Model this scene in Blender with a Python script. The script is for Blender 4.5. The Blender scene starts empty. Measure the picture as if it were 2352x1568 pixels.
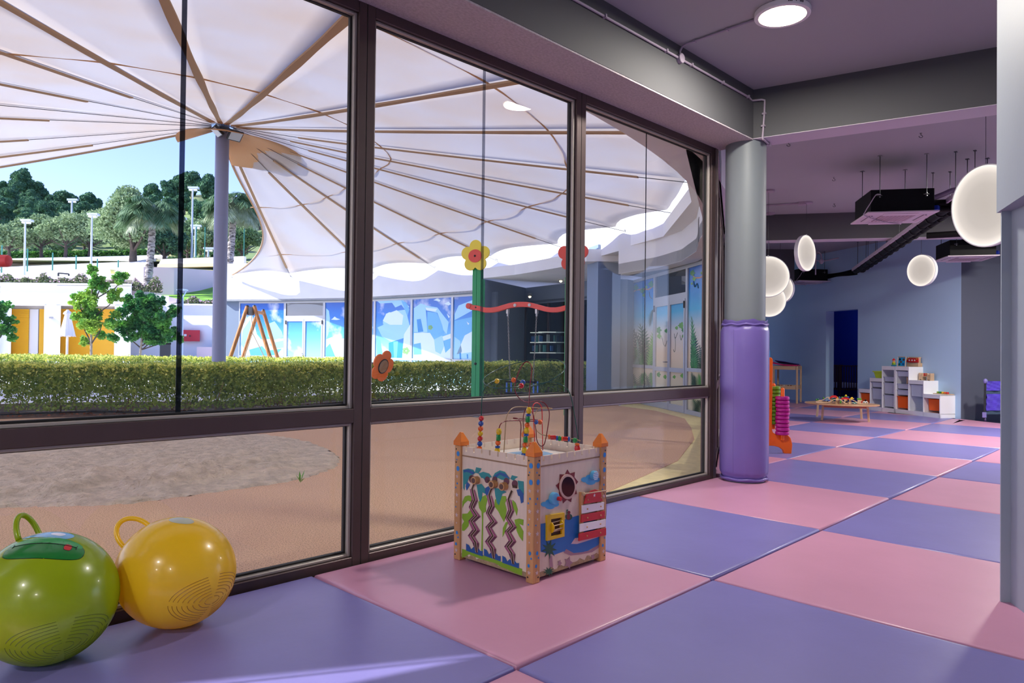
import bpy, bmesh, math, random
import numpy as np
from mathutils import Vector, Matrix
rnd = random.Random(7); nr = np.random.RandomState(7)
S = bpy.context.scene; COL = S.collection
pi = math.pi
# ------------------------------------------------------------------ camera
F_, YAW, PIT, ROL = 1619.77, 0.774277, 0.0119406, 0.0109285
CAM = np.array([-1.949184, -1.863761, 1.200879])
def _axes():
    f = np.array([math.cos(YAW)*math.cos(PIT), math.sin(YAW)*math.cos(PIT), math.sin(PIT)])
    r = np.array([math.sin(YAW), -math.cos(YAW), 0.0]); u = np.cross(r, f)
    return (math.cos(ROL)*r+math.sin(ROL)*u, -math.sin(ROL)*r+math.cos(ROL)*u, f)
RR, UU, FF = _axes()
cd = bpy.data.cameras.new('camera'); cam = bpy.data.objects.new('camera', cd); COL.objects.link(cam)
cd.sensor_width = 36; cd.lens = F_/2352*36; cd.clip_start = 0.05; cd.clip_end = 1500
cam.matrix_world = Matrix(((RR[0], UU[0], -FF[0], CAM[0]), (RR[1], UU[1], -FF[1], CAM[1]), (RR[2], UU[2], -FF[2], CAM[2]), (0, 0, 0, 1)))
S.camera = cam
# ------------------------------------------------------------------ world, sun, exposure
EXPOSURE = 0.24
SUN_DIR = Vector((0.68, -0.40, -0.61)).normalized()     # the way sunlight travels
SUN_STRENGTH = 8.0
SKY_STRENGTH = 0.30
S.view_settings.view_transform = 'Standard'; S.view_settings.look = 'None'
S.view_settings.gamma = 1; S.view_settings.exposure = EXPOSURE; S.view_settings.use_curve_mapping = False
w = bpy.data.worlds.new('world'); S.world = w; w.use_nodes = True
nt = w.node_tree; nt.nodes.clear()
sky = nt.nodes.new('ShaderNodeTexSky'); sky.sky_type = 'NISHITA'; sky.sun_disc = False
sky.sun_elevation = math.asin(-SUN_DIR.z); sky.sun_rotation = math.atan2(-SUN_DIR.x, -SUN_DIR.y)
sky.altitude = 50; sky.air_density = 1.0; sky.dust_density = 0.4; sky.ozone_density = 3.0
bg = nt.nodes.new('ShaderNodeBackground'); bg.inputs['Strength'].default_value = SKY_STRENGTH
wo = nt.nodes.new('ShaderNodeOutputWorld')
tn = nt.nodes.new('ShaderNodeVectorMath'); tn.operation = 'MULTIPLY'; tn.inputs[1].default_value = (0.92, 0.83, 1.16); nt.links.new(sky.outputs[0], tn.inputs[0]); nt.links.new(tn.outputs[0], bg.inputs['Color']); nt.links.new(bg.outputs[0], wo.inputs['Surface'])
sl = bpy.data.lights.new('sun', 'SUN'); sl.energy = SUN_STRENGTH; sl.angle = 0.009; sl.color = (1, 0.955, 0.89)
so = bpy.data.objects.new('sun', sl); COL.objects.link(so)
so.rotation_euler = SUN_DIR.to_track_quat('-Z', 'Y').to_euler(); so.location = (0, 20, 30)
LAMP_W = 75.0        # ceiling lamps, the seen one and the added fill
DISC_E = 0.85        # pendant discs
S.cycles.transparent_max_bounces = 24
S.cycles.max_bounces = 8; S.cycles.diffuse_bounces = 6; S.cycles.glossy_bounces = 3
S.cycles.caustics_reflective = False; S.cycles.caustics_refractive = False
S.cycles.sample_clamp_indirect = 6.0
# ------------------------------------------------------------------ pixel <-> world
def _ray(q): return FF+(q[0]-1176)/F_*RR-(q[1]-784)/F_*UU
def pz(px, py, z): d = _ray((px, py)); return Vector(CAM+d*((z-CAM[2])/d[2]))
def px_(px, py, x): d = _ray((px, py)); return Vector(CAM+d*((x-CAM[0])/d[0]))
def py_(px, py, y): d = _ray((px, py)); return Vector(CAM+d*((y-CAM[1])/d[1]))
def at(px, py, D): return Vector(CAM+_ray((px, py))*D)
def pl(px, py, P, n):
    d = _ray((px, py)); n = np.array(n, float); return Vector(CAM+d*(((np.array(P, float)-CAM)@n)/(d@n)))
def proj(P):
    d = np.array(P, float)-CAM; z = d@FF
    return (1176+F_*(d@RR)/z, 784-F_*(d@UU)/z, z)
def cz(px, D, z):                  # world point seen in pixel column px at depth D, at height z
    v = Vector(CAM+_ray((px, 800))*D); return Vector((v.x, v.y, z))
GR = -0.2
# ------------------------------------------------------------------ colours, materials
def lin(c):
    return tuple(((x/255)/12.92 if x <= 10 else ((x/255+0.055)/1.055)**2.4) for x in c)
MATS = {}
def mat(name, rgb, rough=0.55, metal=0.0, spec=0.5, var=0.0, vscale=6.0, bump=0.0, bscale=80.0, bdist=0.01, rgb2=None, stretch=None, coat=0.0, emit=None, estr=0.0, detail=4.0, thr=None, sss=0.0, trl=0.0, alpha=None):
    if name in MATS: return MATS[name]
    m = bpy.data.materials.new(name); m.use_nodes = True; t = m.node_tree; N = t.nodes; L = t.links
    b = N['Principled BSDF']; c = lin(rgb)
    b.inputs['Base Color'].default_value = (*c, 1); b.inputs['Roughness'].default_value = rough
    b.inputs['Metallic'].default_value = metal; b.inputs['Specular IOR Level'].default_value = spec
    b.inputs['Coat Weight'].default_value = coat; b.inputs['Coat Roughness'].default_value = 0.08
    tc = N.new('ShaderNodeTexCoord'); mp = N.new('ShaderNodeMapping'); L.new(tc.outputs['Object'], mp.inputs['Vector'])
    if stretch: mp.inputs['Scale'].default_value = stretch
    c2 = lin(rgb2) if rgb2 else tuple(max(0, x*(1-var)) for x in c)
    if var > 0 or rgb2:
        n = N.new('ShaderNodeTexNoise'); n.inputs['Scale'].default_value = vscale; n.inputs['Detail'].default_value = detail
        L.new(mp.outputs[0], n.inputs['Vector'])
        r = N.new('ShaderNodeValToRGB'); a0, a1 = thr or (0.35, 0.65)
        r.color_ramp.elements[0].position = a0; r.color_ramp.elements[1].position = a1
        r.color_ramp.elements[0].color = (*c, 1); r.color_ramp.elements[1].color = (*c2, 1)
        L.new(n.outputs['Fac'], r.inputs[0]); L.new(r.outputs[0], b.inputs['Base Color'])
    if bump > 0:
        n2 = N.new('ShaderNodeTexNoise'); n2.inputs['Scale'].default_value = bscale; n2.inputs['Detail'].default_value = 5
        L.new(mp.outputs[0], n2.inputs['Vector'])
        bp = N.new('ShaderNodeBump'); bp.inputs['Strength'].default_value = bump; bp.inputs['Distance'].default_value = bdist
        L.new(n2.outputs['Fac'], bp.inputs['Height']); L.new(bp.outputs[0], b.inputs['Normal'])
    if sss > 0:
        b.inputs['Subsurface Weight'].default_value = sss; b.inputs['Subsurface Scale'].default_value = 0.05
    if emit:
        b.inputs['Emission Color'].default_value = (*lin(emit), 1); b.inputs['Emission Strength'].default_value = estr
    if trl > 0:
        tb = N.new('ShaderNodeBsdfTranslucent'); mx = N.new('ShaderNodeMixShader'); mx.inputs[0].default_value = trl
        if b.inputs['Base Color'].links: L.new(b.inputs['Base Color'].links[0].from_socket, tb.inputs['Color'])
        else: tb.inputs['Color'].default_value = (*c, 1)
        o = [x for x in N if x.type == 'OUTPUT_MATERIAL'][0]
        L.new(b.outputs[0], mx.inputs[1]); L.new(tb.outputs[0], mx.inputs[2]); L.new(mx.outputs[0], o.inputs['Surface'])
    m.diffuse_color = (*c, 1); MATS[name] = m; return m
def glassmat(name, tint=(0.93, 0.96, 0.95), extra=0.0, rough=0.0, rfl=1.0):
    m = bpy.data.materials.new(name); m.use_nodes = True; t = m.node_tree; N = t.nodes; L = t.links
    N.remove(N['Principled BSDF']); o = [x for x in N if x.type == 'OUTPUT_MATERIAL'][0]
    tr = N.new('ShaderNodeBsdfTransparent'); tr.inputs[0].default_value = (*tint, 1)
    gl = N.new('ShaderNodeBsdfGlossy'); gl.inputs['Roughness'].default_value = rough; gl.inputs['Color'].default_value = (rfl, rfl, rfl, 1)
    lw = N.new('ShaderNodeLayerWeight'); lw.inputs[0].default_value = 0.5
    p5 = N.new('ShaderNodeMath'); p5.operation = 'POWER'; p5.inputs[1].default_value = 5
    ma = N.new('ShaderNodeMath'); ma.operation = 'MULTIPLY_ADD'; ma.inputs[1].default_value = 0.5; ma.inputs[2].default_value = 0.024+extra
    mx = N.new('ShaderNodeMixShader'); L.new(lw.outputs['Facing'], p5.inputs[0]); L.new(p5.outputs[0], ma.inputs[0])
    L.new(ma.outputs[0], mx.inputs[0]); L.new(tr.outputs[0], mx.inputs[1]); L.new(gl.outputs[0], mx.inputs[2]); L.new(mx.outputs[0], o.inputs['Surface'])
    MATS[name] = m; return m
# ------------------------------------------------------------------ objects
WM = {}                                                       # world matrix of every thing's root
def tag(o, label=None, cat=None, group=None, kind=None):
    if label: o['label'] = label
    if cat: o['category'] = cat
    if group: o['group'] = group
    if kind: o['kind'] = kind
    return o
def thing(name, label, cat, loc=(0, 0, 0), rotz=0.0, group=None, kind=None):
    o = bpy.data.objects.new(name, None); o.empty_display_size = 0.1; COL.objects.link(o)
    o.location = loc; o.rotation_euler = (0, 0, rotz); tag(o, label, cat, group, kind)
    WM[o.name] = Matrix.Translation(Vector(loc)) @ Matrix.Rotation(rotz, 4, 'Z'); return o
def copy_tree(o, parent=None):
    c = o.copy(); COL.objects.link(c); c.parent = parent
    for ch in list(o.children): copy_tree(ch, c)
    return c
def place(proto, used, loc, rotz=0, label=None, group=None, cat=None):
    o = proto if not used else copy_tree(proto)
    o.location = loc; o.rotation_euler = (0, 0, rotz); tag(o, label, cat, group); return o
class MB:
    def __init__(s): s.v = []; s.f = []
    def add(s, vs, fs):
        k = len(s.v); s.v += [tuple(x) for x in vs]; s.f += [tuple(i+k for i in f) for f in fs]; return s
    def box(s, c, d, rz=0.0, M=None):
        x, y, z = d[0]/2, d[1]/2, d[2]/2
        vs = [Vector((a*x, b*y, e*z)) for a in (-1, 1) for b in (-1, 1) for e in (-1, 1)]
        R = Matrix.Rotation(rz, 3, 'Z') if M is None else M
        vs = [R @ v+Vector(c) for v in vs]
        return s.add(vs, [(0, 1, 3, 2), (4, 6, 7, 5), (0, 4, 5, 1), (2, 3, 7, 6), (0, 2, 6, 4), (1, 5, 7, 3)])
    def bb(s, a, b): return s.box(((a[0]+b[0])/2, (a[1]+b[1])/2, (a[2]+b[2])/2), (abs(b[0]-a[0]), abs(b[1]-a[1]), abs(b[2]-a[2])))
    def bar(s, a, b, w, h, up=(0, 0, 1)):
        a = Vector(a); b = Vector(b); d = b-a; L = d.length; z = d/L; u = Vector(up)
        if abs(z.dot(u)) > 0.98: u = Vector((1, 0, 0))
        x = u.cross(z).normalized(); y = z.cross(x)
        M = Matrix((x, y, z)).transposed()
        return s.box((a+b)/2, (w, h, L), M=M)
    def prism(s, pts, off):                 # planar ring of 3d points pushed by vector off
        n = len(pts); o = Vector(off); a = [Vector(p) for p in pts]; b = [p+o for p in a]
        return s.add(a+b, [tuple(range(n-1, -1, -1)), tuple(range(n, 2*n))]+[(i, (i+1) % n, n+(i+1) % n, n+i) for i in range(n)])
    def tube(s, pts, r, n=8, closed=False, cap=True, r2=None):
        P = [Vector(p) for p in pts]; m = len(P); rings = []; prev = None
        for i in range(m):
            if closed: t = P[(i+1) % m]-P[i-1]
            else: t = P[min(i+1, m-1)]-P[max(i-1, 0)]
            if t.length < 1e-9: t = Vector((0, 0, 1))
            t.normalize()
            if prev is None:
                u = Vector((0, 0, 1)) if abs(t.z) < 0.9 else Vector((1, 0, 0)); x = u.cross(t).normalized()
            else:
                x = prev-t*prev.dot(t)
                x = x.normalized() if x.length > 1e-6 else Vector((1, 0, 0)).cross(t).normalized()
            prev = x; y = t.cross(x)
            rr = r if r2 is None else r+(r2-r)*i/(m-1)
            if isinstance(r, (list, tuple)): rr = r[i]
            rings.append([P[i]+x*rr*math.cos(2*pi*k/n)+y*rr*math.sin(2*pi*k/n) for k in range(n)])
        vs = [v for ring in rings for v in ring]; fs = []
        for i in range(m if closed else m-1):
            a = i*n; b = ((i+1) % m)*n
            for k in range(n): fs.append((a+k, a+(k+1) % n, b+(k+1) % n, b+k))
        if cap and not closed: fs += [tuple(range(n-1, -1, -1)), tuple(range((m-1)*n, m*n))]
        return s.add(vs, fs)
    def cyl(s, a, b, r, n=16, r2=None): return s.tube([a, b], r, n, r2=r2)
    def lathe(s, prof, c=(0, 0, 0), n=24, M=None, cap=True):    # prof [(r,z)]
        M = M or Matrix.Identity(3); c = Vector(c); vs = []; fs = []
        for r, z in prof:
            for k in range(n): vs.append(M @ Vector((r*math.cos(2*pi*k/n), r*math.sin(2*pi*k/n), z))+c)
        for i in range(len(prof)-1):
            for k in range(n): fs.append((i*n+k, i*n+(k+1) % n, (i+1)*n+(k+1) % n, (i+1)*n+k))
        if cap and prof[0][0] > 1e-6: fs.append(tuple(range(n-1, -1, -1)))
        if cap and prof[-1][0] > 1e-6: fs.append(tuple(range((len(prof)-1)*n, len(prof)*n)))
        return s.add(vs, fs)
    def sph(s, c, r, n=12, m=8, sc=(1, 1, 1)):
        prof = [(max(1e-7, math.sin(pi*i/m))*1, -math.cos(pi*i/m)) for i in range(m+1)]
        return s.lathe(prof, c, n, Matrix.Diagonal((r*sc[0], r*sc[1], r*sc[2])))
    def build(s, name, m, parent=None, smooth=False, bevel=0, bseg=2, label=None, kind=None, local=False, cat=None, group=None, origin=None, subs=0):
        me = bpy.data.meshes.new(name)
        Mi = None; root = parent
        while root is not None and root.name not in WM and root.parent is not None: root = root.parent
        if root is not None and root.name in WM and not local: Mi = WM[root.name].inverted()
        vs = s.v
        if Mi is not None: vs = [tuple(Mi @ Vector(v)) for v in vs]
        elif origin is not None: ov = Vector(origin); vs = [tuple(Vector(v)-ov) for v in vs]
        me.from_pydata(vs, [], s.f)
        bm = bmesh.new(); bm.from_mesh(me); bmesh.ops.remove_doubles(bm, verts=bm.verts, dist=1e-6)
        bmesh.ops.recalc_face_normals(bm, faces=bm.faces); bm.to_mesh(me); bm.free()
        me.materials.append(m)
        o = bpy.data.objects.new(name, me); COL.objects.link(o)
        if parent is not None: o.parent = parent
        elif origin is not None: o.location = origin
        if smooth is True:
            me.polygons.foreach_set('use_smooth', [True]*len(me.polygons))
        elif smooth:
            me.polygons.foreach_set('use_smooth', [True]*len(me.polygons)); me.set_sharp_from_angle(angle=math.radians(smooth))
        if bevel:
            b = o.modifiers.new('bevel', 'BEVEL'); b.width = bevel; b.segments = bseg; b.limit_method = 'ANGLE'; b.angle_limit = 0.6
        if subs:
            b = o.modifiers.new('subdivision', 'SUBSURF'); b.levels = subs; b.render_levels = subs
        tag(o, label, cat, group, kind); return o
def quads(name, V, m, parent=None, label=None, kind=None, cat=None, group=None, local=True, origin=None):
    V = np.asarray(V, float); n = len(V); v = V.reshape(-1, 3)
    if origin is not None: v = v-np.array(origin)
    me = bpy.data.meshes.new(name); k = V.shape[1]
    me.vertices.add(n*k); me.vertices.foreach_set('co', v.ravel())
    me.loops.add(n*k); me.loops.foreach_set('vertex_index', np.arange(n*k))
    me.polygons.add(n); me.polygons.foreach_set('loop_start', np.arange(n)*k)
    me.update(calc_edges=True); me.materials.append(m)
    o = bpy.data.objects.new(name, me); COL.objects.link(o)
    if parent is not None: o.parent = parent
    if origin is not None: o.location = origin
    tag(o, label, cat, group, kind); return o
def leafquads(C, size, flat=0.0, asp=0.6):
    """quads with random directions at centres C"""
    n = len(C); a = nr.normal(size=(n, 3)); a[:, 2] *= (1-flat); a /= np.linalg.norm(a, axis=1)[:, None]+1e-9
    b = np.cross(a, nr.normal(size=(n, 3))); b /= np.linalg.norm(b, axis=1)[:, None]+1e-9
    s = np.asarray(size) if np.ndim(size) else np.full(n, size); s = (s*nr.uniform(0.7, 1.3, n))[:, None]
    C = np.asarray(C)
    return np.stack([C-a*s, C-b*s*asp, C+a*s, C+b*s*asp], 1)
def struct(name, mb, m, parent=None, **k): return mb.build(name, m, parent, kind='structure', **k)
# ------------------------------------------------------------------ materials
m_pink = mat('pink_vinyl', (206, 146, 176), 0.38, spec=0.75, var=0.06, vscale=2.5, bump=0.12, bscale=14, bdist=0.01)
m_purple = mat('purple_vinyl', (126, 120, 186), 0.38, spec=0.75, var=0.07, vscale=2.5, bump=0.12, bscale=14, bdist=0.01)
m_pad = mat('purple_pad_vinyl', (118, 100, 172), 0.35, var=0.05, vscale=3, bump=0.08, bscale=9, bdist=0.01)
m_padp = mat('pink_pad_vinyl', (214, 120, 160), 0.35, var=0.05, vscale=3)
m_ceil = mat('mauve_ceiling_paint', (172, 174, 178), 0.8, var=0.06, vscale=0.6)
m_beam = mat('dark_grey_beam_paint', (84, 84, 87), 0.75, var=0.05, vscale=0.8)
m_soffit = mat('rough_mauve_plaster', (206, 196, 200), 0.95, var=0.2, vscale=45, bump=0.7, bscale=120, bdist=0.01, stretch=(1, 1.6, 1))
m_col = mat('grey_column_paint', (120, 127, 132), 0.5, var=0.03, vscale=2)
m_pill = mat('pale_pillar_paint', (158, 168, 180), 0.55, var=0.04, vscale=2, bump=0.05, bscale=60)
m_wall = mat('blue_grey_wall_paint', (180, 212, 242), 0.7, var=0.03, vscale=1)
m_dwall = mat('dark_slate_wall_paint', (78, 82, 98), 0.7, var=0.03, vscale=1)
m_navy = mat('navy_wall_paint', (14, 50, 170), 0.7)
m_frame = mat('brown_aluminium', (86, 70, 70), 0.38, metal=0.35, var=0.06, vscale=9)
m_frlite = mat('light_glazing_bead', (176, 168, 160), 0.4, metal=0.3)
m_gask = mat('black_gasket', (18, 18, 20), 0.6)
m_glass = glassmat('window_glass', tint=(0.98, 0.99, 0.985), extra=0.0)
m_seam = glassmat('dark_film_seam', tint=(0.22, 0.23, 0.27), extra=0.0); m_seam2 = glassmat('grey_film_seam', tint=(0.55, 0.56, 0.6), extra=0.0)
m_glass2 = glassmat('far_window_glass', tint=(0.55, 0.6, 0.65), extra=0.08)
m_conduit = mat('mauve_painted_conduit', (172, 158, 174), 0.5)
m_white = mat('white_plastic', (232, 232, 234), 0.4)
m_lamw = mat('white_laminate', (238, 238, 242), 0.35, spec=0.4)
m_black = mat('black_casing', (7, 7, 9), 0.6, spec=0.2)
m_steel = mat('galvanised_steel', (150, 150, 152), 0.35, metal=0.9)
m_dsteel = mat('dark_steel', (60, 62, 66), 0.4, metal=0.7)
m_wood = mat('light_birch_wood', (205, 172, 138), 0.45, var=0.12, vscale=5, stretch=(1, 1, 12), bump=0.05, bscale=40)
m_beech = mat('beech_wood', (206, 152, 100), 0.4, var=0.18, vscale=6, stretch=(8, 8, 1))
m_ply = mat('pale_plywood', (224, 204, 186), 0.5, var=0.07, vscale=7, stretch=(6, 6, 1))
m_orangew = mat('orange_painted_wood', (226, 120, 30), 0.35, var=0.05, vscale=20)
m_orange = mat('orange_plastic', (247, 104, 8), 0.38)
m_orange2 = mat('orange_bin_plastic', (240, 96, 10), 0.4)
m_mag = mat('magenta_plastic', (176, 18, 130), 0.32)
m_grn = mat('green_plastic', (104, 150, 20), 0.35)
m_blue = mat('blue_plastic', (20, 160, 226), 0.35)
m_bin = mat('milky_bin_plastic', (214, 222, 238), 0.4, trl=0.25)
m_lime = mat('lime_bin_plastic', (196, 224, 60), 0.4)
C_ = dict(red=(196, 30, 34), yellow=(222, 180, 20), blue=(36, 78, 160), green=(20, 132, 60), orange=(226, 96, 26), maroon=(116, 30, 50), dred=(120, 22, 34),
          teal=(20, 134, 140), navy=(16, 80, 150), lgreen=(128, 172, 30), plum=(150, 76, 110), dplum=(92, 36, 60), sea=(24, 110, 186), sky=(76, 170, 222), white=(238, 234, 238),
          dgreen=(10, 82, 60), sand=(216, 188, 190), mauve=(160, 124, 138), brown=(96, 60, 40), black=(14, 12, 14), dot=(24, 128, 208), star=(206, 180, 178), cloud=(96, 176, 224))
def cm(n, rough=0.4): return mat(n+'_paint', C_[n], rough)
m_rubber = mat('tan_rubber_granules', (226, 184, 148), 0.95, rgb2=(156, 120, 94), vscale=95, thr=(0.45, 0.72), bump=0.6, bscale=110, bdist=0.02, detail=2)
m_sand = mat('grey_beige_sand', (226, 206, 180), 0.98, var=0.28, vscale=9, bump=1.0, bscale=22, bdist=0.08, detail=8)
m_strip = mat('cream_concrete_strip', (240, 222, 160), 0.9, var=0.12, vscale=9, bump=0.2, bscale=40)
m_pave = mat('pale_paving', (226, 222, 222), 0.9, var=0.06, vscale=2)
m_earth = mat('brown_mulch', (120, 88, 68), 1.0, var=0.6, vscale=14, bump=0.8, bscale=30, bdist=0.03)
m_curb = mat('grey_concrete_curb', (150, 134, 130), 0.9, var=0.15, vscale=5)
m_render = mat('white_render', (226, 230, 236), 0.9, var=0.05, vscale=1.5, bump=0.15, bscale=60)
m_render2 = mat('white_far_render', (240, 243, 246), 0.9)
m_greyr = mat('blue_grey_render', (128, 144, 166), 0.9, var=0.05, vscale=1)
m_osoff = mat('grey_outer_soffit', (132, 142, 150), 0.9, var=0.08, vscale=8, bump=0.2, bscale=60)
m_alu = mat('silver_window_frame', (176, 182, 190), 0.4, metal=0.3)
m_sail = None
# ------------------------------------------------------------------ room shell
def wy(x): return 1.530-0.0135*x                 # window wall face line
W0 = Vector((-9.2, wy(-9.2), 0)); W1 = Vector((4.235, wy(4.235), 0))
G1 = Vector((math.cos(math.radians(26.8)), math.sin(math.radians(26.8)), 0))
W2 = W1+G1*8.15                                    # end of the turned glazing
WA = pz(2207, 961.5, 0); WB = pz(1820, 917.5, 0); WD = (WB-WA).normalized(); WNr = Vector((-WD.y, WD.x, 0))   # far wall, WNr points into room
if WNr.dot(Vector(CAM)-WA) < 0: WNr = -WNr
WE = WA+WD*7.6
DA = pz(2290, 962, 0); DD = (DA-WA).normalized(); DE = WA+DD*3.6
ZC = 3.62; ZS = 3.17
floor_poly = [(-9.2, -8), (W0.x, W0.y+.1), (W1.x, W1.y+.1), (W2.x-.05, W2.y+.1), (WE.x, WE.y), (WA.x, WA.y), (DE.x, DE.y), (DE.x-2, -8)]
mb = MB(); mb.prism([(x, y, -0.05) for x, y in floor_poly], (0, 0, -0.15)); struct('floor', mb, mat('grey_screed', (120, 110, 130), 0.8))
# --- ceiling and roof slab
arc_c = Vector((0.61, 15.95, 0)); arc_r = 14.34
def arc(a): return Vector((arc_c.x+arc_r*math.cos(a), arc_c.y+arc_r*math.sin(a), 0))
a_end = math.atan2(4.32-arc_c.y, 9.10-arc_c.x)
fas = [arc(a) for a in np.linspace(math.radians(-150), a_end, 46)]
fas += [Vector((10.4, 5.2, 0)), Vector((11.52, 6.2, 0)), Vector((12.25, 7.3, 0)), Vector((12.75, 8.75, 0))]
fas = [Vector((p.x, p.y, 0)) for p in fas]
mb = MB(); mb.prism([(-9.2, -8, ZC), (-9.2, 1.1, ZC), (4.3, 1.1, ZC), (10.4, 4.4, ZC), (WE.x, WE.y+.6, ZC), (WE.x+1.5, WE.y+.6, ZC), (WA.x+3, WA.y-1, ZC), (14.5, -8, ZC)], (0, 0, 0.2)); struct('ceiling', mb, m_ceil)
# --- edge beam over the window wall, with the textured soffit strip
mb = MB(); mb.prism([(-9.2, 1.085, ZS), (4.21, 1.085, ZS), (4.21, 1.085, ZC), (-9.2, 1.085, ZC)], (0, 0.42, 0)); struct('trim_1', mb, m_beam)
mb = MB(); mb.prism([(-9.2, 1.088, ZS-.012), (4.21, 1.088, ZS-.012), (4.33, 1.30, ZS-.012), (4.33, wy(4.3)+.12, ZS-.012), (-9.2, wy(-9.2)+.12, ZS-.012)], (0, 0, 0.012)); struct('trim_2', mb, m_soffit)
bdir = Vector((0.245, -0.97, 0)).normalized(); bn = Vector((-bdir.y, bdir.x, 0))       # cross beam
def beam(name, p, d, wd, L, z0=ZS, back=0.25):
    p = Vector((p[0], p[1], 0)); d = Vector(d).normalized(); n = Vector((-d.y, d.x, 0))
    if n.x < 0: n = -n
    a = p-d*back; q = p+d*L
    mb = MB(); mb.prism([(a.x, a.y, z0), (q.x, q.y, z0), (q.x+n.x*wd, q.y+n.y*wd, z0), (a.x+n.x*wd, a.y+n.y*wd, z0)], (0, 0, ZC-z0)); o = struct(name, mb, m_beam)
    mb = MB(); k = .004; mb.prism([(a.x, a.y, z0-k), (q.x, q.y, z0-k), (q.x+n.x*wd, q.y+n.y*wd, z0-k), (a.x+n.x*wd, a.y+n.y*wd, z0-k)], (0, 0, k)); mb.build('soffit', mat('beam_underside_paint', (212, 204, 214), .7), o)
    return o
beam('trim_3', (4.225, 1.03), (0.41, -1.75, 0), 0.29, 7)
b2a = pz(1760, 552, ZS); b2b = pz(2080.6, 545, ZS); b2d = (b2b-b2a).normalized()
beam('trim_4', (b2a-b2d*0.9).xy, b2d, 0.30, 5.2)
b3 = cz(1765, 16.4, 0); beam('trim_5', (b3-b2d*0.3).xy, (b2d.x+.25, b2d.y, 0), 0.45, 0.9, z0=2.75)
# --- soffit and roof outside the glazing, fascia ring
outer = [(-9.2, wy(-9.2)-.02), (4.26, wy(4.26)-.02), (W2.x, W2.y), (W2.x+1.6, W2.y+.4), (14.2, 8.8)]
pts = [Vector((x, y, 0)) for x, y in outer]+[p for p in reversed(fas) if p.x > -9.2]
mb = MB(); mb.prism([(p.x, p.y, ZS) for p in pts], (0, 0, 0.25)); struct('trim_6', mb, m_osoff)
def ring(name, path, z0, z1, th, m, lip=0.0):
    n = len(path); mb = MB(); o = []
    for i, p in enumerate(path):
        d = (path[min(i+1, n-1)]-path[max(i-1, 0)]).normalized(); o.append(Vector((d.y, -d.x, 0)))
    A = [(p.x, p.y, z0) for p in path]; B = [(p.x, p.y, z1) for p in path]
    Cc = [(p.x+q.x*th, p.y+q.y*th, z1) for p, q in zip(path, o)]; D = [(p.x+q.x*th, p.y+q.y*th, z0) for p, q in zip(path, o)]
    vs = A+B+Cc+D; fs = []
    for i in range(n-1):
        for k in range(4): a = k*n; b = ((k+1) % 4)*n; fs.append((a+i, b+i, b+i+1, a+i+1))
    fs += [(0, n, 2*n, 3*n), (n-1, 2*n-1, 3*n-1, 4*n-1)]
    mb.add(vs, fs); return struct(name, mb, m, smooth=35)
ZF = 4.83
ring('trim_7', fas, 3.165, ZF, 0.35, m_render)
farf = [Vector((12.75, 8.75, 0)), Vector((13.6, 10.4, 0)), Vector((14.5, 13.2, 0)), Vector((14.73, 16.42, 0))]
ring('trim_8', farf, 3.75, ZF, 0.35, m_render)
ice = [Vector((14.73, 16.42, 0)), Vector((14.62, 19.0, 0)), Vector((14.29, 21.71, 0)), Vector((13.95, 23.4, 0)), Vector((12.7, 26.2, 0)), Vector((11.2, 28.7, 0))]
ring('trim_9', ice, 3.20, ZF, 0.4, m_render)
# roof over the whole ring so that no sun enters
mb = MB(); mb.prism([(-9.3, -8.1, ZC+.2), (-9.3, 1.2, ZC+.2), (-3, 1.75, ZC+.2), (4, 1.9, ZC+.2), (9, 4.5, ZC+.2), (11.9, 6.9, ZC+.2), (13.2, 9.5, ZC+.2), (15.1, 15, ZC+.2), (15, 22, ZC+.2), (12, 28.3, ZC+.2), (18, 31, ZC+.2), (24, 20, ZC+.2), (22, 4, ZC+.2), (16, -8.1, ZC+.2)], (0, 0, 0.3)); struct('roof', mb, m_render2)
# --- far wall with the doorway
def wallp(t, z): p = WA+WD*t; return (p.x, p.y, z)
def tpx(px, py): p = pl(px, py, WA, WNr); return (p-WA).dot(WD), p.z
t0, zt0 = tpx(1970.5, 710); t1, zt1 = tpx(1897.5, 714.5); zd = (zt0+zt1)/2
off = -WNr*0.22
mb = MB(); mb.prism([wallp(0, -.05), wallp(t0, -.05), wallp(t0, zd), wallp(t1, zd), wallp(t1, -.05), wallp(7.6, -.05), wallp(7.6, ZC), wallp(0, ZC)], off); struct('wall_far', mb, m_wall)
mb = MB(); q = [WA, DE]; o2 = Vector((-DD.y, DD.x, 0)); o2 = o2 if o2.dot(WNr) < 0 else -o2
mb.prism([(WA.x, WA.y, -.05), (DE.x, DE.y, -.05), (DE.x, DE.y, ZC), (WA.x, WA.y, ZC)], o2*0.22); struct('wall_right', mb, m_dwall)
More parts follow.
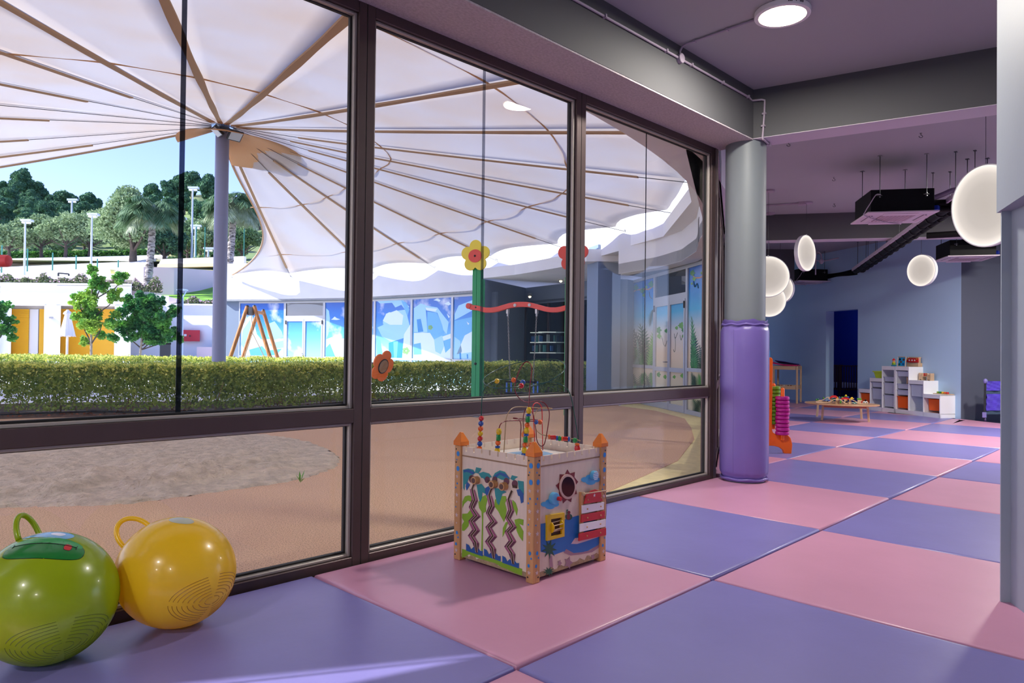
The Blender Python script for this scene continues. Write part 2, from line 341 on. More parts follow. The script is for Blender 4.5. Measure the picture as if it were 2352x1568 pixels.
# room behind the doorway
mb = MB(); A = WA+WD*(t0-.6)-WNr*.23; B = WA+WD*(t1+3.4)-WNr*.23; A2 = A-WNr*2.6; B2 = B-WNr*2.6
for a, b in ((A, A2), (A2, B2), (B2, B)):
    d = (b-a).normalized(); n = Vector((-d.y, d.x, 0))*0.08
    mb.prism([(a.x, a.y, -.05), (b.x, b.y, -.05), (b.x, b.y, 2.9), (a.x, a.y, 2.9)], n)
mb.prism([(A.x, A.y, 2.9), (A2.x, A2.y, 2.9), (B2.x, B2.y, 2.9), (B.x, B.y, 2.9)], (0, 0, .1))
mb.prism([(A.x, A.y, -.12), (A2.x, A2.y, -.12), (B2.x, B2.y, -.12), (B.x, B.y, -.12)], (0, 0, .1)); struct('wall_nursery', mb, m_navy)
nl = bpy.data.lights.new('nursery_fill_lamp', 'POINT'); nl.energy = 12; nl.shadow_soft_size = .1; no = bpy.data.objects.new('nursery_fill_lamp', nl); COL.objects.link(no); no.location = tuple((A+A2+B+B2)/4+Vector((0, 0, 2.7)))  # unseen point lamp added to brighten the navy room
# walls behind the camera
mb = MB(); mb.bb((-9.3, -8.1, -.05), (-9.2, 1.6, ZC)); struct('wall_back', mb, m_wall)
mb = MB(); mb.bb((-9.3, -8.1, -.05), (15, -8.0, ZC)); struct('wall_side', mb, m_wall)
# --- windows
FT = 0.055
def window(idx, P, d, L, lat=True, seam=True, left_bead=True):
    """one bay: frame 0..L along d from P; face plane at P, thickness outwards"""
    n = Vector((-d.y, d.x, 0)); o = thing('window_%d' % idx, None, None, (P.x, P.y, 0), kind='structure')
    zt = 3.165; T0, T1 = 0.782, 0.862
    def pt(s, y, z): v = P+d*s+n*y; return (v.x, v.y, z)
    def fb(name, s0, s1, z0, z1, y0=0.0, y1=0.10, m=m_frame, **k):
        b = MB(); b.prism([pt(s0, y0, z0), pt(s1, y0, z0), pt(s1, y0, z1), pt(s0, y0, z1)], n*(y1-y0)); return b.build(name, m, o, bevel=0.003, bseg=1, **k)
    fb('jamb', 0, FT, -.05, zt); fb('jamb', L-FT, L, -.05, zt)
    fb('sill', FT, L-FT, -.05, 0.035); fb('head', FT, L-FT, zt-0.07, zt); fb('transom', FT, L-FT, T0, T1)
    for z0, z1 in ((0.035, T0), (T1, zt-.07)):
        fb('glazing_bead', L-FT-.018, L-FT, z0, z1, .02, .06, m_frlite); fb('glazing_bead', FT, FT+.018, z0, z1, .02, .06, m_frlite)
        fb('glazing_bead', FT+.018, L-FT-.018, z0, z0+.016, .02, .06, m_frlite); fb('glazing_bead', FT+.018, L-FT-.018, z1-.016, z1, .02, .06, m_frlite)
        fb('gasket', L-FT-.03, L-FT-.018, z0+.016, z1-.016, .045, .07, m_gask); fb('gasket', FT+.03, L-FT-.03, z0+.016, z0+.028, .045, .07, m_gask)
        fb('gasket', FT+.018, FT+.024, z0+.016, z1-.016, .045, .07, m_gask); fb('gasket', FT+.03, L-FT-.03, z1-.022, z1-.016, .045, .07, m_gask)
        if z0 > .5 and seam:
            s = seam; sw2 = .006 if idx == 1 else .012
            b = MB(); b.prism([pt(s-sw2, .0575, z0+.02), pt(s+sw2, .0575, z0+.02), pt(s+sw2, .0575, z1-.02), pt(s-sw2, .0575, z1-.02)], n*.002); b.build('film_seam', m_seam2 if idx == 2 else m_seam, o)
        b = MB(); b.prism([pt(FT, .061, z0), pt(L-FT, .061, z0), pt(L-FT, .061, z1), pt(FT, .061, z1)], n*.008); b.build('glass_pane', m_glass, o)
    fb('groove', 0.0005, .004, -.05, zt, -.0008, .01, m_gask)
    return o
wd_ = (W1-W0).normalized()
def wpt(x): return Vector((x, wy(x), 0))
xs = [4.22, 2.22, 0.315, -1.60, -3.50, -5.40, -7.30, -9.2]
seams = {0: 3.16, 1: 1.27, 2: -0.665, 3: -2.55, 4: -4.4, 5: -6.3, 6: -8.2}
for i in range(7):
    P = wpt(xs[i+1]); Q = wpt(xs[i]); window(i+1, P, (Q-P).normalized(), (Q-P).length, seam=(seams[i]-xs[i+1]))
for i in range(4):
    P = W1+G1*(0.02+i*2.03); window(8+i, P, G1, 2.03, seam=1.0)
mb = MB(); p = W1; mb.prism([(p.x-.015, p.y-.005, -.05), (p.x+.05, p.y+.0, -.05), (p.x+.02, p.y+.1, -.05), (p.x-.015, p.y+.1, -.05)], (0, 0, 3.215)); struct('trim_10', mb, m_frame)
# lintel above the turned glazing
mb = MB(); n = Vector((-G1.y, G1.x, 0)); a = W1-n*0.02; b = W1+G1*8.3-n*.02
mb.prism([(a.x, a.y, ZS-.005), (b.x, b.y, ZS-.005), (b.x, b.y, ZC), (a.x, a.y, ZC)], n*0.3); struct('trim_11', mb, m_soffit)
# --- round column, with its padding; second column further on
def column(c, r, idx, pm, label):
    mb = MB(); mb.lathe([(r, -.05), (r, ZS if idx == 1 else ZC)], (c.x, c.y, 0), 48); struct('trim_%d' % (20+idx), mb, m_col, smooth=40)
    t = thing('column_pad', label, 'pad', (c.x, c.y, 0))
    prof = []; H = 1.5; R = r+.035
    mb = MB()
    zs = [0.01, .02, .05, .075, .1, .3, .6, .9, 1.2, 1.4, 1.425, 1.455, 1.47, 1.5]; rs = [.012, .018, .012, .03, .036, .037, .037, .037, .037, .036, .028, .010, .02, .022]
    vs = []; fs = []; N = 64
    for z, dr in zip(zs, rs):
        for k in range(N):
            a = 2*pi*k/N; wob = 0.0035*math.sin(7*a)*math.sin(11*a+1.3) if (z < .08 or z > 1.42) else 0.0
            zz = z+(0.008*math.sin(5*a+1)+.004*math.sin(13*a) if (z > 1.42) else 0)
            vs.append((c.x+(r+dr+wob)*math.cos(a), c.y+(r+dr+wob)*math.sin(a), max(0.002, zz)))
    for i in range(len(zs)-1):
        for k in range(N): fs.append((i*N+k, i*N+(k+1) % N, (i+1)*N+(k+1) % N, (i+1)*N+k))
    mb.add(vs, fs); mb.build('padding', pm, t, smooth=True)
    mb = MB(); mb.tube([(c.x+(r+.02)*math.cos(a), c.y+(r+.02)*math.sin(a), 1.46+.006*math.sin(9*a)) for a in np.linspace(0, 2*pi, 48, endpoint=False)], .011, 6, closed=True); mb.build('top_binding', pm, t, smooth=True)
    mb = MB(); mb.tube([(c.x+(r+.022)*math.cos(a), c.y+(r+.022)*math.sin(a), .03+.004*math.sin(7*a)) for a in np.linspace(0, 2*pi, 48, endpoint=False)], .012, 6, closed=True); mb.build('bottom_binding', pm, t, smooth=True)
    mb = MB(); v = (Vector((CAM[0], CAM[1], 0))-c); a0 = math.atan2(v.y, v.x)-.45
    mb.tube([(c.x+(r+.0365)*math.cos(a0), c.y+(r+.0365)*math.sin(a0), z) for z in (.09, .75, 1.41)], .003, 6); mb.build('seam', pm, t)
    return t
cfront = pz(1708, 1111, 0); vd = (cfront-Vector((CAM[0], CAM[1], 0))).normalized(); cc = cfront+vd*0.215
column(cc, 0.185, 1, m_pad, 'purple padded vinyl sleeve around the round grey column in front of the window corner')
c2 = pz(1643, 963, 0); column(Vector((9.75, 4.0, 0)), 0.2, 2, m_padp, 'pink padded vinyl sleeve around the far column, glimpsed left of the purple one')
# --- big pale pillar on the right
C = pz(2288.5, 1372, 0); C2 = pz(2352, 1418, 0); u = (C2-C).normalized(); v = Vector((0.53, -0.85, 0)).normalized()
def rr_poly(C, u, v, L, r=0.045, n=6):
    pts = []
    for k in range(n+1):
        a = k/n*pi/2; pts.append(C+u*(r-r*math.sin(a))+v*(r-r*math.cos(a)))
    return pts+[C+u*L, C+u*L+v*L, C+v*L]
pp = rr_poly(C, u, v, 1.2)
mb = MB(); mb.prism([(p.x, p.y, -.05) for p in pp], (0, 0, ZC+.05)); struct('wall_pillar', mb, m_pill, smooth=40)
zl = pl(2296, 487, (C.x, C.y, 0), (-u.y, u.x, 0)).z; e = Vector((-u.y, u.x, 0)); e = e if e.dot(Vector((CAM[0], CAM[1], 0))-C) > 0 else -e
mb = MB(); k = 0.0; q = [C+e*.004, C+u*0.3+e*.055, C+u*1.2+e*.2, C+u*1.2-e*.05, C-e*.0+v*.05]
mb.prism([(p.x, p.y, zl) for p in q], (0, 0, ZC-zl)); struct('trim_12', mb, m_pill)
# --- play mats
def clip(poly, n, d):
    out = []
    for i in range(len(poly)):
        a, b = poly[i], poly[(i+1) % len(poly)]; fa = a[0]*n[0]+a[1]*n[1]-d; fb = b[0]*n[0]+b[1]*n[1]-d
        if fa <= 0: out.append(a)
        if (fa < 0) != (fb < 0) and abs(fa-fb) > 1e-9: t = fa/(fa-fb); out.append((a[0]+(b[0]-a[0])*t, a[1]+(b[1]-a[1])*t))
    return out
def area(p): return sum(p[i][0]*p[(i+1) % len(p)][1]-p[(i+1) % len(p)][0]*p[i][1] for i in range(len(p)))/2
ordn = ['zeroth', 'first', 'second', 'third', 'fourth', 'fifth', 'sixth', 'seventh', 'eighth', 'ninth', 'tenth', 'eleventh', 'twelfth']
gn = (-G1.y, G1.x); M_ = 1.5
for j in range(-3, 4):
    for i in range(-3, 11):
        g = 0.006
        poly = [(i*M_+g, j*M_+g), ((i+1)*M_-g, j*M_+g), ((i+1)*M_-g, (j+1)*M_-g), (i*M_+g, (j+1)*M_-g)]
        if i < 3: poly = clip(poly, (0.0135, 1), 1.530-.004)
        else: poly = clip(poly, gn, W1.x*gn[0]+W1.y*gn[1]-.01)
        if len(poly) > 2: poly = clip(poly, (-WNr.x, -WNr.y), -(WNr.x*WA.x+WNr.y*WA.y)-.01)
        dn = (o2.x, o2.y)
        if len(poly) > 2 and j < 1: poly = clip(poly, dn, dn[0]*WA.x+dn[1]*WA.y-.01)
        if len(poly) < 3 or abs(area(poly)) < 0.004: continue
        if j >= 1 and i < 2: continue
        ctr = [sum(p[0] for p in poly)/len(poly), sum(p[1] for p in poly)/len(poly)]
        pr = [proj((x*.98+ctr[0]*.02, y*.98+ctr[1]*.02, 0)) for x, y in poly+[ctr]]
        pr = [q for q in pr if q[2] > 0.3]
        if not pr or min(q[0] for q in pr) > 2300 or max(q[0] for q in pr) < -50 or min(q[1] for q in pr) > 1600: continue
        pink = (i+j) % 2 == 0
        if area(poly) < 0: poly = poly[::-1]
        # puffy profile: rings inset from the outline
        from math import hypot
        def inset(P, e):
            n = len(P); o = []
            for k in range(n):
                a, b, c = P[k-1], P[k], P[(k+1) % n]
                d1 = (b[0]-a[0], b[1]-a[1]); d2 = (c[0]-b[0], c[1]-b[1]); l1 = hypot(*d1) or 1; l2 = hypot(*d2) or 1
                n1 = (-d1[1]/l1, d1[0]/l1); n2 = (-d2[1]/l2, d2[0]/l2); den = 1+n1[0]*n2[0]+n1[1]*n2[1]
                if den < .2: o.append(b); continue
                o.append((b[0]+e*(n1[0]+n2[0])/den, b[1]+e*(n1[1]+n2[1])/den))
            return o
        rnd_h = rnd.uniform(-.002, .002); lvl = [(0.0, -.05), (0.0, -.014), (.0035, -.004), (.010, -.0005), (.03, .0005), (.12, .001+rnd_h*.5), (.25, .0015+rnd_h*.5)]; small = 1.0 if area(poly) > .6 else .12
        vs = []; fs = []; n = len(poly)
        for e_, z in lvl:
            vs += [(x, y, z+.006*min(j, 0)) for x, y in inset(poly, e_*small)]
        for l in range(len(lvl)-1):
            for k in range(n): fs.append((l*n+k, l*n+(k+1) % n, (l+1)*n+(k+1) % n, (l+1)*n+k))
        fs += [tuple(range(n-1, -1, -1)), tuple(range((len(lvl)-1)*n, len(lvl)*n))]
        rowd = {0: 'the row against the window wall', -1: 'the second row from the window wall', -2: 'the third row from the window wall', -3: 'the fourth row from the window wall',
                1: 'the first row beyond the purple column', 2: 'the second row beyond the purple column', 3: 'the third row beyond the purple column'}[j]
        start = {0: -2, -1: -1, -2: 0, -3: 1}.get(j, 2)
        k_ = i-start+1 if j <= 0 else i-2
        spec = {(0, 0): 'pink padded floor mat under the wooden activity cube, against the window', (-1, 0): 'purple padded floor mat in front of the two bouncy balls',
                (1, 0): 'purple padded floor mat just right of the activity cube, with a bright streak', (2, 0): 'pink padded floor mat at the foot of the purple padded column',
                (0, -1): 'purple padded floor mat filling the bottom right foreground', (1, -1): 'large pink padded floor mat meeting the pale pillar', (-1, -1): 'pink padded floor mat, only a corner at the bottom edge'}
        lab = spec.get((i, j), '%s padded floor mat, %s from the camera in %s' % ('pink' if pink else 'purple', ordn[max(1, min(12, k_))], rowd))
        mb = MB(); mb.add(vs, fs)
        mb.build('floor_mat', m_pink if pink else m_purple, None, smooth=60, label=lab, cat='floor mat', group='pink and purple floor mats', origin=(ctr[0], ctr[1], -.05))
# ------------------------------------------------------------------ bouncy balls
def ball(cx, cy, r, m, label, ax, face=False, name='bouncy_ball', lines=None, lc=None):
    """ax: unit vector towards the handle pole; body slightly longer along ax"""
    ax = Vector(ax).normalized(); c = Vector((cx, cy, r*0.955)); t = thing(name, label, 'ball', (cx, cy, 0), group='bouncy balls by the window')
    q = Vector((0, 0, 1)).rotation_difference(ax).to_matrix()
    mb = MB(); n = 64; k = 40
    prof = [(max(1e-7, math.sin(pi*i/k)), -math.cos(pi*i/k)) for i in range(k+1)]
    mb.lathe([(a*r*.985, b*r*1.03) for a, b in prof], c, n, Matrix.Diagonal((1, 1, .955)) @ q); mb.build('body', m, t, smooth=True)
    def sp(v, k=1.002):
        v = v.normalized(); h = v.dot(ax); w_ = v-ax*h; o_ = (w_*.985+ax*h*1.03)*r*k; return c+Vector((o_.x, o_.y, o_.z*.955))
    # handle loop
    side = ax.cross(Vector((0, 0, 1))).normalized() if abs(ax.z) < .99 else Vector((1, 0, 0))
    side = (Matrix.Rotation(0.5 if face else -0.9, 3, ax) @ side)
    b = c+ax*r*1.0; pts = []
    for a in np.linspace(-0.12, pi+.12, 22): pts.append(b+side*.062*math.cos(a)+ax*(.095*math.sin(a)+.0))
    mb = MB(); mb.tube(pts, .0105, 10); mb.build('handle', m, t, smooth=True)
    # moulded grip ridges: interrupted nested arcs
    if lines:
        o = Vector(lines).normalized(); e1 = o.cross(Vector((0, 0, 1))).normalized(); e2 = o.cross(e1)
        mb = MB()
        for i in range(8):
            R1 = .10+.075*i
            for a0, a1 in ((.12, pi/2-.12), (pi/2+.12, pi-.12), (pi+.15, 1.5*pi-.15), (1.5*pi+.15, 2*pi-.12)):
                pp = []
                for a in np.linspace(a0, a1, 14):
                    x = math.cos(a)*R1*1.45; y = math.sin(a)*R1*0.8
                    pp.append(sp(o+e1*x+e2*y, 1.0))
                mb.tube(pp, .0011, 4)
        mb.build('grip_ridges', lc, t)
    return t, c, sp
m_gball = mat('lime_rubber', (172, 196, 20), 0.27, trl=.35, spec=0.6, sss=0.0, var=0.1, vscale=3, coat=.25)
m_yball = mat('amber_rubber', (255, 214, 30), 0.27, trl=.35, spec=0.6, coat=.25, rgb2=(255, 222, 70), vscale=1.6)
gx, gy = pz(95, 1516, 0).xy
yb = pz(398, 1437, 0)
vy = (Vector((CAM[0], CAM[1], 0))-Vector((yb.x, yb.y, 0))).normalized(); rt = Vector((RR[0], RR[1], 0)).normalized()
t, c, sp = ball(yb.x+.012, yb.y+.006, 0.2395, m_yball, 'amber yellow bouncy ball with a loop handle, right of the green one', (-rt*0.76-vy*.12+Vector((0, 0, .62))), lines=(rt*.75+vy*.62+Vector((0, 0, -.42))), lc=mat('ridge_amber', (170, 110, 14), 0.4))
# faint printed crown on top
def cap_poly(sp, o, e1, e2, pts, m, name, par, k=1.0035, sub=3):
    """printed patch following the ball: fan grid from centre"""
    n = len(pts); cx_ = sum(p[0] for p in pts)/n; cy_ = sum(p[1] for p in pts)/n; vs = []; fs = []
    R_ = 6
    for r_ in range(R_+1):
        for p in pts:
            x = cx_+(p[0]-cx_)*r_/R_; y = cy_+(p[1]-cy_)*r_/R_; vs.append(sp(o+e1*x+e2*y, k))
    for r_ in range(R_):
        for i in range(n): fs.append((r_*n+i, r_*n+(i+1) % n, (r_+1)*n+(i+1) % n, (r_+1)*n+i))
    mb = MB(); mb.add(vs, fs); return mb.build(name, m, par, smooth=True)
ox = (Vector((0, 0, 1))+vy*.08+rt*.1).normalized(); e1 = rt; e2 = ox.cross(e1)
cap_poly(sp, ox, e1, e2, [(.22*math.cos(a), .16*math.sin(a)) for a in np.linspace(0, 2*pi, 24, endpoint=False)], mat('pale_print', (186, 190, 170), 0.3), 'printed_patch', t)
t, c, sp = ball(gx+.016, gy-.0, 0.247, m_gball, 'lime green bouncy ball with a printed dark green mouth and red tongue', (-rt*.36-vy*.28+Vector((0, 0, .88))), face=True, lines=(rt*.42+vy*.82+Vector((0, 0, -.62))), lc=mat('ridge_green', (104, 120, 14), 0.4))
o = (Vector((0, 0, .93))+vy*.40-rt*.0).normalized(); e1 = (rt+Vector((0, 0, .30))-vy*.12).normalized(); e1 = (e1-o*e1.dot(o)).normalized(); e2 = o.cross(e1); e2 = e2 if e2.z > 0 else -e2
el = lambda a, b, ex=2.6, cx=0, cy=0, n=40: [(cx+a*math.copysign(abs(math.cos(t_))**(2/ex), math.cos(t_)), cy+b*math.copysign(abs(math.sin(t_))**(2/ex), math.sin(t_))) for t_ in np.linspace(0, 2*pi, n, endpoint=False)]
cap_poly(sp, o, e1, e2, el(.64, .26), cm('black', .3), 'mouth_outline', t, 1.002)
cap_poly(sp, o, e1, e2, el(.63, .25), mat('mouth_green', (16, 120, 44), 0.25, coat=.3), 'printed_mouth', t, 1.0035)
cap_poly(sp, o, e1, e2, el(.56, .10, cy=.15), mat('mouth_green_light', (60, 160, 90), 0.25, coat=.3), 'mouth_highlight', t, 1.0042)
cap_poly(sp, o, e1, e2, el(.062, .075, 3, cx=.33, cy=.035), cm('black', .3), 'tongue_outline', t, 1.0048)
cap_poly(sp, o, e1, e2, el(.056, .068, 3, cx=.33, cy=.038), mat('tongue_red', (200, 44, 44), 0.3), 'tongue', t, 1.0056)
mb = MB(); mb.tube([sp(o+e1*x+e2*(.06+.14*x*x), 1.006) for x in np.linspace(-.48, .46, 24)], .0016, 5)
mb.tube([sp(o+e1*(-.48)+e2*y, 1.006) for y in (.05, .14)], .0014, 5); mb.tube([sp(o+e1*(.46)+e2*y, 1.006) for y in (.04, .13)], .0014, 5); mb.build('smile_line', cm('black', .3), t)
o3 = (Vector((0, 0, .97))-vy*.05).normalized(); e3 = rt; e4 = o3.cross(e3)
cap_poly(sp, o3, e3, e4, el(.40, .2, cy=0), mat('print_blue', (96, 170, 220), 0.25, coat=.4), 'printed_eye_patch', t, 1.003)
cap_poly(sp, o3, e3, e4, el(.1, .08, cx=-.2), cm('white', .2), 'printed_eye', t, 1.004); cap_poly(sp, o3, e3, e4, el(.1, .08, cx=.16), cm('white', .2), 'printed_eye', t, 1.004)

# ------------------------------------------------------------------ wooden activity cube
cube = thing('activity_cube', 'wooden activity cube with castle corner posts, palm maze panel and bead wires', 'toy', (1.03, .90, 0))
X0, X1, Y0, Y1, HP = 0.728, 1.345, 0.585, 1.205, 0.652; PW = 0.052; TH = .012
def post(cx, cy, front):
    mb = MB(); mb.box((cx, cy, HP/2+.001), (PW, PW, HP)); p = mb.build('post', m_beech, cube, bevel=.004)
    mb = MB(); a = PW/2+.006; z0 = HP; z1 = HP+.022; z2 = HP+.074; b = .007
    vs = [(cx-a, cy-a, z0), (cx+a, cy-a, z0), (cx+a, cy+a, z0), (cx-a, cy+a, z0), (cx-a, cy-a, z1), (cx+a, cy-a, z1), (cx+a, cy+a, z1), (cx-a, cy+a, z1), (cx-b, cy-b, z2), (cx+b, cy-b, z2), (cx+b, cy+b, z2), (cx-b, cy+b, z2)]
    mb.add(vs, [(0, 3, 2, 1)]+[(i, (i+1) % 4, 4+(i+1) % 4, 4+i) for i in range(4)]+[(4+i, 4+(i+1) % 4, 8+(i+1) % 4, 8+i) for i in range(4)]+[(8, 9, 10, 11)])
    mb.build('finial', m_orangew, cube, bevel=.002)
    sc = MB(); dots = MB(); stars = MB()
    for s in range(2):                        # faces toward -x and -y
        def fp(a, z, k=.001): return Vector((cx-PW/2-k, cy+a, z)) if s == 0 else Vector((cx+a, cy-PW/2-k, z))
        nv = Vector((-1, 0, 0)) if s == 0 else Vector((0, -1, 0))
        for z in (.63, .555, .03): sc.cyl(fp(.012, z, -.001), fp(.012, z, .0015), .0045, 12)
        for z, r_, a in ((.605, .0125, -.004), (.52, .0125, -.004), (.57, .004, .006), (.435, .0055, .0), (.41, .0045, .012), (.155, .009, -.002), (.13, .005, -.012), (.09, .008, .005), (.30, .004, .01)):
            a = a if s == 0 else -a; dots.prism([fp(a+r_*math.cos(q), z+r_*1.15*math.sin(q)) for q in np.linspace(0, 2*pi, 18, endpoint=False)], nv*.0006)
        for z, r_ in ((.475, .013), (.37, .015), (.33, .008), (.255, .015), (.21, .007), (.055, .014)):
            stars.prism([fp((r_ if k % 2 == 0 else r_*.45)*math.sin(2*pi*k/10)+.002, z+(r_ if k % 2 == 0 else r_*.45)*math.cos(2*pi*k/10)) for k in range(10)], nv*.0005)
    sc.build('screws', m_dsteel, p, kind='stuff'); dots.build('blue_dots', cm('dot'), p, kind='stuff'); stars.build('stars', cm('star'), p, kind='stuff')
h = PW/2
for cx, cy in ((X0+h, Y0+h), (X0+h, Y1-h), (X1-h, Y0+h), (X1-h, Y1-h)): post(cx, cy, 0)
def cpanel(axis, fixed, a0, a1, out):
    """panel outline with castle notches; axis 'x' -> plane x=fixed, coordinate y"""
    n = 8; w_ = a1-a0; zt = .648; pts = [(a0, .022), (a1, .022), (a1, zt)]
    for k in range(n-1, -1, -1):
        cxn = a0+(k+.5)*w_/n; hw = .0065
        pts += [(cxn+hw, zt), (cxn+hw, zt-.022), (cxn+hw*.5, zt-.027), (cxn-hw*.5, zt-.027), (cxn-hw, zt-.022), (cxn-hw, zt)]
    pts += [(a0, zt)]
    P3 = [((fixed, a, z) if axis == 'x' else (a, fixed, z)) for a, z in pts]
    mb = MB(); mb.prism(P3, out); o = mb.build('side_panel', m_ply, cube)
    mb = MB(); s = Vector(out).normalized()*-1
    f = lambda a, z: Vector((fixed, a, z)) if axis == 'x' else Vector((a, fixed, z))
    mb.prism([f(a0, .592)+s*.0012, f(a1, .592)+s*.0012, f(a1, .600)+s*.0012, f(a0, .600)+s*.0012], s*-.002); mb.build('groove', mat('groove_brown', (150, 118, 92), .7), o)
    mb = MB(); mb.prism([f(a0, .022)+s*.0012]+[f(a0+(a1-a0)*k/24, .045+.008*math.sin(k*1.7)+.006*math.sin(k*4.1)) + s*.0012 for k in range(25)]+[f(a1, .022)+s*.0012], s*-.002); mb.build('worn_edge', mat('worn_wood', (176, 150, 116), .9, var=.3, vscale=60), o)
    return o
PX = X0+.012; PY = Y0+.012
pL = cpanel('x', PX, Y0+PW, Y1-PW, (TH, 0, 0)); pR = cpanel('y', PY, X0+PW, X1-PW, (0, TH, 0))
cpanel('x', X1-.012, Y0+PW, Y1-PW, (-TH, 0, 0)); cpanel('y', Y1-.012, X0+PW, X1-PW, (0, -TH, 0))
mb = MB(); mb.bb((X0+.03, Y0+.03, .583), (X1-.03, Y1-.03, .592)); deck = mb.build('top_board', mat('glossy_pale_board', (232, 228, 226), .2), cube)
mb = MB(); mb.prism([(1.03+.19*math.cos(a)+.02*math.sin(3*a), .9+.2*math.sin(a)+.03*math.cos(2*a), .5925) for a in np.linspace(0, 2*pi, 30, endpoint=False)], (0, 0, .0006)); mb.build('printed_sea', mat('print_pond', (120, 176, 222), .25), deck)
# graphics: pixel outlines measured on the photograph are flat prints lying on the two panel faces
zl_ = [0]
def g1(pts, m, name='print', par=None, k=0, th=.0006):        # left panel, zoom frame origin (1030,1040) scale 5.227
    d = .0012+.0005*k; P = [px_(1030+x/5.227, 1040+y/5.227, PX) for x, y in pts]; P = [Vector((PX-d, p.y, p.z)) for p in P]
    mb = MB(); mb.prism(P, (-.0004, 0, 0)); return mb.build(name, m, par or pL)
def g2(pts, m, name='print', par=None, k=0, dd=None, th=.0004):        # right panel, origin (1210,1040) scale 5.227
    d = .0012+.0005*k if dd is None else dd; P = [py_(1210+x/5.227, 1040+y/5.227, PY) for x, y in pts]; P = [Vector((p.x, PY-d, p.z)) for p in P]
    mb = MB(); mb.prism(P, (0, -th, 0)); return mb.build(name, m, par or pR)
lg = cm('lgreen'); tl = cm('teal'); nv_ = cm('navy'); pm_ = cm('plum'); dpm = cm('dplum')
g1([(165, 1150), (300, 1185), (420, 1225), (600, 1290), (760, 1345), (888, 1390), (886, 1470), (800, 1440), (700, 1390), (640, 1370), (560, 1320), (450, 1290), (330, 1250), (250, 1215), (165, 1260)], lg, 'painted_grass')
for pts in ([(170, 580), (200, 520), (240, 508), (278, 515), (282, 590), (235, 570), (190, 610), (170, 660)],
            [(168, 730), (230, 725), (265, 680), (310, 745), (255, 800), (240, 880), (190, 935), (165, 930), (165, 860), (190, 820), (165, 780)],
            [(360, 590), (400, 530), (450, 500), (470, 560), (450, 640), (455, 700), (420, 720), (412, 1180), (395, 1170), (405, 800), (398, 700), (370, 660)],
            [(560, 560), (610, 520), (690, 515), (700, 560), (680, 600), (700, 680), (690, 760), (670, 830), (630, 760), (600, 700), (555, 640)],
            [(770, 560), (810, 600), (835, 680), (822, 755), (800, 690), (770, 640)], [(650, 1010), (655, 900), (690, 830), (740, 810), (700, 870), (680, 950)],
            [(795, 800), (850, 786), (902, 800), (900, 870), (850, 850), (902, 940), (895, 1060), (850, 1000), (820, 930)]):
    g1(pts, lg, 'painted_palm_leaf')
for pts in ([(178, 200), (240, 185), (300, 200), (325, 240), (285, 262), (250, 300), (225, 360), (200, 380), (195, 450), (180, 420)],
            [(320, 235), (335, 170), (400, 185), (385, 215), (360, 245)], [(360, 245), (420, 225), (490, 245), (525, 290), (470, 300), (440, 330), (420, 300), (400, 300)],
            [(340, 380), (400, 370), (440, 420), (445, 490), (410, 470), (405, 540), (382, 590), (362, 520), (352, 450)], [(532, 290), (560, 240), (620, 208), (680, 225), (715, 275), (740, 310), (700, 330), (640, 320), (600, 300)],
            [(555, 420), (640, 430), (700, 470), (650, 490), (630, 560), (610, 625), (585, 600), (565, 510)], [(745, 310), (765, 266), (840, 285), (800, 310), (790, 335)], [(835, 330), (905, 340), (908, 500), (870, 470), (845, 420)]):
    g1(pts, tl, 'painted_palm_leaf', k=1)
for pts in ([(185, 205), (250, 195), (315, 235), (300, 262), (262, 240), (220, 225), (190, 235)], [(210, 400), (225, 340), (262, 380), (240, 420), (222, 450)], [(445, 420), (505, 385), (515, 450), (470, 530), (445, 480)],
            [(820, 440), (860, 430), (905, 490), (903, 590), (875, 605), (860, 520), (840, 510)], [(555, 270), (620, 230), (690, 250), (740, 300), (690, 290), (620, 260), (570, 300)]):
    g1(pts, nv_, 'painted_palm_leaf', k=2)
for bx, by in ((215, 1085), (430, 1145), (650, 1230)):
    g1([(bx, by), (bx+35, by+20), (bx+60, by+70), (bx+90, by+40), (bx+120, by+75), (bx+150, by+60), (bx+170, by+90), (bx+200, by+90), (bx+200, by+155), (bx+100, by+120), (bx, by+85)], nv_, 'painted_bush', k=2)
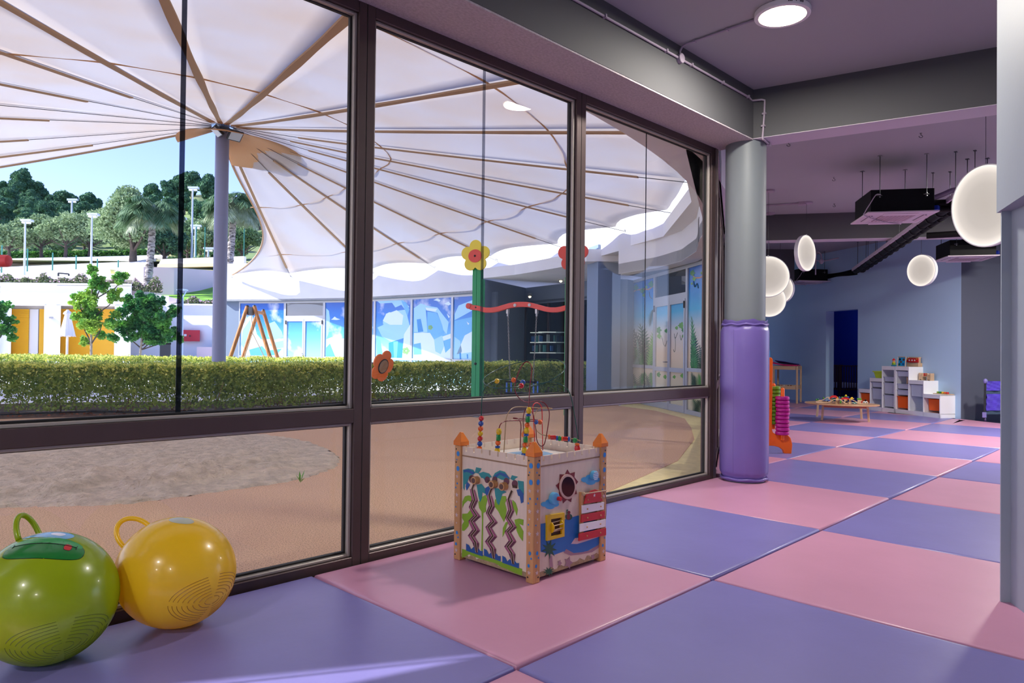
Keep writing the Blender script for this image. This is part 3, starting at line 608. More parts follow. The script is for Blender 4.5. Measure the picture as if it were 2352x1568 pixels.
for dx, dy, xs_, ys_ in ((0, 0, 1, 1), (205, 72, 1, 1), (437, 120, 1, 1.02)):
    Z = [(290, 430), (320, 560), (280, 650), (345, 750), (280, 815), (335, 920), (278, 990), (330, 1070), (345, 1190)]
    Z = [(x+dx, 380+(y-380)*ys_+dy) for x, y in Z]; W_ = [30, 36, 32, 44, 38, 46, 42, 40, 12]
    for i in range(8):
        (xa, ya), (xb, yb_) = Z[i], Z[i+1]; wa, wb = W_[i], W_[i+1]
        g1([(xa-wa, ya), (xa+wa, ya+12), (xb+wb, yb_+12), (xb-wb, yb_)], (pm_ if i % 2 == 0 else dpm), 'painted_trunk', k=3)
    for w__, mm, kk, nm in ((19, mat('cut_edge', (236, 214, 196), .6), 5, 'slot_edge'), (14, mat('slot_dark', (70, 40, 22), .7), 6, 'maze_slot')):
        full = [(Z[0][0]+42, Z[0][1]-100), (Z[0][0]+20, Z[0][1]-50)]+Z
        mb = MB(); P = [px_(1030+x/5.227, 1040+y/5.227, PX) for x, y in full]; P = [Vector((PX-.0012-.0005*kk, p.y, p.z)) for p in P]
        for i in range(len(P)-1): mb.bar(P[i], P[i+1], .0006, w__/5.227/1620*4*1.15*2*.5+.001, up=(0, 1, 0) if abs((P[i+1]-P[i]).normalized().y) < .5 else (0, 0, 1))
        mb = MB()
        L_ = []; R_ = []
        for i, p in enumerate(P):
            d = (P[min(i+1, len(P)-1)]-P[max(0, i-1)]).normalized(); nn = Vector((0, -d.z, d.y)); hw = w__*.00048; L_.append(p+nn*hw); R_.append(p-nn*hw)
        for i in range(len(P)-1): mb.prism([L_[i], L_[i+1], R_[i+1], R_[i]], (-.0004, 0, 0))
        mb.build(nm, mm, pL)
for cx, cy, r_ in ((285, 310, 46), (470, 320, 40), (560, 320, 40), (700, 340, 44), (800, 370, 46)): g1([(cx+r_*.75*math.cos(a), cy+r_*math.sin(a)) for a in np.linspace(0, 2*pi, 20, endpoint=False)], dpm, 'painted_coconut', k=4)
for x0, y0, x1, y1 in ((262, 275, 305, 300), (475, 320, 520, 350), (775, 380, 830, 415)): g1([(x0, y0), (x1, y0+12), (x1, y1+8), (x0, y1)], mat('slot_dark', (70, 40, 22), .7), 'slot', k=6)
for cx, cy in ((352, 322), (565, 370), (688, 395)):
    p = px_(1030+cx/5.227, 1040+cy/5.227, PX); kn = MB(); kn.cyl((PX-.001, p.y, p.z), (PX-.034, p.y, p.z), .0215, 24)
    ko = kn.build('maze_knob', m_beech, cube, bevel=.002); k2 = MB(); k2.cyl((PX-.0341, p.y, p.z), (PX-.0352, p.y, p.z), .0145, 20); k2.build('knob_spot', mat('knob_brown', (84, 52, 44), .5), ko)
# right panel
g2([(165, 850), (450, 800), (610, 750), (885, 760), (885, 985), (860, 1100), (700, 1190), (590, 1215), (490, 1215), (440, 1180), (330, 1220), (165, 1185)], cm('sea'), 'painted_sea')
g2([(470, 1150), (560, 1200), (660, 1190), (760, 1165), (880, 1090), (882, 1120), (780, 1190), (640, 1215), (520, 1230), (440, 1195)], cm('mauve'), 'painted_shore', k=1)
g2([(528, 1090), (575, 1020), (700, 1010), (860, 985), (850, 1010), (700, 1060), (600, 1090)], cm('sand'), 'painted_island', k=1)
g2([(485, 195), (515, 245), (575, 228), (570, 290), (615, 345), (580, 390), (600, 490), (545, 500), (530, 590), (480, 560), (432, 605), (420, 535), (385, 515), (385, 450), (345, 390), (390, 350), (393, 255), (455, 258)], cm('dred'), 'painted_sun')
for r1, r2, mm, d_, th_, nm in ((97, 150, mat('mirror_rim_wood', (214, 178, 164), .4), .0016, .006, 'mirror_rim'), (78, 120, mat('mirror_dark', (66, 40, 40), .08, metal=.85), .0080, .001, 'mirror')):
    g2([(482+r1*math.cos(a), 402+r2*math.sin(a)) for a in np.linspace(0, 2*pi, 32, endpoint=False)], mm, nm, k=2, dd=d_, th=th_)
cl = cm('cloud')
for cx, cy, s_ in ((275, 615, 1), (762, 320, 1.05)):
    g2([(cx+s_*(95*math.cos(a)+14*math.cos(5*a)), cy+s_*(50*math.sin(a)+9*math.sin(5*a))) for a in np.linspace(0, 2*pi, 40, endpoint=False)], cm('sky'), 'painted_cloud', k=1)
for cx, cy, st in ((305, 540, 0), (785, 265, 1)):
    p = py_(1210+cx/5.227, 1040+cy/5.227, PY); mb = MB(); mb.cyl((p.x, PY-.001, p.z), (p.x, PY-.026, p.z), .032 if st == 0 else .026, 28); dsk = mb.build('cloud_disc', cl, cube, bevel=.003)
    if st:
        mb = MB()
        for k in range(-2, 3): w__ = math.sqrt(max(0, .024**2-(k*.0095)**2)); mb.bb((p.x-w__, PY-.0275, p.z+k*.0095-.002), (p.x+w__, PY-.0262, p.z+k*.0095+.002))
        mb.build('white_stripes', cm('white'), dsk)
    else:
        mb = MB(); mb.cyl((p.x+.016, PY-.026, p.z-.001), (p.x+.016, PY-.048, p.z-.001), .011, 18); mb.build('red_peg', cm('red'), dsk, bevel=.002)
mb = MB(); f = lambda x, y: py_(1210+x/5.227, 1040+y/5.227, PY)
a, b = f(222, 745), f(430, 712); c_, d_ = f(430, 995), f(222, 1050); i1, i2, i3, i4 = f(268, 790), f(400, 768), f(400, 965), f(268, 998)
for q in ([a, b, i2, i1], [b, c_, i3, i2], [c_, d_, i4, i3], [d_, a, i1, i4]): mb.prism([Vector((v.x, PY-.001, v.z)) for v in q], (0, -.013, 0))
fr = mb.build('yellow_frame', cm('yellow'), cube)
g2([(268, 790), (400, 768), (400, 965), (268, 998)], mat('slot_dark', (70, 40, 22), .7), 'drum_opening', k=2)
xc = (i1.x+i2.x)/2; zc = (i1.z+i4.z)/2
for xx in (i1.x+.006, i2.x-.004):
    mb = MB(); mb.lathe([(.030, -.0025), (.030, .0025)], (xx, PY-.002, zc), 24, Matrix.Rotation(pi/2, 3, 'Y')); mb.build('drum_disc', cm('yellow'), fr)
mb = MB()
for k in range(7):
    aa = 2*pi*k/7; mb.cyl((i1.x+.006, PY-.002+.025*math.cos(aa), zc+.025*math.sin(aa)), (i2.x-.004, PY-.002+.025*math.cos(aa), zc+.025*math.sin(aa)), .003, 8)
mb.build('drum_rods', m_wood, fr)
g2([(500+42*math.cos(a), 765+38*math.sin(a)) for a in np.linspace(0, 2*pi, 20, endpoint=False)], cm('dgreen'), 'painted_boat', k=3)
g2([(495+22*math.cos(a), 765+34*math.sin(a)) for a in np.linspace(0, 2*pi, 16, endpoint=False)], cm('dred'), 'painted_porthole', k=4)
g2([(470, 680), (490, 676), (490, 690), (480, 692), (480, 730), (470, 730)], cm('dgreen'), 'painted_periscope', k=4); g2([(500+18*math.cos(a), 712+20*math.sin(a)) for a in np.linspace(0, 2*pi, 12, endpoint=False)], cm('dred'), 'painted_hatch', k=4)
for cx, cy, s_ in ((265, 1150, 1), (260, 1420, .75)):
    pts = []
    for k in range(18):
        a = 2*pi*k/18+.1; r_ = 100*s_ if k % 2 == 0 else 42*s_; pts.append((cx+r_*math.cos(a)*.95, cy+r_*math.sin(a)*(1.25 if s_ == 1 else .8)))
    g2(pts, cm('dgreen'), 'painted_palm', k=3)
g2([(262, 1240), (298, 1230), (312, 1370), (270, 1370)], cm('mauve'), 'painted_trunk', k=2)
for cx, cy, r_ in ((390, 1320, 38), (495, 1315, 70), (790, 1245, 34)):
    g2([(cx+(r_ if k % 2 == 0 else r_*.5)*math.sin(2*pi*k/10+.3)*.8, cy-(r_ if k % 2 == 0 else r_*.5)*math.cos(2*pi*k/10+.3)*1.15) for k in range(10)], cm('mauve'), 'painted_starfish', k=2)
# xylophone
bars = [((650, 605), (675, 500), (740, 440), (790, 430), (850, 460), (872, 570), 'r'), ((625, 622), (888, 580), (886, 670), (625, 720), 'w'), ((618, 732), (898, 684), (898, 772), (612, 826), 'r'), ((600, 842), (908, 785), (906, 876), (598, 940), 'w'), ((590, 958), (914, 890), (914, 976), (586, 1048), 'r')]
mb = MB(); q = [f(610, 470), f(640, 470), f(640, 1000), f(610, 1000)]; mb.prism([Vector((v.x+.01, PY-.002, v.z)) for v in q], (0, -.014, 0)); q = [f(820, 440), f(850, 440), f(850, 960), f(820, 960)]; mb.prism([Vector((v.x, PY-.002, v.z)) for v in q], (0, -.014, 0)); xy = mb.build('xylophone', m_beech, cube)
for b_ in bars:
    mm = cm('red') if b_[-1] == 'r' else cm('white'); P = [f(*q) for q in b_[:-1]]; P = [Vector((v.x, PY-.017, v.z)) for v in P]
    mb = MB(); mb.prism(P, (0, -.007, 0)); mb.build('bar', mm, xy, bevel=.0015)
mb = MB()
for x, y in ((693, 556), (850, 528), (687, 663), (847, 632), (687, 768), (846, 738), (683, 878), (843, 842), (681, 984), (842, 947)): p = f(x, y); mb.sph((p.x, PY-.025, p.z), .0048, 10, 6)
mb.build('rivets', m_beech, xy, kind='stuff')
p = f(770, 500); mb = MB(); mb.prism([Vector((p.x+(.011 if k % 2 == 0 else .005)*math.sin(2*pi*k/10), PY-.0245, p.z+(.011 if k % 2 == 0 else .005)*math.cos(2*pi*k/10))) for k in range(10)], (0, -.0005, 0)); mb.build('star', cm('white'), xy)
a = f(622, 480); b = f(905, 440); mb = MB(); mb.cyl((a.x, PY-.035, a.z), (b.x, PY-.03, b.z), .0035, 8); mb.build('mallet_stick', m_wood, cube); mb = MB(); mb.sph((a.x, PY-.035, a.z), .0115, 16, 10); mb.build('mallet_head', mat('mallet_felt', (186, 160, 128), .8), cube, smooth=True)
pp = [f(x, y) for x, y in ((880, 450), (915, 520), (925, 620), (918, 740), (912, 800))]; mb = MB(); mb.tube([Vector((v.x, PY-.02, v.z)) for v in pp], .0013, 6); mb.build('string', cm('dred'), cube)
# bead wires
def smooth_path(P, n=8):
    out = []; P = [Vector(p) for p in P]
    for i in range(len(P)-1):
        p0 = P[max(i-1, 0)]; p1 = P[i]; p2 = P[i+1]; p3 = P[min(i+2, len(P)-1)]
        for k in range(n):
            t = k/n; out.append(.5*((2*p1)+(p2-p0)*t+(2*p0-5*p1+4*p2-p3)*t*t+(3*p1-p0-3*p2+p3)*t**3))
    return out+[P[-1]]
def wpx(L): return [at(1030+x/6.03, 820+y/6.03, D) for x, y, D in L]
def wire(L, m, r=.0028, name='bead_wire'): mb = MB(); mb.tube(smooth_path(wpx(L)), r, 8); return mb.build(name, m, cube, smooth=True)
wg = mat('green_wire_coating', (12, 74, 62), .25); wr = mat('dark_red_wire_coating', (120, 18, 30), .25); wr2 = mat('red_wire_coating', (214, 24, 24), .25); wb = mat('brass_wire_coating', (176, 142, 100), .3)
wire([(428, 1330, 3.96), (440, 1100, 3.96), (455, 810, 3.96), (462, 600, 3.96), (480, 480, 3.97), (530, 390, 4.0), (620, 335, 4.05), (740, 312, 4.1), (860, 308, 4.12), (970, 320, 4.1), (1030, 348, 4.0), (1010, 392, 3.9), (850, 425, 3.84), (700, 428, 3.83), (570, 408, 3.86), (488, 350, 3.93), (505, 280, 4.0), (600, 210, 4.08), (750, 140, 4.15), (950, 80, 4.22), (1150, 45, 4.26), (1350, 28, 4.27), (1500, 38, 4.24), (1590, 78, 4.18), (1617, 130, 4.1), (1590, 200, 4.03), (1500, 270, 3.98), (1380, 340, 3.95), (1250, 387, 3.95), (1140, 403, 4.0), (1120, 400, 4.06), (1200, 380, 4.12), (1330, 352, 4.14), (1450, 345, 4.12), (1560, 378, 4.1), (1650, 450, 4.09), (1700, 560, 4.08), (1735, 740, 4.08), (1770, 950, 4.08), (1796, 1150, 4.08), (1788, 1340, 4.08)], wg)
wire([(1045, 1430, 3.92), (1085, 1050, 3.93), (1110, 700, 3.94), (1128, 400, 3.96), (1150, 230, 4.0), (1148, 120, 4.03), (1095, 64, 4.05), (1030, 100, 4.04), (960, 240, 4.0), (920, 400, 3.97), (935, 500, 3.97), (1000, 585, 4.0), (1090, 622, 4.05), (1200, 610, 4.1), (1290, 615, 4.12), (1360, 670, 4.13), (1398, 780, 4.12), (1380, 950, 4.1), (1350, 1120, 4.07), (1320, 1215, 4.05), (1270, 1225, 4.06), (1225, 1150, 4.07), (1210, 1000, 4.1), (1175, 800, 4.12), (1120, 720, 4.14), (1060, 740, 4.14), (1035, 860, 4.12), (1045, 1020, 4.1), (1060, 1250, 4.1)], wr)
wire([(675, 1330, 3.9), (690, 1080, 3.9), (705, 970, 3.9), (740, 910, 3.92), (820, 882, 3.96), (1000, 878, 4.02), (1180, 888, 4.08), (1250, 895, 4.13), (1230, 870, 4.16), (1150, 862, 4.18), (1010, 855, 4.2), (910, 850, 4.2), (905, 840, 4.2), (960, 850, 4.16), (995, 900, 4.12), (1005, 960, 4.1), (998, 1100, 4.1), (992, 1290, 4.1)], wr)
wire([(1195, 1180, 4.1), (1185, 950, 4.14), (1168, 720, 4.16), (1185, 650, 4.18), (1230, 632, 4.2), (1275, 665, 4.2), (1295, 740, 4.2), (1300, 1000, 4.2), (1306, 1290, 4.2)], wr2)
wire([(768, 1320, 3.95), (785, 1050, 3.95), (800, 850, 3.97), (850, 740, 4.0), (930, 692, 4.05), (1080, 690, 4.1), (1200, 700, 4.15), (1330, 712, 4.2), (1440, 714, 4.22), (1340, 695, 4.24), (1250, 715, 4.24), (1200, 790, 4.22), (1190, 900, 4.18), (1215, 1000, 4.14), (1280, 1065, 4.1), (1380, 1090, 4.08), (1560, 1130, 4.07), (1720, 1130, 4.06), (1830, 1160, 4.05)], wb)
bc = {k: mat('bead_'+k, C_[k], .22, coat=.3) for k in ('red', 'blue', 'orange', 'yellow', 'green', 'maroon')}
def bead(x, y, D, c, kind='s', r=.0152, ax=None, name='bead'):
    p = at(1030+x/6.03, 820+y/6.03, D); mb = MB(); ax = Vector(ax or (0, 0, 1)).normalized(); q = Vector((0, 0, 1)).rotation_difference(ax).to_matrix()
    if kind == 's': mb.sph(p, r, 16, 12)
    elif kind == 'f': mb.lathe([(.004, -.007), (r*.8, -.0055), (r, 0), (r*.8, .0055), (.004, .007)], p, 18, q)
    elif kind == 'c': mb.lathe([(r*.82, -.016), (r*.85, -.015), (r*.85, .015), (r*.82, .016)], p, 18, q)
    else: mb.lathe([(.006, -.018), (r*.8, -.015), (r*1.02, -.004), (r*1.02, .004), (r*.8, .015), (.006, .018)], p, 18, q)
    mb.build(name, bc[c], cube, smooth=50)
for y, c in ((848, 'red'), (918, 'blue'), (990, 'orange'), (1058, 'yellow'), (1128, 'red'), (1198, 'blue'), (1262, 'orange')): bead(455-(y-848)*.06, y, 3.96, c)
for y, c, k in ((1030, 'yellow', 'b'), (1112, 'green', 'c'), (1185, 'orange', 's'), (1243, 'blue', 'f'), (1300, 'yellow', 'b')): bead(700-(y-1030)*.09, y, 3.9, c, k)
for y, c, k in ((738, 'yellow', 'b'), (800, 'blue', 'f'), (860, 'green', 'c'), (938, 'orange', 's'), (1015, 'yellow', 'b'), (1076, 'blue', 'f'), (1138, 'green', 'c'), (1213, 'orange', 's'), (1290, 'yellow', 'b'), (1350, 'blue', 's')): bead(1114-(y-738)*.115, y, 3.93, c, k)
bead(672, 331, 4.07, 'yellow'); bead(903, 317, 4.11, 'orange'); bead(1031, 348, 4.02, 'blue'); bead(1009, 396, 3.9, 'red'); bead(1215, 900, 4.1, 'blue', 's', .013); bead(1268, 898, 4.13, 'orange')
hx = tuple(RR)
for x, y, c, k in ((1395, 1103, 'orange', 'f'), (1450, 1112, 'red', 'c'), (1503, 1121, 'blue', 'f'), (1540, 1126, 'green', 's'), (1574, 1129, 'orange', 'f'), (1612, 1131, 'red', 'c'), (1668, 1135, 'blue', 'f')): bead(x, y, 4.07, c, k, ax=hx)
bead(1752, 1152, 4.06, 'green'); bead(1784, 1207, 4.07, 'orange', 'f'); bead(1784, 1262, 4.07, 'red', 'b', .0175); bead(1778, 1310, 4.07, 'blue')
bead(1140, 1215, 4.1, 'orange')
# ------------------------------------------------------------------ giant four-in-a-row game frame (orange) with ring posts
def local_frame(o, e1): e1 = Vector(e1).normalized(); e2 = Vector((e1.y, -e1.x, 0)); return lambda a, b, z: Vector(o)+e1*a+e2*b+Vector((0, 0, z))
gb = pz(1818, 1041, 0); g_e = Vector((-RR[0], -RR[1], 0)).normalized(); g_e = (Matrix.Rotation(0.0, 3, 'Z') @ g_e)     # towards the left of the picture
sc_ = gb-Vector((CAM[0], CAM[1], 0)); DG = proj(gb)[2]; k_ = DG/1620          # metres per pixel there
gm = thing('four_in_a_row_game', 'giant orange upright four-in-a-row game half hidden behind the purple column', 'game', (gb.x, gb.y, 0))
G = local_frame(gb, g_e)
def gp(px, py): return ((1826-px)*k_, (1041-py)*k_)        # along, z in metres
def gpoly(name, P, m, d0, d1, **k):
    mb = MB(); mb.prism([G(gp(x, y)[0]+0, d0, gp(x, y)[1]) for x, y in P], G(0, d1, 0)-G(0, d0, 0)); return mb.build(name, m, gm, **k)
foot = [(1824, 1041), (1808, 1041), (1805, 1033), (1797, 1027), (1785, 1024), (1750, 1022), (1715, 1024), (1703, 1030), (1696, 1041), (1680, 1041), (1678, 1015), (1686, 1000), (1700, 996), (1720, 992), (1724, 985), (1724, 825), (1727, 821), (1776, 821), (1780, 825), (1779, 985), (1781, 993), (1788, 997), (1800, 999), (1815, 998), (1822, 1005), (1826, 1020)]
fr = gpoly('side_frame', foot, m_orange, -.03, .03, bevel=.008)
rec = [(1768, 875), (1776, 873), (1776, 938), (1768, 941)]; gpoly('recess', rec, mat('orange_plastic_dark', (214, 84, 6), .45), -.032, -.0295)
gpoly('recess_edge', [(1769.5, 878), (1775, 877), (1775, 937), (1769.5, 938)], m_orange, -.0325, -.0315)
for py in (864, 954):
    mb = MB(); c = G(*[gp(1765, py-4)[0], -.031, gp(1765, py-4)[1]]); mb.cyl(c, c+(G(0, -.004, 0)-G(0, 0, 0)), .014, 20); mb.build('bolt_hole', mat('hole_dark', (40, 20, 40), .6), fr)
for py in (864, 954, 998.5):
    mb = MB(); c = G(*[gp(1765, py)[0], -.03, gp(1765, py)[1]]); mb.cyl(c, c+(G(0, -.03, 0)-G(0, 0, 0)), .014, 18); mb.build('blue_bolt', m_blue, gm, bevel=.003)
gpoly('slider_tab', [(1774, 821), (1774, 806), (1771, 802), (1764, 802), (1755, 806), (1755, 821)], m_blue, -.02, .02, bevel=.004)
gpoly('slider_arrow', [(1763, 812), (1767, 808), (1767, 811), (1770, 811), (1770, 813), (1767, 813), (1767, 816)], mat('blue_plastic_dark', (10, 110, 170), .4), -.023, -.0195)
tc_ = bpy.data.curves.new('lettering', 'FONT'); tc_.body = 'BER'; tc_.size = .075; tc_.extrude = .003; tc_.align_x = 'RIGHT'; tc_.materials.append(m_orange)
_tmp = bpy.data.objects.new('tmp', tc_); COL.objects.link(_tmp); bpy.context.view_layer.update(); _me = bpy.data.meshes.new_from_object(_tmp.evaluated_get(bpy.context.evaluated_depsgraph_get())); bpy.data.objects.remove(_tmp); to = bpy.data.objects.new('lettering', _me); COL.objects.link(to); to.parent = gm
p0 = G(gp(1786, 1018)[0], -.0315, gp(1786, 1018)[1]); ex = -g_e; ez = Vector((0, 0, 1)); ey = ex.cross(ez)
if (Vector((CAM[0], CAM[1], 0))-gb).dot(-Vector((-g_e.y, g_e.x, 0))) < 0: pass
to.matrix_local = WM[gm.name].inverted() @ Matrix(((ex.x, 0, -ex.cross(ez).x*-1, p0.x), (ex.y, 0, -ex.cross(ez).y*-1, p0.y), (ex.z, 1, 0, p0.z), (0, 0, 0, 1)))
gpoly('name_plate', [(1760, 1006), (1788, 1006), (1788, 1020), (1760, 1020)], m_orange, -.0312, -.029, bevel=.001)
def ringpost(px, pyb, n, m, name, d, tip, r=.077*.52/.5):
    a, z = gp(px, pyb); c = G(a, d, 0); kk = k_
    mb = MB(); zt = gp(px, tip)[1]; mb.tube([(c.x, c.y, z-.06), (c.x, c.y, z), (c.x, c.y, zt-.02), (c.x, c.y, zt-.008), (c.x, c.y, zt)], [.02, .022, .022, .017, .006], 16); mb.build('peg', m_orange, gm, smooth=40)
    for i in range(n):
        zz = z+.0232*i*2*.99+.0235; rr_ = r*(1+.0*i); ox_ = rnd.uniform(-.005, .005)
        mb = MB(); prof = [(.026, -.021), (rr_*.8, -.0225), (rr_*.96, -.017), (rr_, -.006), (rr_, .006), (rr_*.96, .017), (rr_*.8, .0225), (.026, .021)]
        mb.lathe(prof+[prof[0]], (c.x+ox_, c.y+rnd.uniform(-.004, .004), zz), 28); mb.build(name, m, gm, smooth=45)
ringpost(1801, 997.5, 10, m_mag, 'magenta_ring', -.05, 890)
ringpost(1790.5, 976, 10, m_grn, 'green_ring', .09, 881)
# ------------------------------------------------------------------ changing table by the far wall
N0 = pz(1830.6, 926.6, 0); kc = proj(N0)[2]/1620; rgt = Vector((RR[0], RR[1], 0)).normalized(); fwd = Vector((FF[0], FF[1], 0)).normalized()
e1 = (-rgt*45.5*kc+fwd*.27).normalized(); e2 = Vector((-e1.y, e1.x, 0)); e2 = e2 if e2.dot(fwd) > 0 else -e2
ct = thing('changing_table', 'slatted pale wood changing table with a shelf, left of the far doorway', 'table', (N0.x, N0.y, 0))
Lx, Ly, Hc = .53, .62, .885; T = lambda a, b, z: N0+e1*a+e2*b+Vector((0, 0, z))
for a, b in ((0, 0), (Lx, 0), (0, Ly), (Lx, Ly)): mb = MB(); mb.bar(T(a, b, .001), T(a, b, Hc), .042, .042, up=e1); mb.build('leg', m_wood, ct, bevel=.003)
for z in (Hc-.045, .37):
    for q in (((0, 0), (Lx, 0)), ((0, Ly), (Lx, Ly)), ((0, 0), (0, Ly)), ((Lx, 0), (Lx, Ly))):
        mb = MB(); mb.bar(T(*q[0], z), T(*q[1], z), .09, .02, up=(0, 0, 1)) if False else mb.prism([T(*q[0], z-.04), T(*q[1], z-.04), T(*q[1], z+.045), T(*q[0], z+.045)], (e2 if q[0][1] == q[1][1] else e1)*.02); mb.build('rail', m_wood, ct)
    mb = MB(); mb.prism([T(.02, .02, z), T(Lx-.02, .02, z), T(Lx-.02, Ly-.02, z), T(.02, Ly-.02, z)], (0, 0, .012)); mb.build('shelf', m_wood, ct)
mm_ = thing('changing_mat', 'magenta and blue folded changing pad lying on the pale wood changing table', 'pad', tuple(T(.3, .3, Hc)))
mb = MB(); P = [T(.0, -.02, Hc+.003), T(.3, -.03, Hc+.006), T(.55, -.03, Hc+.045), T(.66, -.02, Hc+.085), T(.66, .3, Hc+.095), T(.5, .5, Hc+.02), T(.2, .55, Hc+.006), T(-.01, .5, Hc+.004)]
mb.prism(P[:], (0, 0, .03)); mb.build('cushion', mat('magenta_vinyl', (190, 16, 96), .4), mm_, bevel=.012)
mb = MB(); mb.prism([T(-.02, .2, Hc+.035), T(.1, .25, Hc+.05), T(.3, .2, Hc+.09), T(.55, .25, Hc+.12), T(.5, .5, Hc+.06), T(.1, .6, Hc+.035)], (0, 0, .02)); mb.build('blue_cover', mat('blue_vinyl', (44, 52, 128), .4), mm_, bevel=.008)
for i in range(6):
    p = T(.1+.07*i, .12+.07*(i % 3), .386); mb = MB(); mb.sph((0, 0, .02), .024+.005*(i % 2), 8, 6, (1.2, .8, .7))
    mb.build('cloth_roll', mat('small_%d' % (i % 3), ((236, 236, 240), (120, 40, 60), (40, 60, 70))[i % 3], .6), None, smooth=True, label='small %s bundle on the lower shelf of the changing table, %s' % (('white', 'dark red', 'dark grey')[i % 3], 'to the left' if i < 3 else 'to the right'), cat='cloth', group='small bundles on the changing table shelf', local=True).location = p
# ------------------------------------------------------------------ low play table with wooden train set
tl_ = pz(1888, 965, 0); tr_ = pz(1996, 969, 0); zt_ = .325
el_ = at(1848, 921, 12.6); er_ = at(2021, 930, 12.2)
tc1 = (pz(1848, 922, zt_)+pz(2021.5, 929.5, zt_))/2; tx = (pz(2021.5, 929.5, zt_)-pz(1848, 922, zt_)); Rt = tx.length/2; tx.normalize(); ty = Vector((-tx.y, tx.x, 0)); ty = ty if ty.dot(fwd) > 0 else -ty
pt_ = thing('play_table', 'low oval wooden play table carrying the toy railway', 'table', (tc1.x, tc1.y, 0))
PT = lambda a, b, z: Vector((tc1.x, tc1.y, 0))+tx*a+ty*b+Vector((0, 0, z))
Ry = Rt*.80
mb = MB(); n = 64
for z, s_ in ((zt_-.022, .985), (zt_-.014, 1), (zt_-.006, 1), (zt_, .99)): pass
vs = []; fs = []
for z, s_ in ((zt_-.022, .985), (zt_-.014, 1), (zt_-.006, 1), (zt_, .99)):
    for k in range(n): a = 2*pi*k/n; vs.append(PT(Rt*s_*math.cos(a), Ry*s_*math.sin(a), z))
for i in range(3):
    for k in range(n): fs.append((i*n+k, i*n+(k+1) % n, (i+1)*n+(k+1) % n, (i+1)*n+k))
fs += [tuple(range(n-1, -1, -1)), tuple(range(3*n, 4*n))]; mb.add(vs, fs); mb.build('tabletop', mat('table_top_wood', (196, 150, 108), .25, var=.1, vscale=4, stretch=(1, 8, 1)), pt_, smooth=40)
def inv(p): d = p-PT(0, 0, 0); return d.dot(tx), d.dot(ty)
legs = [inv(pz(1888, 965, 0)), inv(pz(1996, 969, 0))]; legs += [inv(pz(1876.5, 956, 0)), inv(pz(1979, 962, 0))]
for (a, b) in legs:
    s_ = .94; mb = MB(); mb.bar(PT(a, b, .001), PT(a*s_, b*s_, zt_-.022), .05, .035, up=tx); mb.build('leg', m_wood, pt_, bevel=.003)
for i, j in ((0, 1), (2, 3)):
    a, b = legs[i], legs[j]; mb = MB(); mb.prism([PT(a[0]*.95, a[1]*.93, zt_-.09), PT(b[0]*.95, b[1]*.93, zt_-.09), PT(b[0]*.95, b[1]*.93, zt_-.023), PT(a[0]*.95, a[1]*.93, zt_-.023)], ty*.02); mb.build('apron', mat('apron_wood', (190, 110, 80), .4), pt_)
# railway pieces: zoom frame origin (1840,880) scale 11.76; b = depth offset on the table
kt = 12.35/1620
def tp(x, y, b=-.1):
    px, py = 1840+x/11.76, 880+y/11.76; o = PT(0, b, 0); n = (fwd.x, fwd.y, 0); return pl(px, py, (o.x, o.y, 0), n)
def track(name, P, b, label, w_=.04, h=.012):
    Q = smooth_path([tp(x, y, b) for x, y in P], 5); Q = [Vector((q.x, q.y, max(q.z, zt_+.004))) for q in Q]; L_ = [q-ty*w_/2 for q in Q]; R_ = [q+ty*w_/2 for q in Q]; mb = MB(); nq = len(Q)
    vs = L_+R_+[q+Vector((0, 0, h)) for q in L_]+[q+Vector((0, 0, h)) for q in R_]; fs = []
    for i in range(nq-1): fs += [(i, i+1, nq+i+1, nq+i), (2*nq+i, 3*nq+i, 3*nq+i+1, 2*nq+i+1), (i, 2*nq+i, 2*nq+i+1, i+1), (nq+i, nq+i+1, 3*nq+i+1, 3*nq+i)]
    fs += [(0, nq, 3*nq, 2*nq), (nq-1, 3*nq-1, 4*nq-1, 2*nq-1)]
    mb.add(vs, fs); m0 = Q[0]; return mb.build(name, m_wood, None, label=label, cat='toy track', group='toy railway tracks', origin=tuple(m0))
track('toy_track', [(400, 515), (480, 525), (600, 530), (700, 525), (780, 500), (860, 460), (940, 435), (1000, 430)], -.22, 'curved wooden toy track rising from the left front of the play table')
track('toy_track', [(430, 490), (470, 470), (560, 465), (640, 430), (700, 390), (770, 385)], -.02, 'wooden toy track climbing to the red arch bridge at the left')
track('toy_track', [(980, 430), (1060, 440), (1130, 500), (1200, 550), (1250, 545)], -.2, 'wooden toy track descending in the middle of the play table')
track('toy_track', [(1300, 450), (1380, 455), (1460, 490), (1550, 545), (1640, 555), (1800, 555)], -.2, 'wooden toy track descending at the right of the play table')
track('toy_track', [(470, 490), (560, 500), (680, 505), (760, 500)], .12, 'flat wooden toy track at the back left of the play table')
track('toy_track', [(1560, 520), (1640, 515), (1740, 520), (1820, 540)], .12, 'flat wooden toy track at the back right of the play table')
def toy(name, label, cat, x, y, b, group=None):
    p = tp(x, y, b); p.z = max(p.z, zt_); return thing(name, label, cat, tuple(p), group=group), p
def tb(par, name, x0, y0, x1, y1, b, dep, m, **k):
    a = tp(x0, y1, b); c = tp(x1, y1, b); d = tp(x1, y0, b); e = tp(x0, y0, b); zb = max(zt_, a.z) if k.pop('sit', False) else a.z
    mb = MB(); mb.prism([Vector((a.x, a.y, zb)), Vector((c.x, c.y, zb)), d, e], ty*dep); return mb.build(name, m, par, bevel=.003, **k)
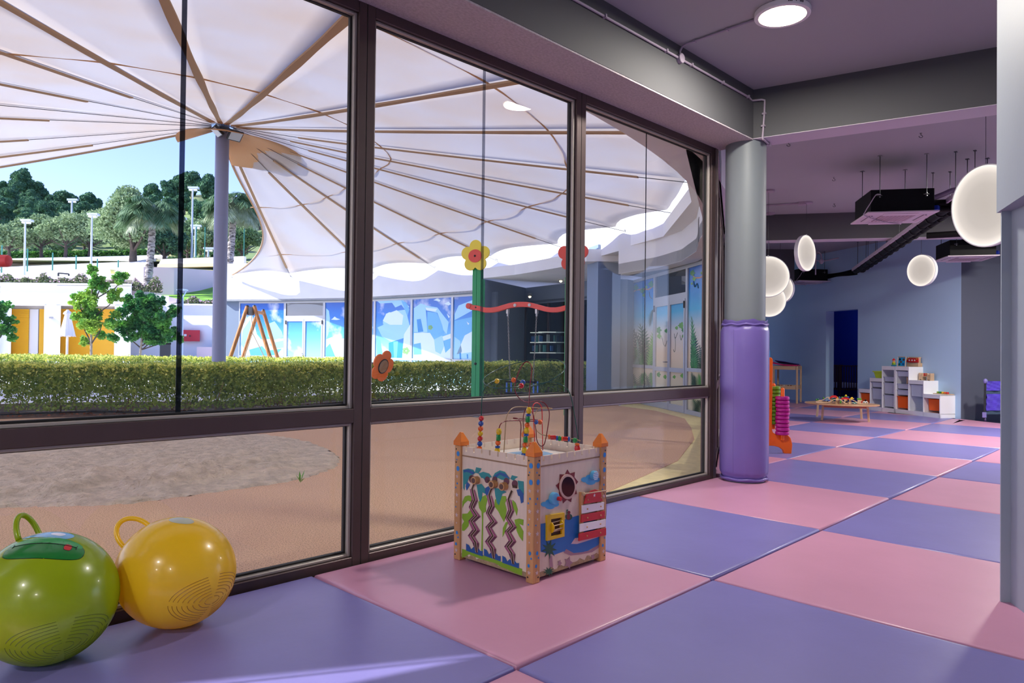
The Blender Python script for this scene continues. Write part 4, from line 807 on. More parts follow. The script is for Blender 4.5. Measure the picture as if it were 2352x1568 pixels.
for x0, y0, w_, b, side in ((775, 330, 210, 0, 'left'), (1065, 380, 240, -.1, 'middle')):
    t, p = toy('toy_bridge', 'red arched toy bridge on the %s of the railway' % side, 'toy bridge', x0+w_/2, y0+130, b)
    P = [(x0, y0+60), (x0+w_*.12, y0+20), (x0+w_*.3, y0), (x0+w_*.7, y0), (x0+w_*.88, y0+20), (x0+w_, y0+65), (x0+w_*.95, y0+85), (x0+w_*.75, y0+58), (x0+w_*.5, y0+50), (x0+w_*.25, y0+58), (x0+w_*.05, y0+85)]
    for dd in (0, .05): mb = MB(); mb.prism([tp(x, y, b)+ty*dd for x, y in P], ty*.006); mb.build('side_arch', cm('red', .35), t)
    mb = MB(); mb.prism([tp(x0+w_*.1, y0+60, b), tp(x0+w_*.9, y0+60, b), tp(x0+w_*.9, y0+52, b), tp(x0+w_*.1, y0+52, b)], ty*.05); mb.build('deck', m_wood, t)
for i, (x0, y0, x1, y1, b, lab) in enumerate(((740, 395, 775, 520, 0, 'under the left red bridge'), (930, 440, 1010, 560, -.14, 'in the middle, tall and slotted'), (1290, 450, 1350, 575, -.18, 'at the right foot of the middle bridge'), (1030, 450, 1080, 560, -.16, 'at the left foot of the middle bridge'), (1525, 450, 1610, 570, -.1, 'under the green roof'), (780, 410, 840, 520, .05, 'behind the blue car'), (1160, 440, 1240, 520, .1, 'behind the blue engine'))):
    t, p = toy('bridge_pier', 'pale wooden toy bridge pier, %s' % lab, 'toy block', (x0+x1)/2, y1, b, 'wooden bridge piers'); tb(t, 'block', x0, y0, x1, y1, b, .05, m_wood, sit=True)
for i, (x, y, b, hh, lab, shp) in enumerate(((412, 500, -.15, 80, 'leftmost of the pair on the left edge', 0), (457, 495, -.12, 90, 'right one of the pair on the left edge', 0), (605, 430, .1, 65, 'at the back left behind the tracks', 1), (880, 520, .02, 110, 'dark, under the left red bridge', 0), (1065, 558, -.24, 110, 'pointed, at the front middle', 1))):
    t, p = toy('toy_tree', 'small green toy tree, %s' % lab, 'toy tree', x, y, b, 'small green toy trees'); h_ = hh/11.76*kt; z0 = p.z
    mb = MB(); mb.cyl((p.x, p.y, z0), (p.x, p.y, z0+h_*.4), .004, 8); mb.build('trunk', m_wood, t)
    mb = MB(); gg = mat('toy_tree_green_%d' % (i % 2), ((60, 130, 30), (10, 96, 60))[i % 2], .4)
    if shp: mb.lathe([(.001, h_), (.012, h_*.75), (.017, h_*.4), (.014, h_*.2), (.004, h_*.18)], (p.x, p.y, z0), 14)
    else: mb.sph((p.x, p.y, z0+h_*.68), h_*.34, 14, 10, (.8, .8, 1))
    mb.build('crown', gg, t, smooth=40)
def car(x0, y0, x1, y1, b, body, lab, name='toy_car', cab=None):
    t, p = toy(name, lab, 'toy vehicle', (x0+x1)/2, y1, b, 'toy vehicles on the play table'); hh = y1-y0
    tb(t, 'body', x0, y0+hh*.45, x1, y1-hh*.15, b, .04, body); tb(t, 'cabin', x0+(x1-x0)*.3, y0, x0+(x1-x0)*.75, y0+hh*.5, b, .036, cab or body)
    for xx in (.2, .8):
        for dd in (-.002, .036): q = tp(x0+(x1-x0)*xx, y1-hh*.15, b); mb = MB(); mb.lathe([(.0095, -.003), (.0095, .003)], q+ty*dd, 14, Vector((0, 0, 1)).rotation_difference(ty).to_matrix()); mb.build('wheel', m_black, t)
car(700, 440, 800, 495, -.1, mat('toy_blue', (20, 60, 150), .3), 'blue toy car parked left of the middle bridge')
car(1200, 450, 1265, 520, -.05, mat('toy_navy', (24, 44, 110), .3), 'dark blue toy engine with a yellow roof under the middle bridge', 'toy_engine', cm('yellow'))
car(945, 370, 1020, 440, 0, cm('yellow'), 'yellow toy wagon crossing between the red bridges', 'toy_wagon', cm('yellow')); car(1005, 360, 1065, 415, 0, mat('toy_blue', (20, 60, 150), .3), 'blue toy wagon behind the yellow wagon', 'toy_wagon')
car(1305, 375, 1425, 440, -.16, cm('yellow'), 'yellow toy digger right of the middle red bridge', 'toy_digger'); car(1380, 480, 1510, 560, -.12, mat('toy_clear', (150, 190, 186), .15), 'pale transparent toy car at the front right', 'toy_car', m_black)
car(1680, 440, 1790, 540, .0, mat('toy_white', (226, 226, 230), .3), 'white toy crane truck near the right end of the railway', 'toy_truck', m_black)
t, p = toy('toy_roof', 'bright green toy station roof at the right', 'toy building', 1565, 450, -.1); tb(t, 'roof', 1510, 402, 1625, 445, -.1, .06, mat('roof_green', (70, 140, 20), .4))
t, p = toy('toy_figure', 'tiny red toy figure beside the green toy roof', 'toy figure', 1637, 535, -.15); mb = MB(); mb.lathe([(.012, 0), (.013, .004), (.007, .02), (.009, .032), (.004, .036)], p, 14); mb.build('body', cm('red'), t, smooth=40); mb = MB(); mb.sph(p+Vector((0, 0, .046)), .010, 12, 8); mb.build('head', mat('toy_skin', (222, 170, 130), .5), t, smooth=True)
t, p = toy('toy_helicopter', 'green and yellow toy flyer on top of the middle red bridge', 'toy vehicle', 1205, 380, -.08); q = tp(1210, 328, -.08); mb = MB(); mb.sph(q, .016, 14, 10); mb.build('yellow_ball', cm('yellow'), t, smooth=True)
mb = MB(); q = tp(1205, 350, -.08); mb.sph(q, .04, 16, 6, (1, .8, .18)); mb.build('green_wing', cm('lgreen'), t, smooth=True); tb(t, 'blue_base', 1165, 360, 1290, 395, -.08, .05, mat('toy_blue', (20, 60, 150), .3)); tb(t, 'green_tail', 1080, 368, 1150, 385, -.08, .02, mat('toy_lgreen', (70, 170, 50), .4))
# ------------------------------------------------------------------ stepped storage units
uA = pz(2159, 960.5, 0); uB = pz(1972.5, 938.5, 0); ud = (uB-uA).normalized(); un = Vector((-ud.y, ud.x, 0)); un = un if un.dot(WNr) < 0 else -un   # un: towards wall
Ltot = (uB-uA).length
SU = lambda a, b, z: uA+ud*a+un*b+Vector((0, 0, z))
DPT = .42; hs = [.44, .69, .95]
bins = []
def stair(a0, cols, name, label):
    t = thing(name, label, 'storage unit', tuple(SU(a0, 0, 0))); w_ = sum(c[1] for c in cols); a = a0; th = .018
    mb = MB(); mb.prism([SU(a0, 0, .001), SU(a0+w_, 0, .001), SU(a0+w_, 0, .085), SU(a0, 0, .085)], un*.018); mb.build('plinth', m_lamw, t)
    mb = MB(); mb.prism([SU(a0, .02, .07), SU(a0+w_, .02, .07), SU(a0+w_, DPT, .07), SU(a0, DPT, .07)], (0, 0, .015)); mb.build('bottom_panel', m_lamw, t)
    bnd = [a0]
    for c in cols: bnd.append(bnd[-1]+c[1])
    hts = [c[0] for c in cols]
    for k, ab in enumerate(bnd):
        h_ = max(hts[k-1] if k > 0 else 0, hts[k] if k < len(cols) else 0); s0 = min(max(ab-th/2, a0), a0+w_-th)
        mb = MB(); mb.prism([SU(s0, 0, .001), SU(s0+th, 0, .001), SU(s0+th, 0, h_), SU(s0, 0, h_)], un*DPT); mb.build('side_panel', m_lamw, t, bevel=.001, bseg=1)
    for k, c in enumerate(cols):
        mb = MB(); mb.prism([SU(bnd[k], 0, c[0]-.018), SU(bnd[k+1], 0, c[0]-.018), SU(bnd[k+1], 0, c[0]), SU(bnd[k], 0, c[0])], un*DPT); mb.build('top_panel', m_lamw, t)
        mb = MB(); mb.prism([SU(bnd[k]+th/2, .0005, c[0]-.075), SU(bnd[k+1]-th/2, .0005, c[0]-.075), SU(bnd[k+1]-th/2, .0005, c[0]-.017), SU(bnd[k]+th/2, .0005, c[0]-.017)], un*.016); mb.build('top_rail', m_lamw, t)
        mb = MB(); mb.prism([SU(bnd[k], DPT-.012, .08), SU(bnd[k+1], DPT-.012, .08), SU(bnd[k+1], DPT-.012, c[0]-.018), SU(bnd[k], DPT-.012, c[0]-.018)], un*.01); mb.build('back_panel', m_lamw, t)
        zz = c[0]-.13
        while zz > .15:
            for s0 in (bnd[k]+th/2, bnd[k+1]-th/2-.004): mb = MB(); mb.prism([SU(s0, .01, zz), SU(s0+.004, .01, zz), SU(s0+.004, .01, zz+.006), SU(s0, .01, zz+.006)], un*(DPT-.03)); mb.build('bin_runner', m_lamw, t)
            zz -= .125
    return bnd
wcol = Ltot/6.06
bR = stair(0.0, [(hs[0], wcol*1.12), (hs[1], wcol*1.04), (hs[2], wcol*.98)], 'storage_unit', 'white stepped storage unit, right half, with two orange bins')
g0 = sum((wcol*1.12, wcol*1.04, wcol*.98))+.012
bL = stair(g0, [(hs[2], wcol*.98), (hs[1], wcol*.97), (hs[0], wcol*.95)], 'storage_unit', 'white stepped storage unit, left half, with one orange bin on its low step')
def mkbin(a0, a1, zt, h, m, label, slide=0.0):
    t = thing('storage_bin', label, 'bin', tuple(SU(a0, 0, zt-h)), group='pull-out plastic storage bins'); a0 += .014; a1 -= .014; y0 = .02+slide; y1 = DPT-.03
    top = [SU(a0, y0, zt), SU(a1, y0, zt), SU(a1, y1, zt), SU(a0, y1, zt)]; ins = .028; bot = [SU(a0+ins, y0+.02, zt-h), SU(a1-ins, y0+.02, zt-h), SU(a1-ins, y1-.03, zt-h), SU(a0+ins, y1-.03, zt-h)]
    e = .016; t2 = [SU(a0+e, y0+e, zt), SU(a1-e, y0+e, zt), SU(a1-e, y1-e, zt), SU(a0+e, y1-e, zt)]; d = .003
    b2 = [v+Vector((0, 0, .004)) for v in bot]; t3 = [v+(sum(t2, Vector())/4-v)*.03 for v in t2]
    mb = MB(); mb.add(t2+bot+t3+b2, [(0, 1, 5, 4), (1, 2, 6, 5), (2, 3, 7, 6), (3, 0, 4, 7), (4, 5, 6, 7), (8, 12, 13, 9), (9, 13, 14, 10), (10, 14, 15, 11), (11, 15, 12, 8), (12, 15, 14, 13), (0, 8, 9, 1), (1, 9, 10, 2), (2, 10, 11, 3), (3, 11, 8, 0)]); mb.build('tub', m, t)
    mb = MB()
    for i in range(4): a, b, c, d_ = top[i], top[(i+1) % 4], t2[(i+1) % 4], t2[i]; mb.prism([a, b, c, d_], (0, 0, -.007))
    mb.build('rim', m, t)
B = mkbin
B(bR[0], bR[1], hs[0]-.095, .22, m_orange2, 'orange bin hanging in the low right step of the storage unit', .06)
B(bR[1], bR[2], hs[1]-.09, .225, m_bin, 'deep milky bin in the middle step of the right storage unit')
B(bR[2], bR[3], hs[2]-.095, .1, m_bin, 'shallow milky bin at the top of the tallest right-unit column')
B(bR[2], bR[3], hs[2]-.345, .1, m_bin, 'shallow milky bin just below the wooden toy in the right unit'); B(bR[2], bR[3], hs[2]-.47, .1, m_bin, 'shallow milky bin directly above the deep orange bin')
B(bR[2], bR[3], hs[2]-.6, .235, m_orange2, 'deep orange bin at the foot of the tallest column')
B(bL[0], bL[1], hs[2]-.22, .095, m_bin, 'shallow milky bin near the top of the tallest left-unit column'); B(bL[0], bL[1], hs[2]-.345, .225, m_bin, 'deep milky bin halfway down the tallest left-unit column'); B(bL[0], bL[1], hs[2]-.6, .235, m_bin, 'deep milky bin at the bottom of the tallest left-unit column')
B(bL[1], bL[2], hs[1]-.09, .1, m_bin, 'shallow milky bin at the top of the middle left step'); B(bL[1], bL[2], hs[1]-.22, .225, m_bin, 'deep milky bin in the middle left step')
B(bL[2], bL[3], hs[0]-.095, .23, m_orange2, 'orange bin in the lowest left step beside the play table')
# lime tub, toys on top
t = thing('lime_tub', 'lime green plastic tub on the second left step of the storage', 'bin', tuple(SU(bL[1]+.1, .15, hs[1])))
c0 = SU((bL[1]+.16), .17, hs[1]+.001); q = lambda a, b, z: c0+ud*a+un*b+Vector((0, 0, z))
mb = MB(); mb.add([q(-.10, -.1, 0), q(.10, -.1, 0), q(.1, .1, 0), q(-.1, .1, 0), q(-.13, -.13, .14), q(.13, -.13, .14), q(.13, .13, .14), q(-.13, .13, .14)], [(0, 1, 2, 3), (0, 4, 5, 1), (1, 5, 6, 2), (2, 6, 7, 3), (3, 7, 4, 0)]); mb.build('tub', m_lime, t)
mb = MB()
for a, b in (((-.14, -.14), (.14, -.14)), ((.14, -.14), (.14, .14)), ((.14, .14), (-.14, .14)), ((-.14, .14), (-.14, -.14))): mb.bar(q(*a, .135), q(*b, .135), .018, .022)
mb.build('rim', m_lime, t)
def ontop(px, a_lo, h): return h
cl_ = SU(bL[0]+.16, .12, hs[2]); t = thing('stacking_clown', 'little wooden stacking figure with a red pointed hat', 'toy', tuple(cl_))
for nm, prof, m in (('base', [(.05, 0), (.05, .02), (.035, .03)], mat('toy_cyan', (20, 130, 170), .4)), ('green_ring', [(.035, .03), (.036, .06), (.03, .07)], cm('lgreen')), ('yellow_ring', [(.03, .07), (.03, .085), (.022, .09)], cm('yellow')), ('head', [(.016, .09), (.024, .105), (.016, .125)], mat('toy_skin', (222, 170, 130), .5)), ('hat', [(.036, .122), (.034, .128), (.004, .165)], cm('red'))): mb = MB(); mb.lathe(prof, cl_, 18); mb.build(nm, m, t, smooth=40)
c0 = SU(bR[3]-.11, .05, hs[2]); t = thing('puzzle_board', 'blue shape puzzle board in a wooden frame standing on the storage unit', 'toy', tuple(c0)); q = lambda a, b, z: c0+ud*a+un*b+Vector((0, 0, z))
mb = MB(); mb.prism([q(-.1, 0, 0), q(.1, 0, 0), q(.1, .02, .19), q(-.1, .02, .19)], un*.015); mb.build('board', mat('board_cyan', (16, 160, 220), .4), t)
mb = MB()
for a, b in (((-.1, 0), (.1, 0)), ((.1, 0), (.1, .19)), ((.1, .19), (-.1, .19)), ((-.1, .19), (-.1, 0))): mb.bar(q(a[0], a[1]*.1, a[1]+.004), q(b[0], b[1]*.1, b[1]+.004), .014, .014)
mb.build('frame', m_wood, t)
for a, z, m in ((.05, .145, 'black'), (-.045, .14, 'brown'), (.015, .095, 'brown'), (.055, .045, 'dgreen'), (-.045, .05, 'navy')): mb = MB(); mb.cyl(q(a, z*.1-.001, z), q(a, z*.1-.006, z), .024, 14); mb.build('shape', cm(m), t)
c0 = SU(bR[2]+.16, .27, hs[2]); t = thing('tool_bench', 'red and wooden toy tool bench on top of the storage unit', 'toy', tuple(c0)); q = lambda a, b, z: c0+ud*a+un*b+Vector((0, 0, z))
mb = MB(); mb.prism([q(-.15, -.03, 0), q(.15, -.03, 0), q(.15, -.03, .075), q(-.15, -.03, .075)], un*.1); mb.build('box', m_wood, t, bevel=.004)
mb = MB(); mb.prism([q(-.155, -.035, .085), q(.155, -.035, .085), q(.145, -.03, .175), q(-.145, -.03, .175)], un*.02); mb.build('red_panel', cm('red'), t, bevel=.004)
mb = MB(); mb.prism([q(-.145, .0, .175), q(.145, .0, .175), q(.145, .0, .195), q(-.145, .0, .195)], un*.05); mb.build('back_rail', m_wood, t)
for a in (-.13, .13): mb = MB(); mb.prism([q(a-.01, -.02, .07), q(a+.01, -.02, .07), q(a+.01, -.02, .19), q(a-.01, -.02, .19)], un*.06); mb.build('upright', m_wood, t)
for a in (-.07, 0, .07): mb = MB(); mb.cyl(q(a, -.036, .13), q(a, -.042, .13), .014, 12); mb.build('white_spot', cm('white'), t)
for a in (-.12, .12): mb = MB(); mb.cyl(q(a, -.036, .155), q(a, -.044, .155), .01, 10); mb.build('yellow_bolt', cm('yellow'), t)
def fort(c0, lab, w_, pegs):
    t = thing('hammer_bench', lab, 'toy', tuple(c0)); q = lambda a, b, z: c0+ud*a+un*b+Vector((0, 0, z))
    for s in ((-1, 1) if pegs else (1,)):
        a = s*w_/2; P = [(-.045, 0), (-.025, 0)]+[(-.0+.025*math.cos(k), .02*math.sin(k)+.0) for k in np.linspace(pi, 0, 8)]+[(.045, 0), (.045, .14), (.03, .14), (.02, .115), (-.02, .115), (-.03, .14), (-.045, .14)]
        mb = MB(); mb.prism([q(a+x, 0, z) for x, z in P], un*.09); mb.build('end_block', m_wood, t)
    if pegs:
        mb = MB(); mb.prism([q(-w_/2, .01, .065), q(w_/2, .01, .065), q(w_/2, .01, .08), q(-w_/2, .01, .08)], un*.07); mb.build('bench', m_wood, t)
        for k, (a, c) in enumerate(((.05, 'red'), (0, 'orange'), (-.035, 'white'), (-.06, 'blue'))): mb = MB(); mb.cyl(q(a, .045, .08), q(a, .045, .14), .014, 12); mb.build('peg', cm(c), t, bevel=.002)
fort(SU(bR[1]+.18, .2, hs[1]+.001), 'wooden hammer bench with coloured pegs on the middle right step', .2, True)
fort(SU(bR[2]+.07, .06, hs[2]-.344), 'small notched wooden toy standing inside the tallest right-unit column', .0, False)
c0 = SU(bR[0]+.17, .22, hs[0]); t = thing('sorting_board', 'wooden sorting board with green, yellow and red pieces on the lowest right step', 'toy', tuple(c0)); q = lambda a, b, z: c0+ud*a+un*b+Vector((0, 0, z))
mb = MB(); mb.prism([q(-.17, -.05, .001), q(.17, -.05, .001), q(.17, .1, .001), q(-.17, .1, .001)], (0, 0, .014)); mb.build('base', m_wood, t)
for a, c in ((.12, 'lgreen'), (.07, 'green'), (.01, 'yellow'), (-.05, 'orange'), (-.1, 'red')): mb = MB(); mb.cyl(q(a, .02, .016), q(a, .02, .05), .024, 14); mb.build('piece', cm(c), t, bevel=.003)
c0 = SU(bL[2]+.03, .15, hs[0]); t = thing('blue_booklet', 'narrow blue booklet leaning on the lowest left step of the storage', 'book', tuple(c0)); mb = MB(); mb.prism([c0, c0+ud*.02, c0+ud*.02+Vector((0, 0, .13)), c0+Vector((0, 0, .13))], un*.14); mb.build('cover', mat('booklet_blue', (40, 110, 190), .5), t)
# ------------------------------------------------------------------ folding playpen at the right edge
pb = pz(2261, 968, 0); pd = (rgt*.97+fwd*.25).normalized(); pn = Vector((-pd.y, pd.x, 0)); q = lambda a, b, z: pb+pd*a+pn*b+Vector((0, 0, z))
t = thing('travel_cot', 'purple and grey mesh-sided travel cot on castors at the right edge', 'cot', tuple(pb))
for a in (0, .68):
    mb = MB(); mb.cyl(q(a, 0, .06), q(a+.02, 0, .72), .018, 12); mb.build('leg', m_dsteel, t); mb = MB(); mb.sph(q(a+.02, 0, .73), .04, 12, 8, (1.1, .9, 1.2)); mb.build('corner_cap', m_purple, t, smooth=True)
    mb = MB(); mb.box(q(a, 0, .12), (.07, .06, .1)); mb.build('foot', m_purple, t, bevel=.01)
    mb = MB(); mb.lathe([(.03, -.012), (.034, 0), (.03, .012)], q(a+.01, -.01, .036), 16, Matrix.Rotation(pi/2, 3, 'X')); mb.build('castor', mat('castor_violet', (60, 44, 90), .4), t)
gridp = []; nx_, nz_ = 10, 10
def cloth(name, z0, z1, m, amp, dy):
    vs = []; fs = []
    for i in range(nx_+1):
        for k in range(nz_+1): a = .03+.62*i/nx_; z = z0+(z1-z0)*k/nz_; vs.append(q(a, dy+amp*math.sin(i*1.3+k*.7)*math.sin(k*.9+i*.4), z))
    for i in range(nx_):
        for k in range(nz_): b = i*(nz_+1)+k; fs.append((b, b+nz_+1, b+nz_+2, b+1))
    n = len(vs); off = pn*.01; vs += [v+off for v in vs]; fs += [tuple(x+n for x in reversed(f)) for f in fs]
    mb = MB(); mb.add(vs, fs); mb.build(name, m, t, smooth=True)
cloth('fabric_pocket', .2, .50, mat('violet_nylon', (86, 62, 196), .45, var=.3, vscale=8), .02, -.02); cloth('mesh_side', .13, .7, mat('grey_mesh', (60, 78, 96), .7), .012, .0); cloth('top_rail_cover', .56, .73, mat('violet_nylon', (86, 62, 196), .45), .02, -.015)
# ------------------------------------------------------------------ cot seen through the doorway
d0 = cz(1950, 20.0, 0); cA = (rgt*.95+fwd*.3).normalized(); cB = Vector((-cA.y, cA.x, 0)); t = thing('baby_cot', 'dark wooden slatted baby cot in the navy room behind the doorway', 'cot', (d0.x, d0.y, 0)); q = lambda a, b, z: d0+cA*a+cB*b+Vector((0, 0, z))
m_cot = mat('dark_cot_wood', (84, 56, 44), .5)
for a in (-.62, .62):
    for b in (-.33, .33): mb = MB(); mb.bar(q(a, b, 0), q(a, b, .88), .045, .045, up=cA); mb.build('leg', m_cot, t)
for b in (-.33, .33):
    for z in (.2, .86): mb = MB(); mb.bar(q(-.62, b, z), q(.62, b, z), .04, .03); mb.build('rail', m_cot, t)
    for k in range(14): a = -.56+k*.086; mb = MB(); mb.bar(q(a, b, .2), q(a, b, .86), .022, .016, up=cA); mb.build('slat', m_cot, t)
for a in (-.62, .62):
    for z in (.2, .86): mb = MB(); mb.bar(q(a, -.33, z), q(a, .33, z), .03, .04); mb.build('rail', m_cot, t)
    for k in range(7): b = -.26+k*.086; mb = MB(); mb.bar(q(a, b, .2), q(a, b, .86), .022, .016, up=cA); mb.build('slat', m_cot, t)
mb = MB(); mb.prism([q(-.6, -.31, .24), q(.6, -.31, .24), q(.6, .31, .24), q(-.6, .31, .24)], (0, 0, .14)); mb.build('mattress', mat('mattress_white', (200, 204, 226), .8), t, bevel=.02)
# ------------------------------------------------------------------ round ceiling light and its conduit
def ceiling_lamp(x, y, label, r=.19, r2=None, group='round ceiling lights', power=LAMP_W):
    t = thing('ceiling_light', label, 'ceiling light', (x, y, ZC), group=group)
    mb = MB(); mb.lathe([(r*.97, ZC), (r, ZC-.006), (r, ZC-.034), (r*.985, ZC-.04), (r*.84, ZC-.041), (r*.84, ZC-.036)], (x, y, 0), 64, cap=False); mb.build('housing', m_white, t, smooth=35)
    mb = MB(); mb.lathe([(.0001, ZC-.0375), (r*.84, ZC-.0375)], (x, y, 0), 64)
    mb.lathe([(r*.84, ZC-.0365), (.0001, ZC-.0365)], (x, y, 0), 64); mb.build('diffuser', mat('lit_diffuser', (255, 250, 236), .5, emit=(255, 246, 226), estr=2.6), t)
    L = bpy.data.lights.new('lamp_glow', 'AREA'); L.shape = 'DISK'; L.size = r*1.6; L.energy = power*(2.3 if x > 7 else 1); L.color = (1, .95, .87); o = bpy.data.objects.new('lamp_glow', L); COL.objects.link(o); o.parent = t; o.location = (0, 0, -.05)
    return t
lc = pz(1797, 36, 3.585); t = ceiling_lamp(lc.x, lc.y, 'round white surface-mounted ceiling light, lit, near the top edge')
mb = MB(); a0 = math.atan2(-1.0, -.8)
for k in (-5, -4, -3, 0, 3, 4, 5):
    a = a0+k*.055; mb.box((lc.x+.19*math.cos(a), lc.y+.19*math.sin(a), ZC-.017), (.003, .006, .016 if k else .01), rz=a)
mb.build('vent_slots', m_gask, t)
for i_, (x, y) in enumerate(((-4.6, -.8), (-4.6, -4.4), (-7.6, -2.6), (8.9, -1.0), (11.2, -1.2))):  # out-of-view ceiling lights added to fill the room and the far bay
    ceiling_lamp(x, y, 'added unseen ceiling light behind the camera, '+('nearest the windows', 'deepest in the room', 'farthest back', 'x', 'x')[i_] if i_ < 3 else ('added unseen ceiling light in the far bay, beside the cross beam', 'added unseen ceiling light in the far bay, near the dark wall')[i_-3])
def cpipe(P, name, label, r=.0095, clips=(), m=m_conduit, box=None):
    t = thing(name, label, 'conduit', tuple(P[0])); mb = MB(); mb.tube(P, r, 10); mb.build('tube', m, t, smooth=True)
    for c, d in clips:
        d = Vector(d).normalized(); mb = MB(); mb.bar(Vector(c)-d*.008, Vector(c)+d*.008, r*3.4, r*2.6); mb.build('clip', m, t)
    return t
yb_ = 1.073
bp = [py_(x, y, yb_) for x, y in ((1250, -42), (1318, -2), (1387, 37), (1470, 83), (1535, 121), (1562, 134))]
bp2 = [py_(x, y, yb_) for x, y in ((1562, 134), (1590, 150), (1640, 178), (1700, 212), (1722, 226))]
e_ = (bp[-1]-bp[0]).normalized()
zz = (bp[0].z+bp[-1].z)/2; line = lambda x: Vector((x, yb_, bp[1].z+(bp2[-2].z-bp[1].z)*(x-bp[1].x)/(bp2[-2].x-bp[1].x)))
xj = py_(1562, 132, yb_).x; xe = py_(1720, 226, yb_).x
path = [line(x) for x in np.linspace(-2.0, xe, 12)]; corner = path[-1]
f1 = lambda px, py: pl(px, py, (4.225, 1.03, 0), (bn.x, bn.y, 0))
q1, q2, q3, q4 = f1(1728, 232), f1(1757, 231), f1(1756, 262), f1(1752, 318)
bo = -bn*.014 if (-bn).dot(Vector((CAM[0], CAM[1], 0))-Vector((4.2, 1, 0))) > 0 else bn*.014
q1, q2, q3, q4 = [v+bo for v in (q1, q2, q3, q4)]
path += [q1+Vector((0, 0, .0)), q2+Vector((-.02, .02, .004)), q2, q2+Vector((0, 0, -.03)), q3, q4, q4+Vector((0, 0, -.01))]
q5 = pz(1770, 335, ZS-.02); path += [Vector((q4.x+.02, q4.y, ZS-.02)), q5]
cl = [(line(x), (1, 0, 0)) for x in (py_(1389, 38, yb_).x, py_(1530, 117, yb_).x, py_(1588, 149, yb_).x, py_(1660, 190, yb_).x, py_(1718, 222, yb_).x)]+[(q3, (0, 0, 1)), (q3*.5+q4*.5, (0, 0, 1)), (q5*.7+q4*.3, q5-q4)]
t = cpipe(path, 'conduit', 'mauve painted conduit running along the dark beam above the windows', clips=cl)
jb = line(xj); mb = MB(); mb.lathe([(.036, -.02), (.038, 0), (.038, .02), (.034, .024)], jb+Vector((0, .0, 0)), 24, Matrix.Rotation(pi/2, 3, 'X')); mb.build('junction_box', m_conduit, t, smooth=40)
zc_ = ZC-.012; pj = [jb+Vector((0, .01, .03)), jb+Vector((0.005, .005, .07)), Vector((jb.x+.0, yb_-.015, ZC-.06)), Vector((jb.x, yb_-.06, zc_)), Vector((jb.x-.02, yb_-.13, zc_))]
e2_ = Vector((lc.x-.03, lc.y+.18, zc_)); pj = [jb+Vector((0, 0, .03)), Vector((jb.x, yb_, ZC-.05)), Vector((jb.x, yb_-.02, ZC-.02)), Vector((jb.x, yb_-.06, zc_)), e2_]
cpipe(pj, 'conduit', 'short mauve conduit crossing the ceiling to the round light', clips=[(e2_*.6+pj[3]*.4, e2_-pj[3]), (e2_*.12+pj[3]*.88, e2_-pj[3])], r=.0085)
# ------------------------------------------------------------------ pendant discs
def disc_mat():
    m = bpy.data.materials.new('edge_lit_disc'); m.use_nodes = True; N = m.node_tree.nodes; L = m.node_tree.links; b = N['Principled BSDF']
    b.inputs['Base Color'].default_value = (.25, .24, .23, 1); b.inputs['Roughness'].default_value = .5
    tc = N.new('ShaderNodeTexCoord'); vl = N.new('ShaderNodeVectorMath'); vl.operation = 'LENGTH'; L.new(tc.outputs['Object'], vl.inputs[0])
    r = N.new('ShaderNodeValToRGB'); L.new(vl.outputs['Value'], r.inputs[0]); e = r.color_ramp.elements
    e[0].position = 0; e[0].color = (.40, .36, .32, 1); e[1].position = 1; e[1].color = (1, .93, .82, 1)
    for p, v in ((.55, .44), (.8, .56), (.93, .8)): x = e.new(p); x.color = (v, v*.91, v*.82, 1)
    L.new(r.outputs[0], b.inputs['Emission Color']); b.inputs['Emission Strength'].default_value = DISC_E; return m
m_disc = disc_mat()
def pendant(px, py, D, dia, yaw, tilt, label, hook=True, side=None):
    """yaw: angle of the face normal away from the camera direction (deg)"""
    c = at(px, py, D); v = Vector(CAM)-c; base = math.atan2(v.y, v.x)+math.radians(yaw)
    nrm = Vector((math.cos(base)*math.cos(math.radians(tilt)), math.sin(base)*math.cos(math.radians(tilt)), math.sin(math.radians(tilt))))
    q = Vector((0, 0, 1)).rotation_difference(nrm).to_matrix(); R = dia/2
    t = thing('pendant_lamp', label, 'pendant lamp', tuple(c), group='round glowing disc pendants')
    mb = MB(); mb.lathe([(.0001, -.055), (R*.93, -.055), (R*.985, -.052), (R, -.03), (R, .008), (R*.985, .011), (R*.972, .011), (R*.972, -.01)], c, 72, q, cap=False); mb.build('rim', m_white, t, smooth=35)
    me = MB(); n = 96; R1 = 1.0
    rings_ = [0.0001, .3, .6, .8, .9, .96, 1.0]
    me.lathe([(r_, 0) for r_ in rings_], (0, 0, 0), n); me.lathe([(1.0, -.02), (.0001, -.02)], (0, 0, 0), n)
    o = me.build('glowing_face', m_disc, t, local=True); o.matrix_local = Matrix.Translation((0, 0, 0)) @ (Vector((0, 0, 1)).rotation_difference(nrm).to_matrix().to_4x4()) @ Matrix.Translation((0, 0, .006)) @ Matrix.Diagonal((R*.976, R*.976, R*.5, 1))
    top = c+Vector((0, 0, R*.98)); mb = MB(); mb.cyl(top, (c.x, c.y, ZC-.03), .002, 6); mb.build('suspension_wire', m_dsteel, t)
    mb = MB(); mb.cyl(top+Vector((0, 0, -.01)), top+Vector((0, 0, .02)), .008, 10); mb.build('wire_grip', m_steel, t)
    mb = MB(); mb.lathe([(.09, ZC), (.09, ZC-.022), (.084, ZC-.028), (.0001, ZC-.03)], (c.x, c.y, 0), 28); mb.build('canopy', m_conduit, t, smooth=40)
    return t, c
pendant(2264, 472.5, 6.4, .745, -44, -6, 'largest glowing disc pendant, cut off by the pale pillar')
pendant(2116, 621, 12.2, .55, -38, -3, 'glowing disc pendant alone between the air conditioners, near the far wall')
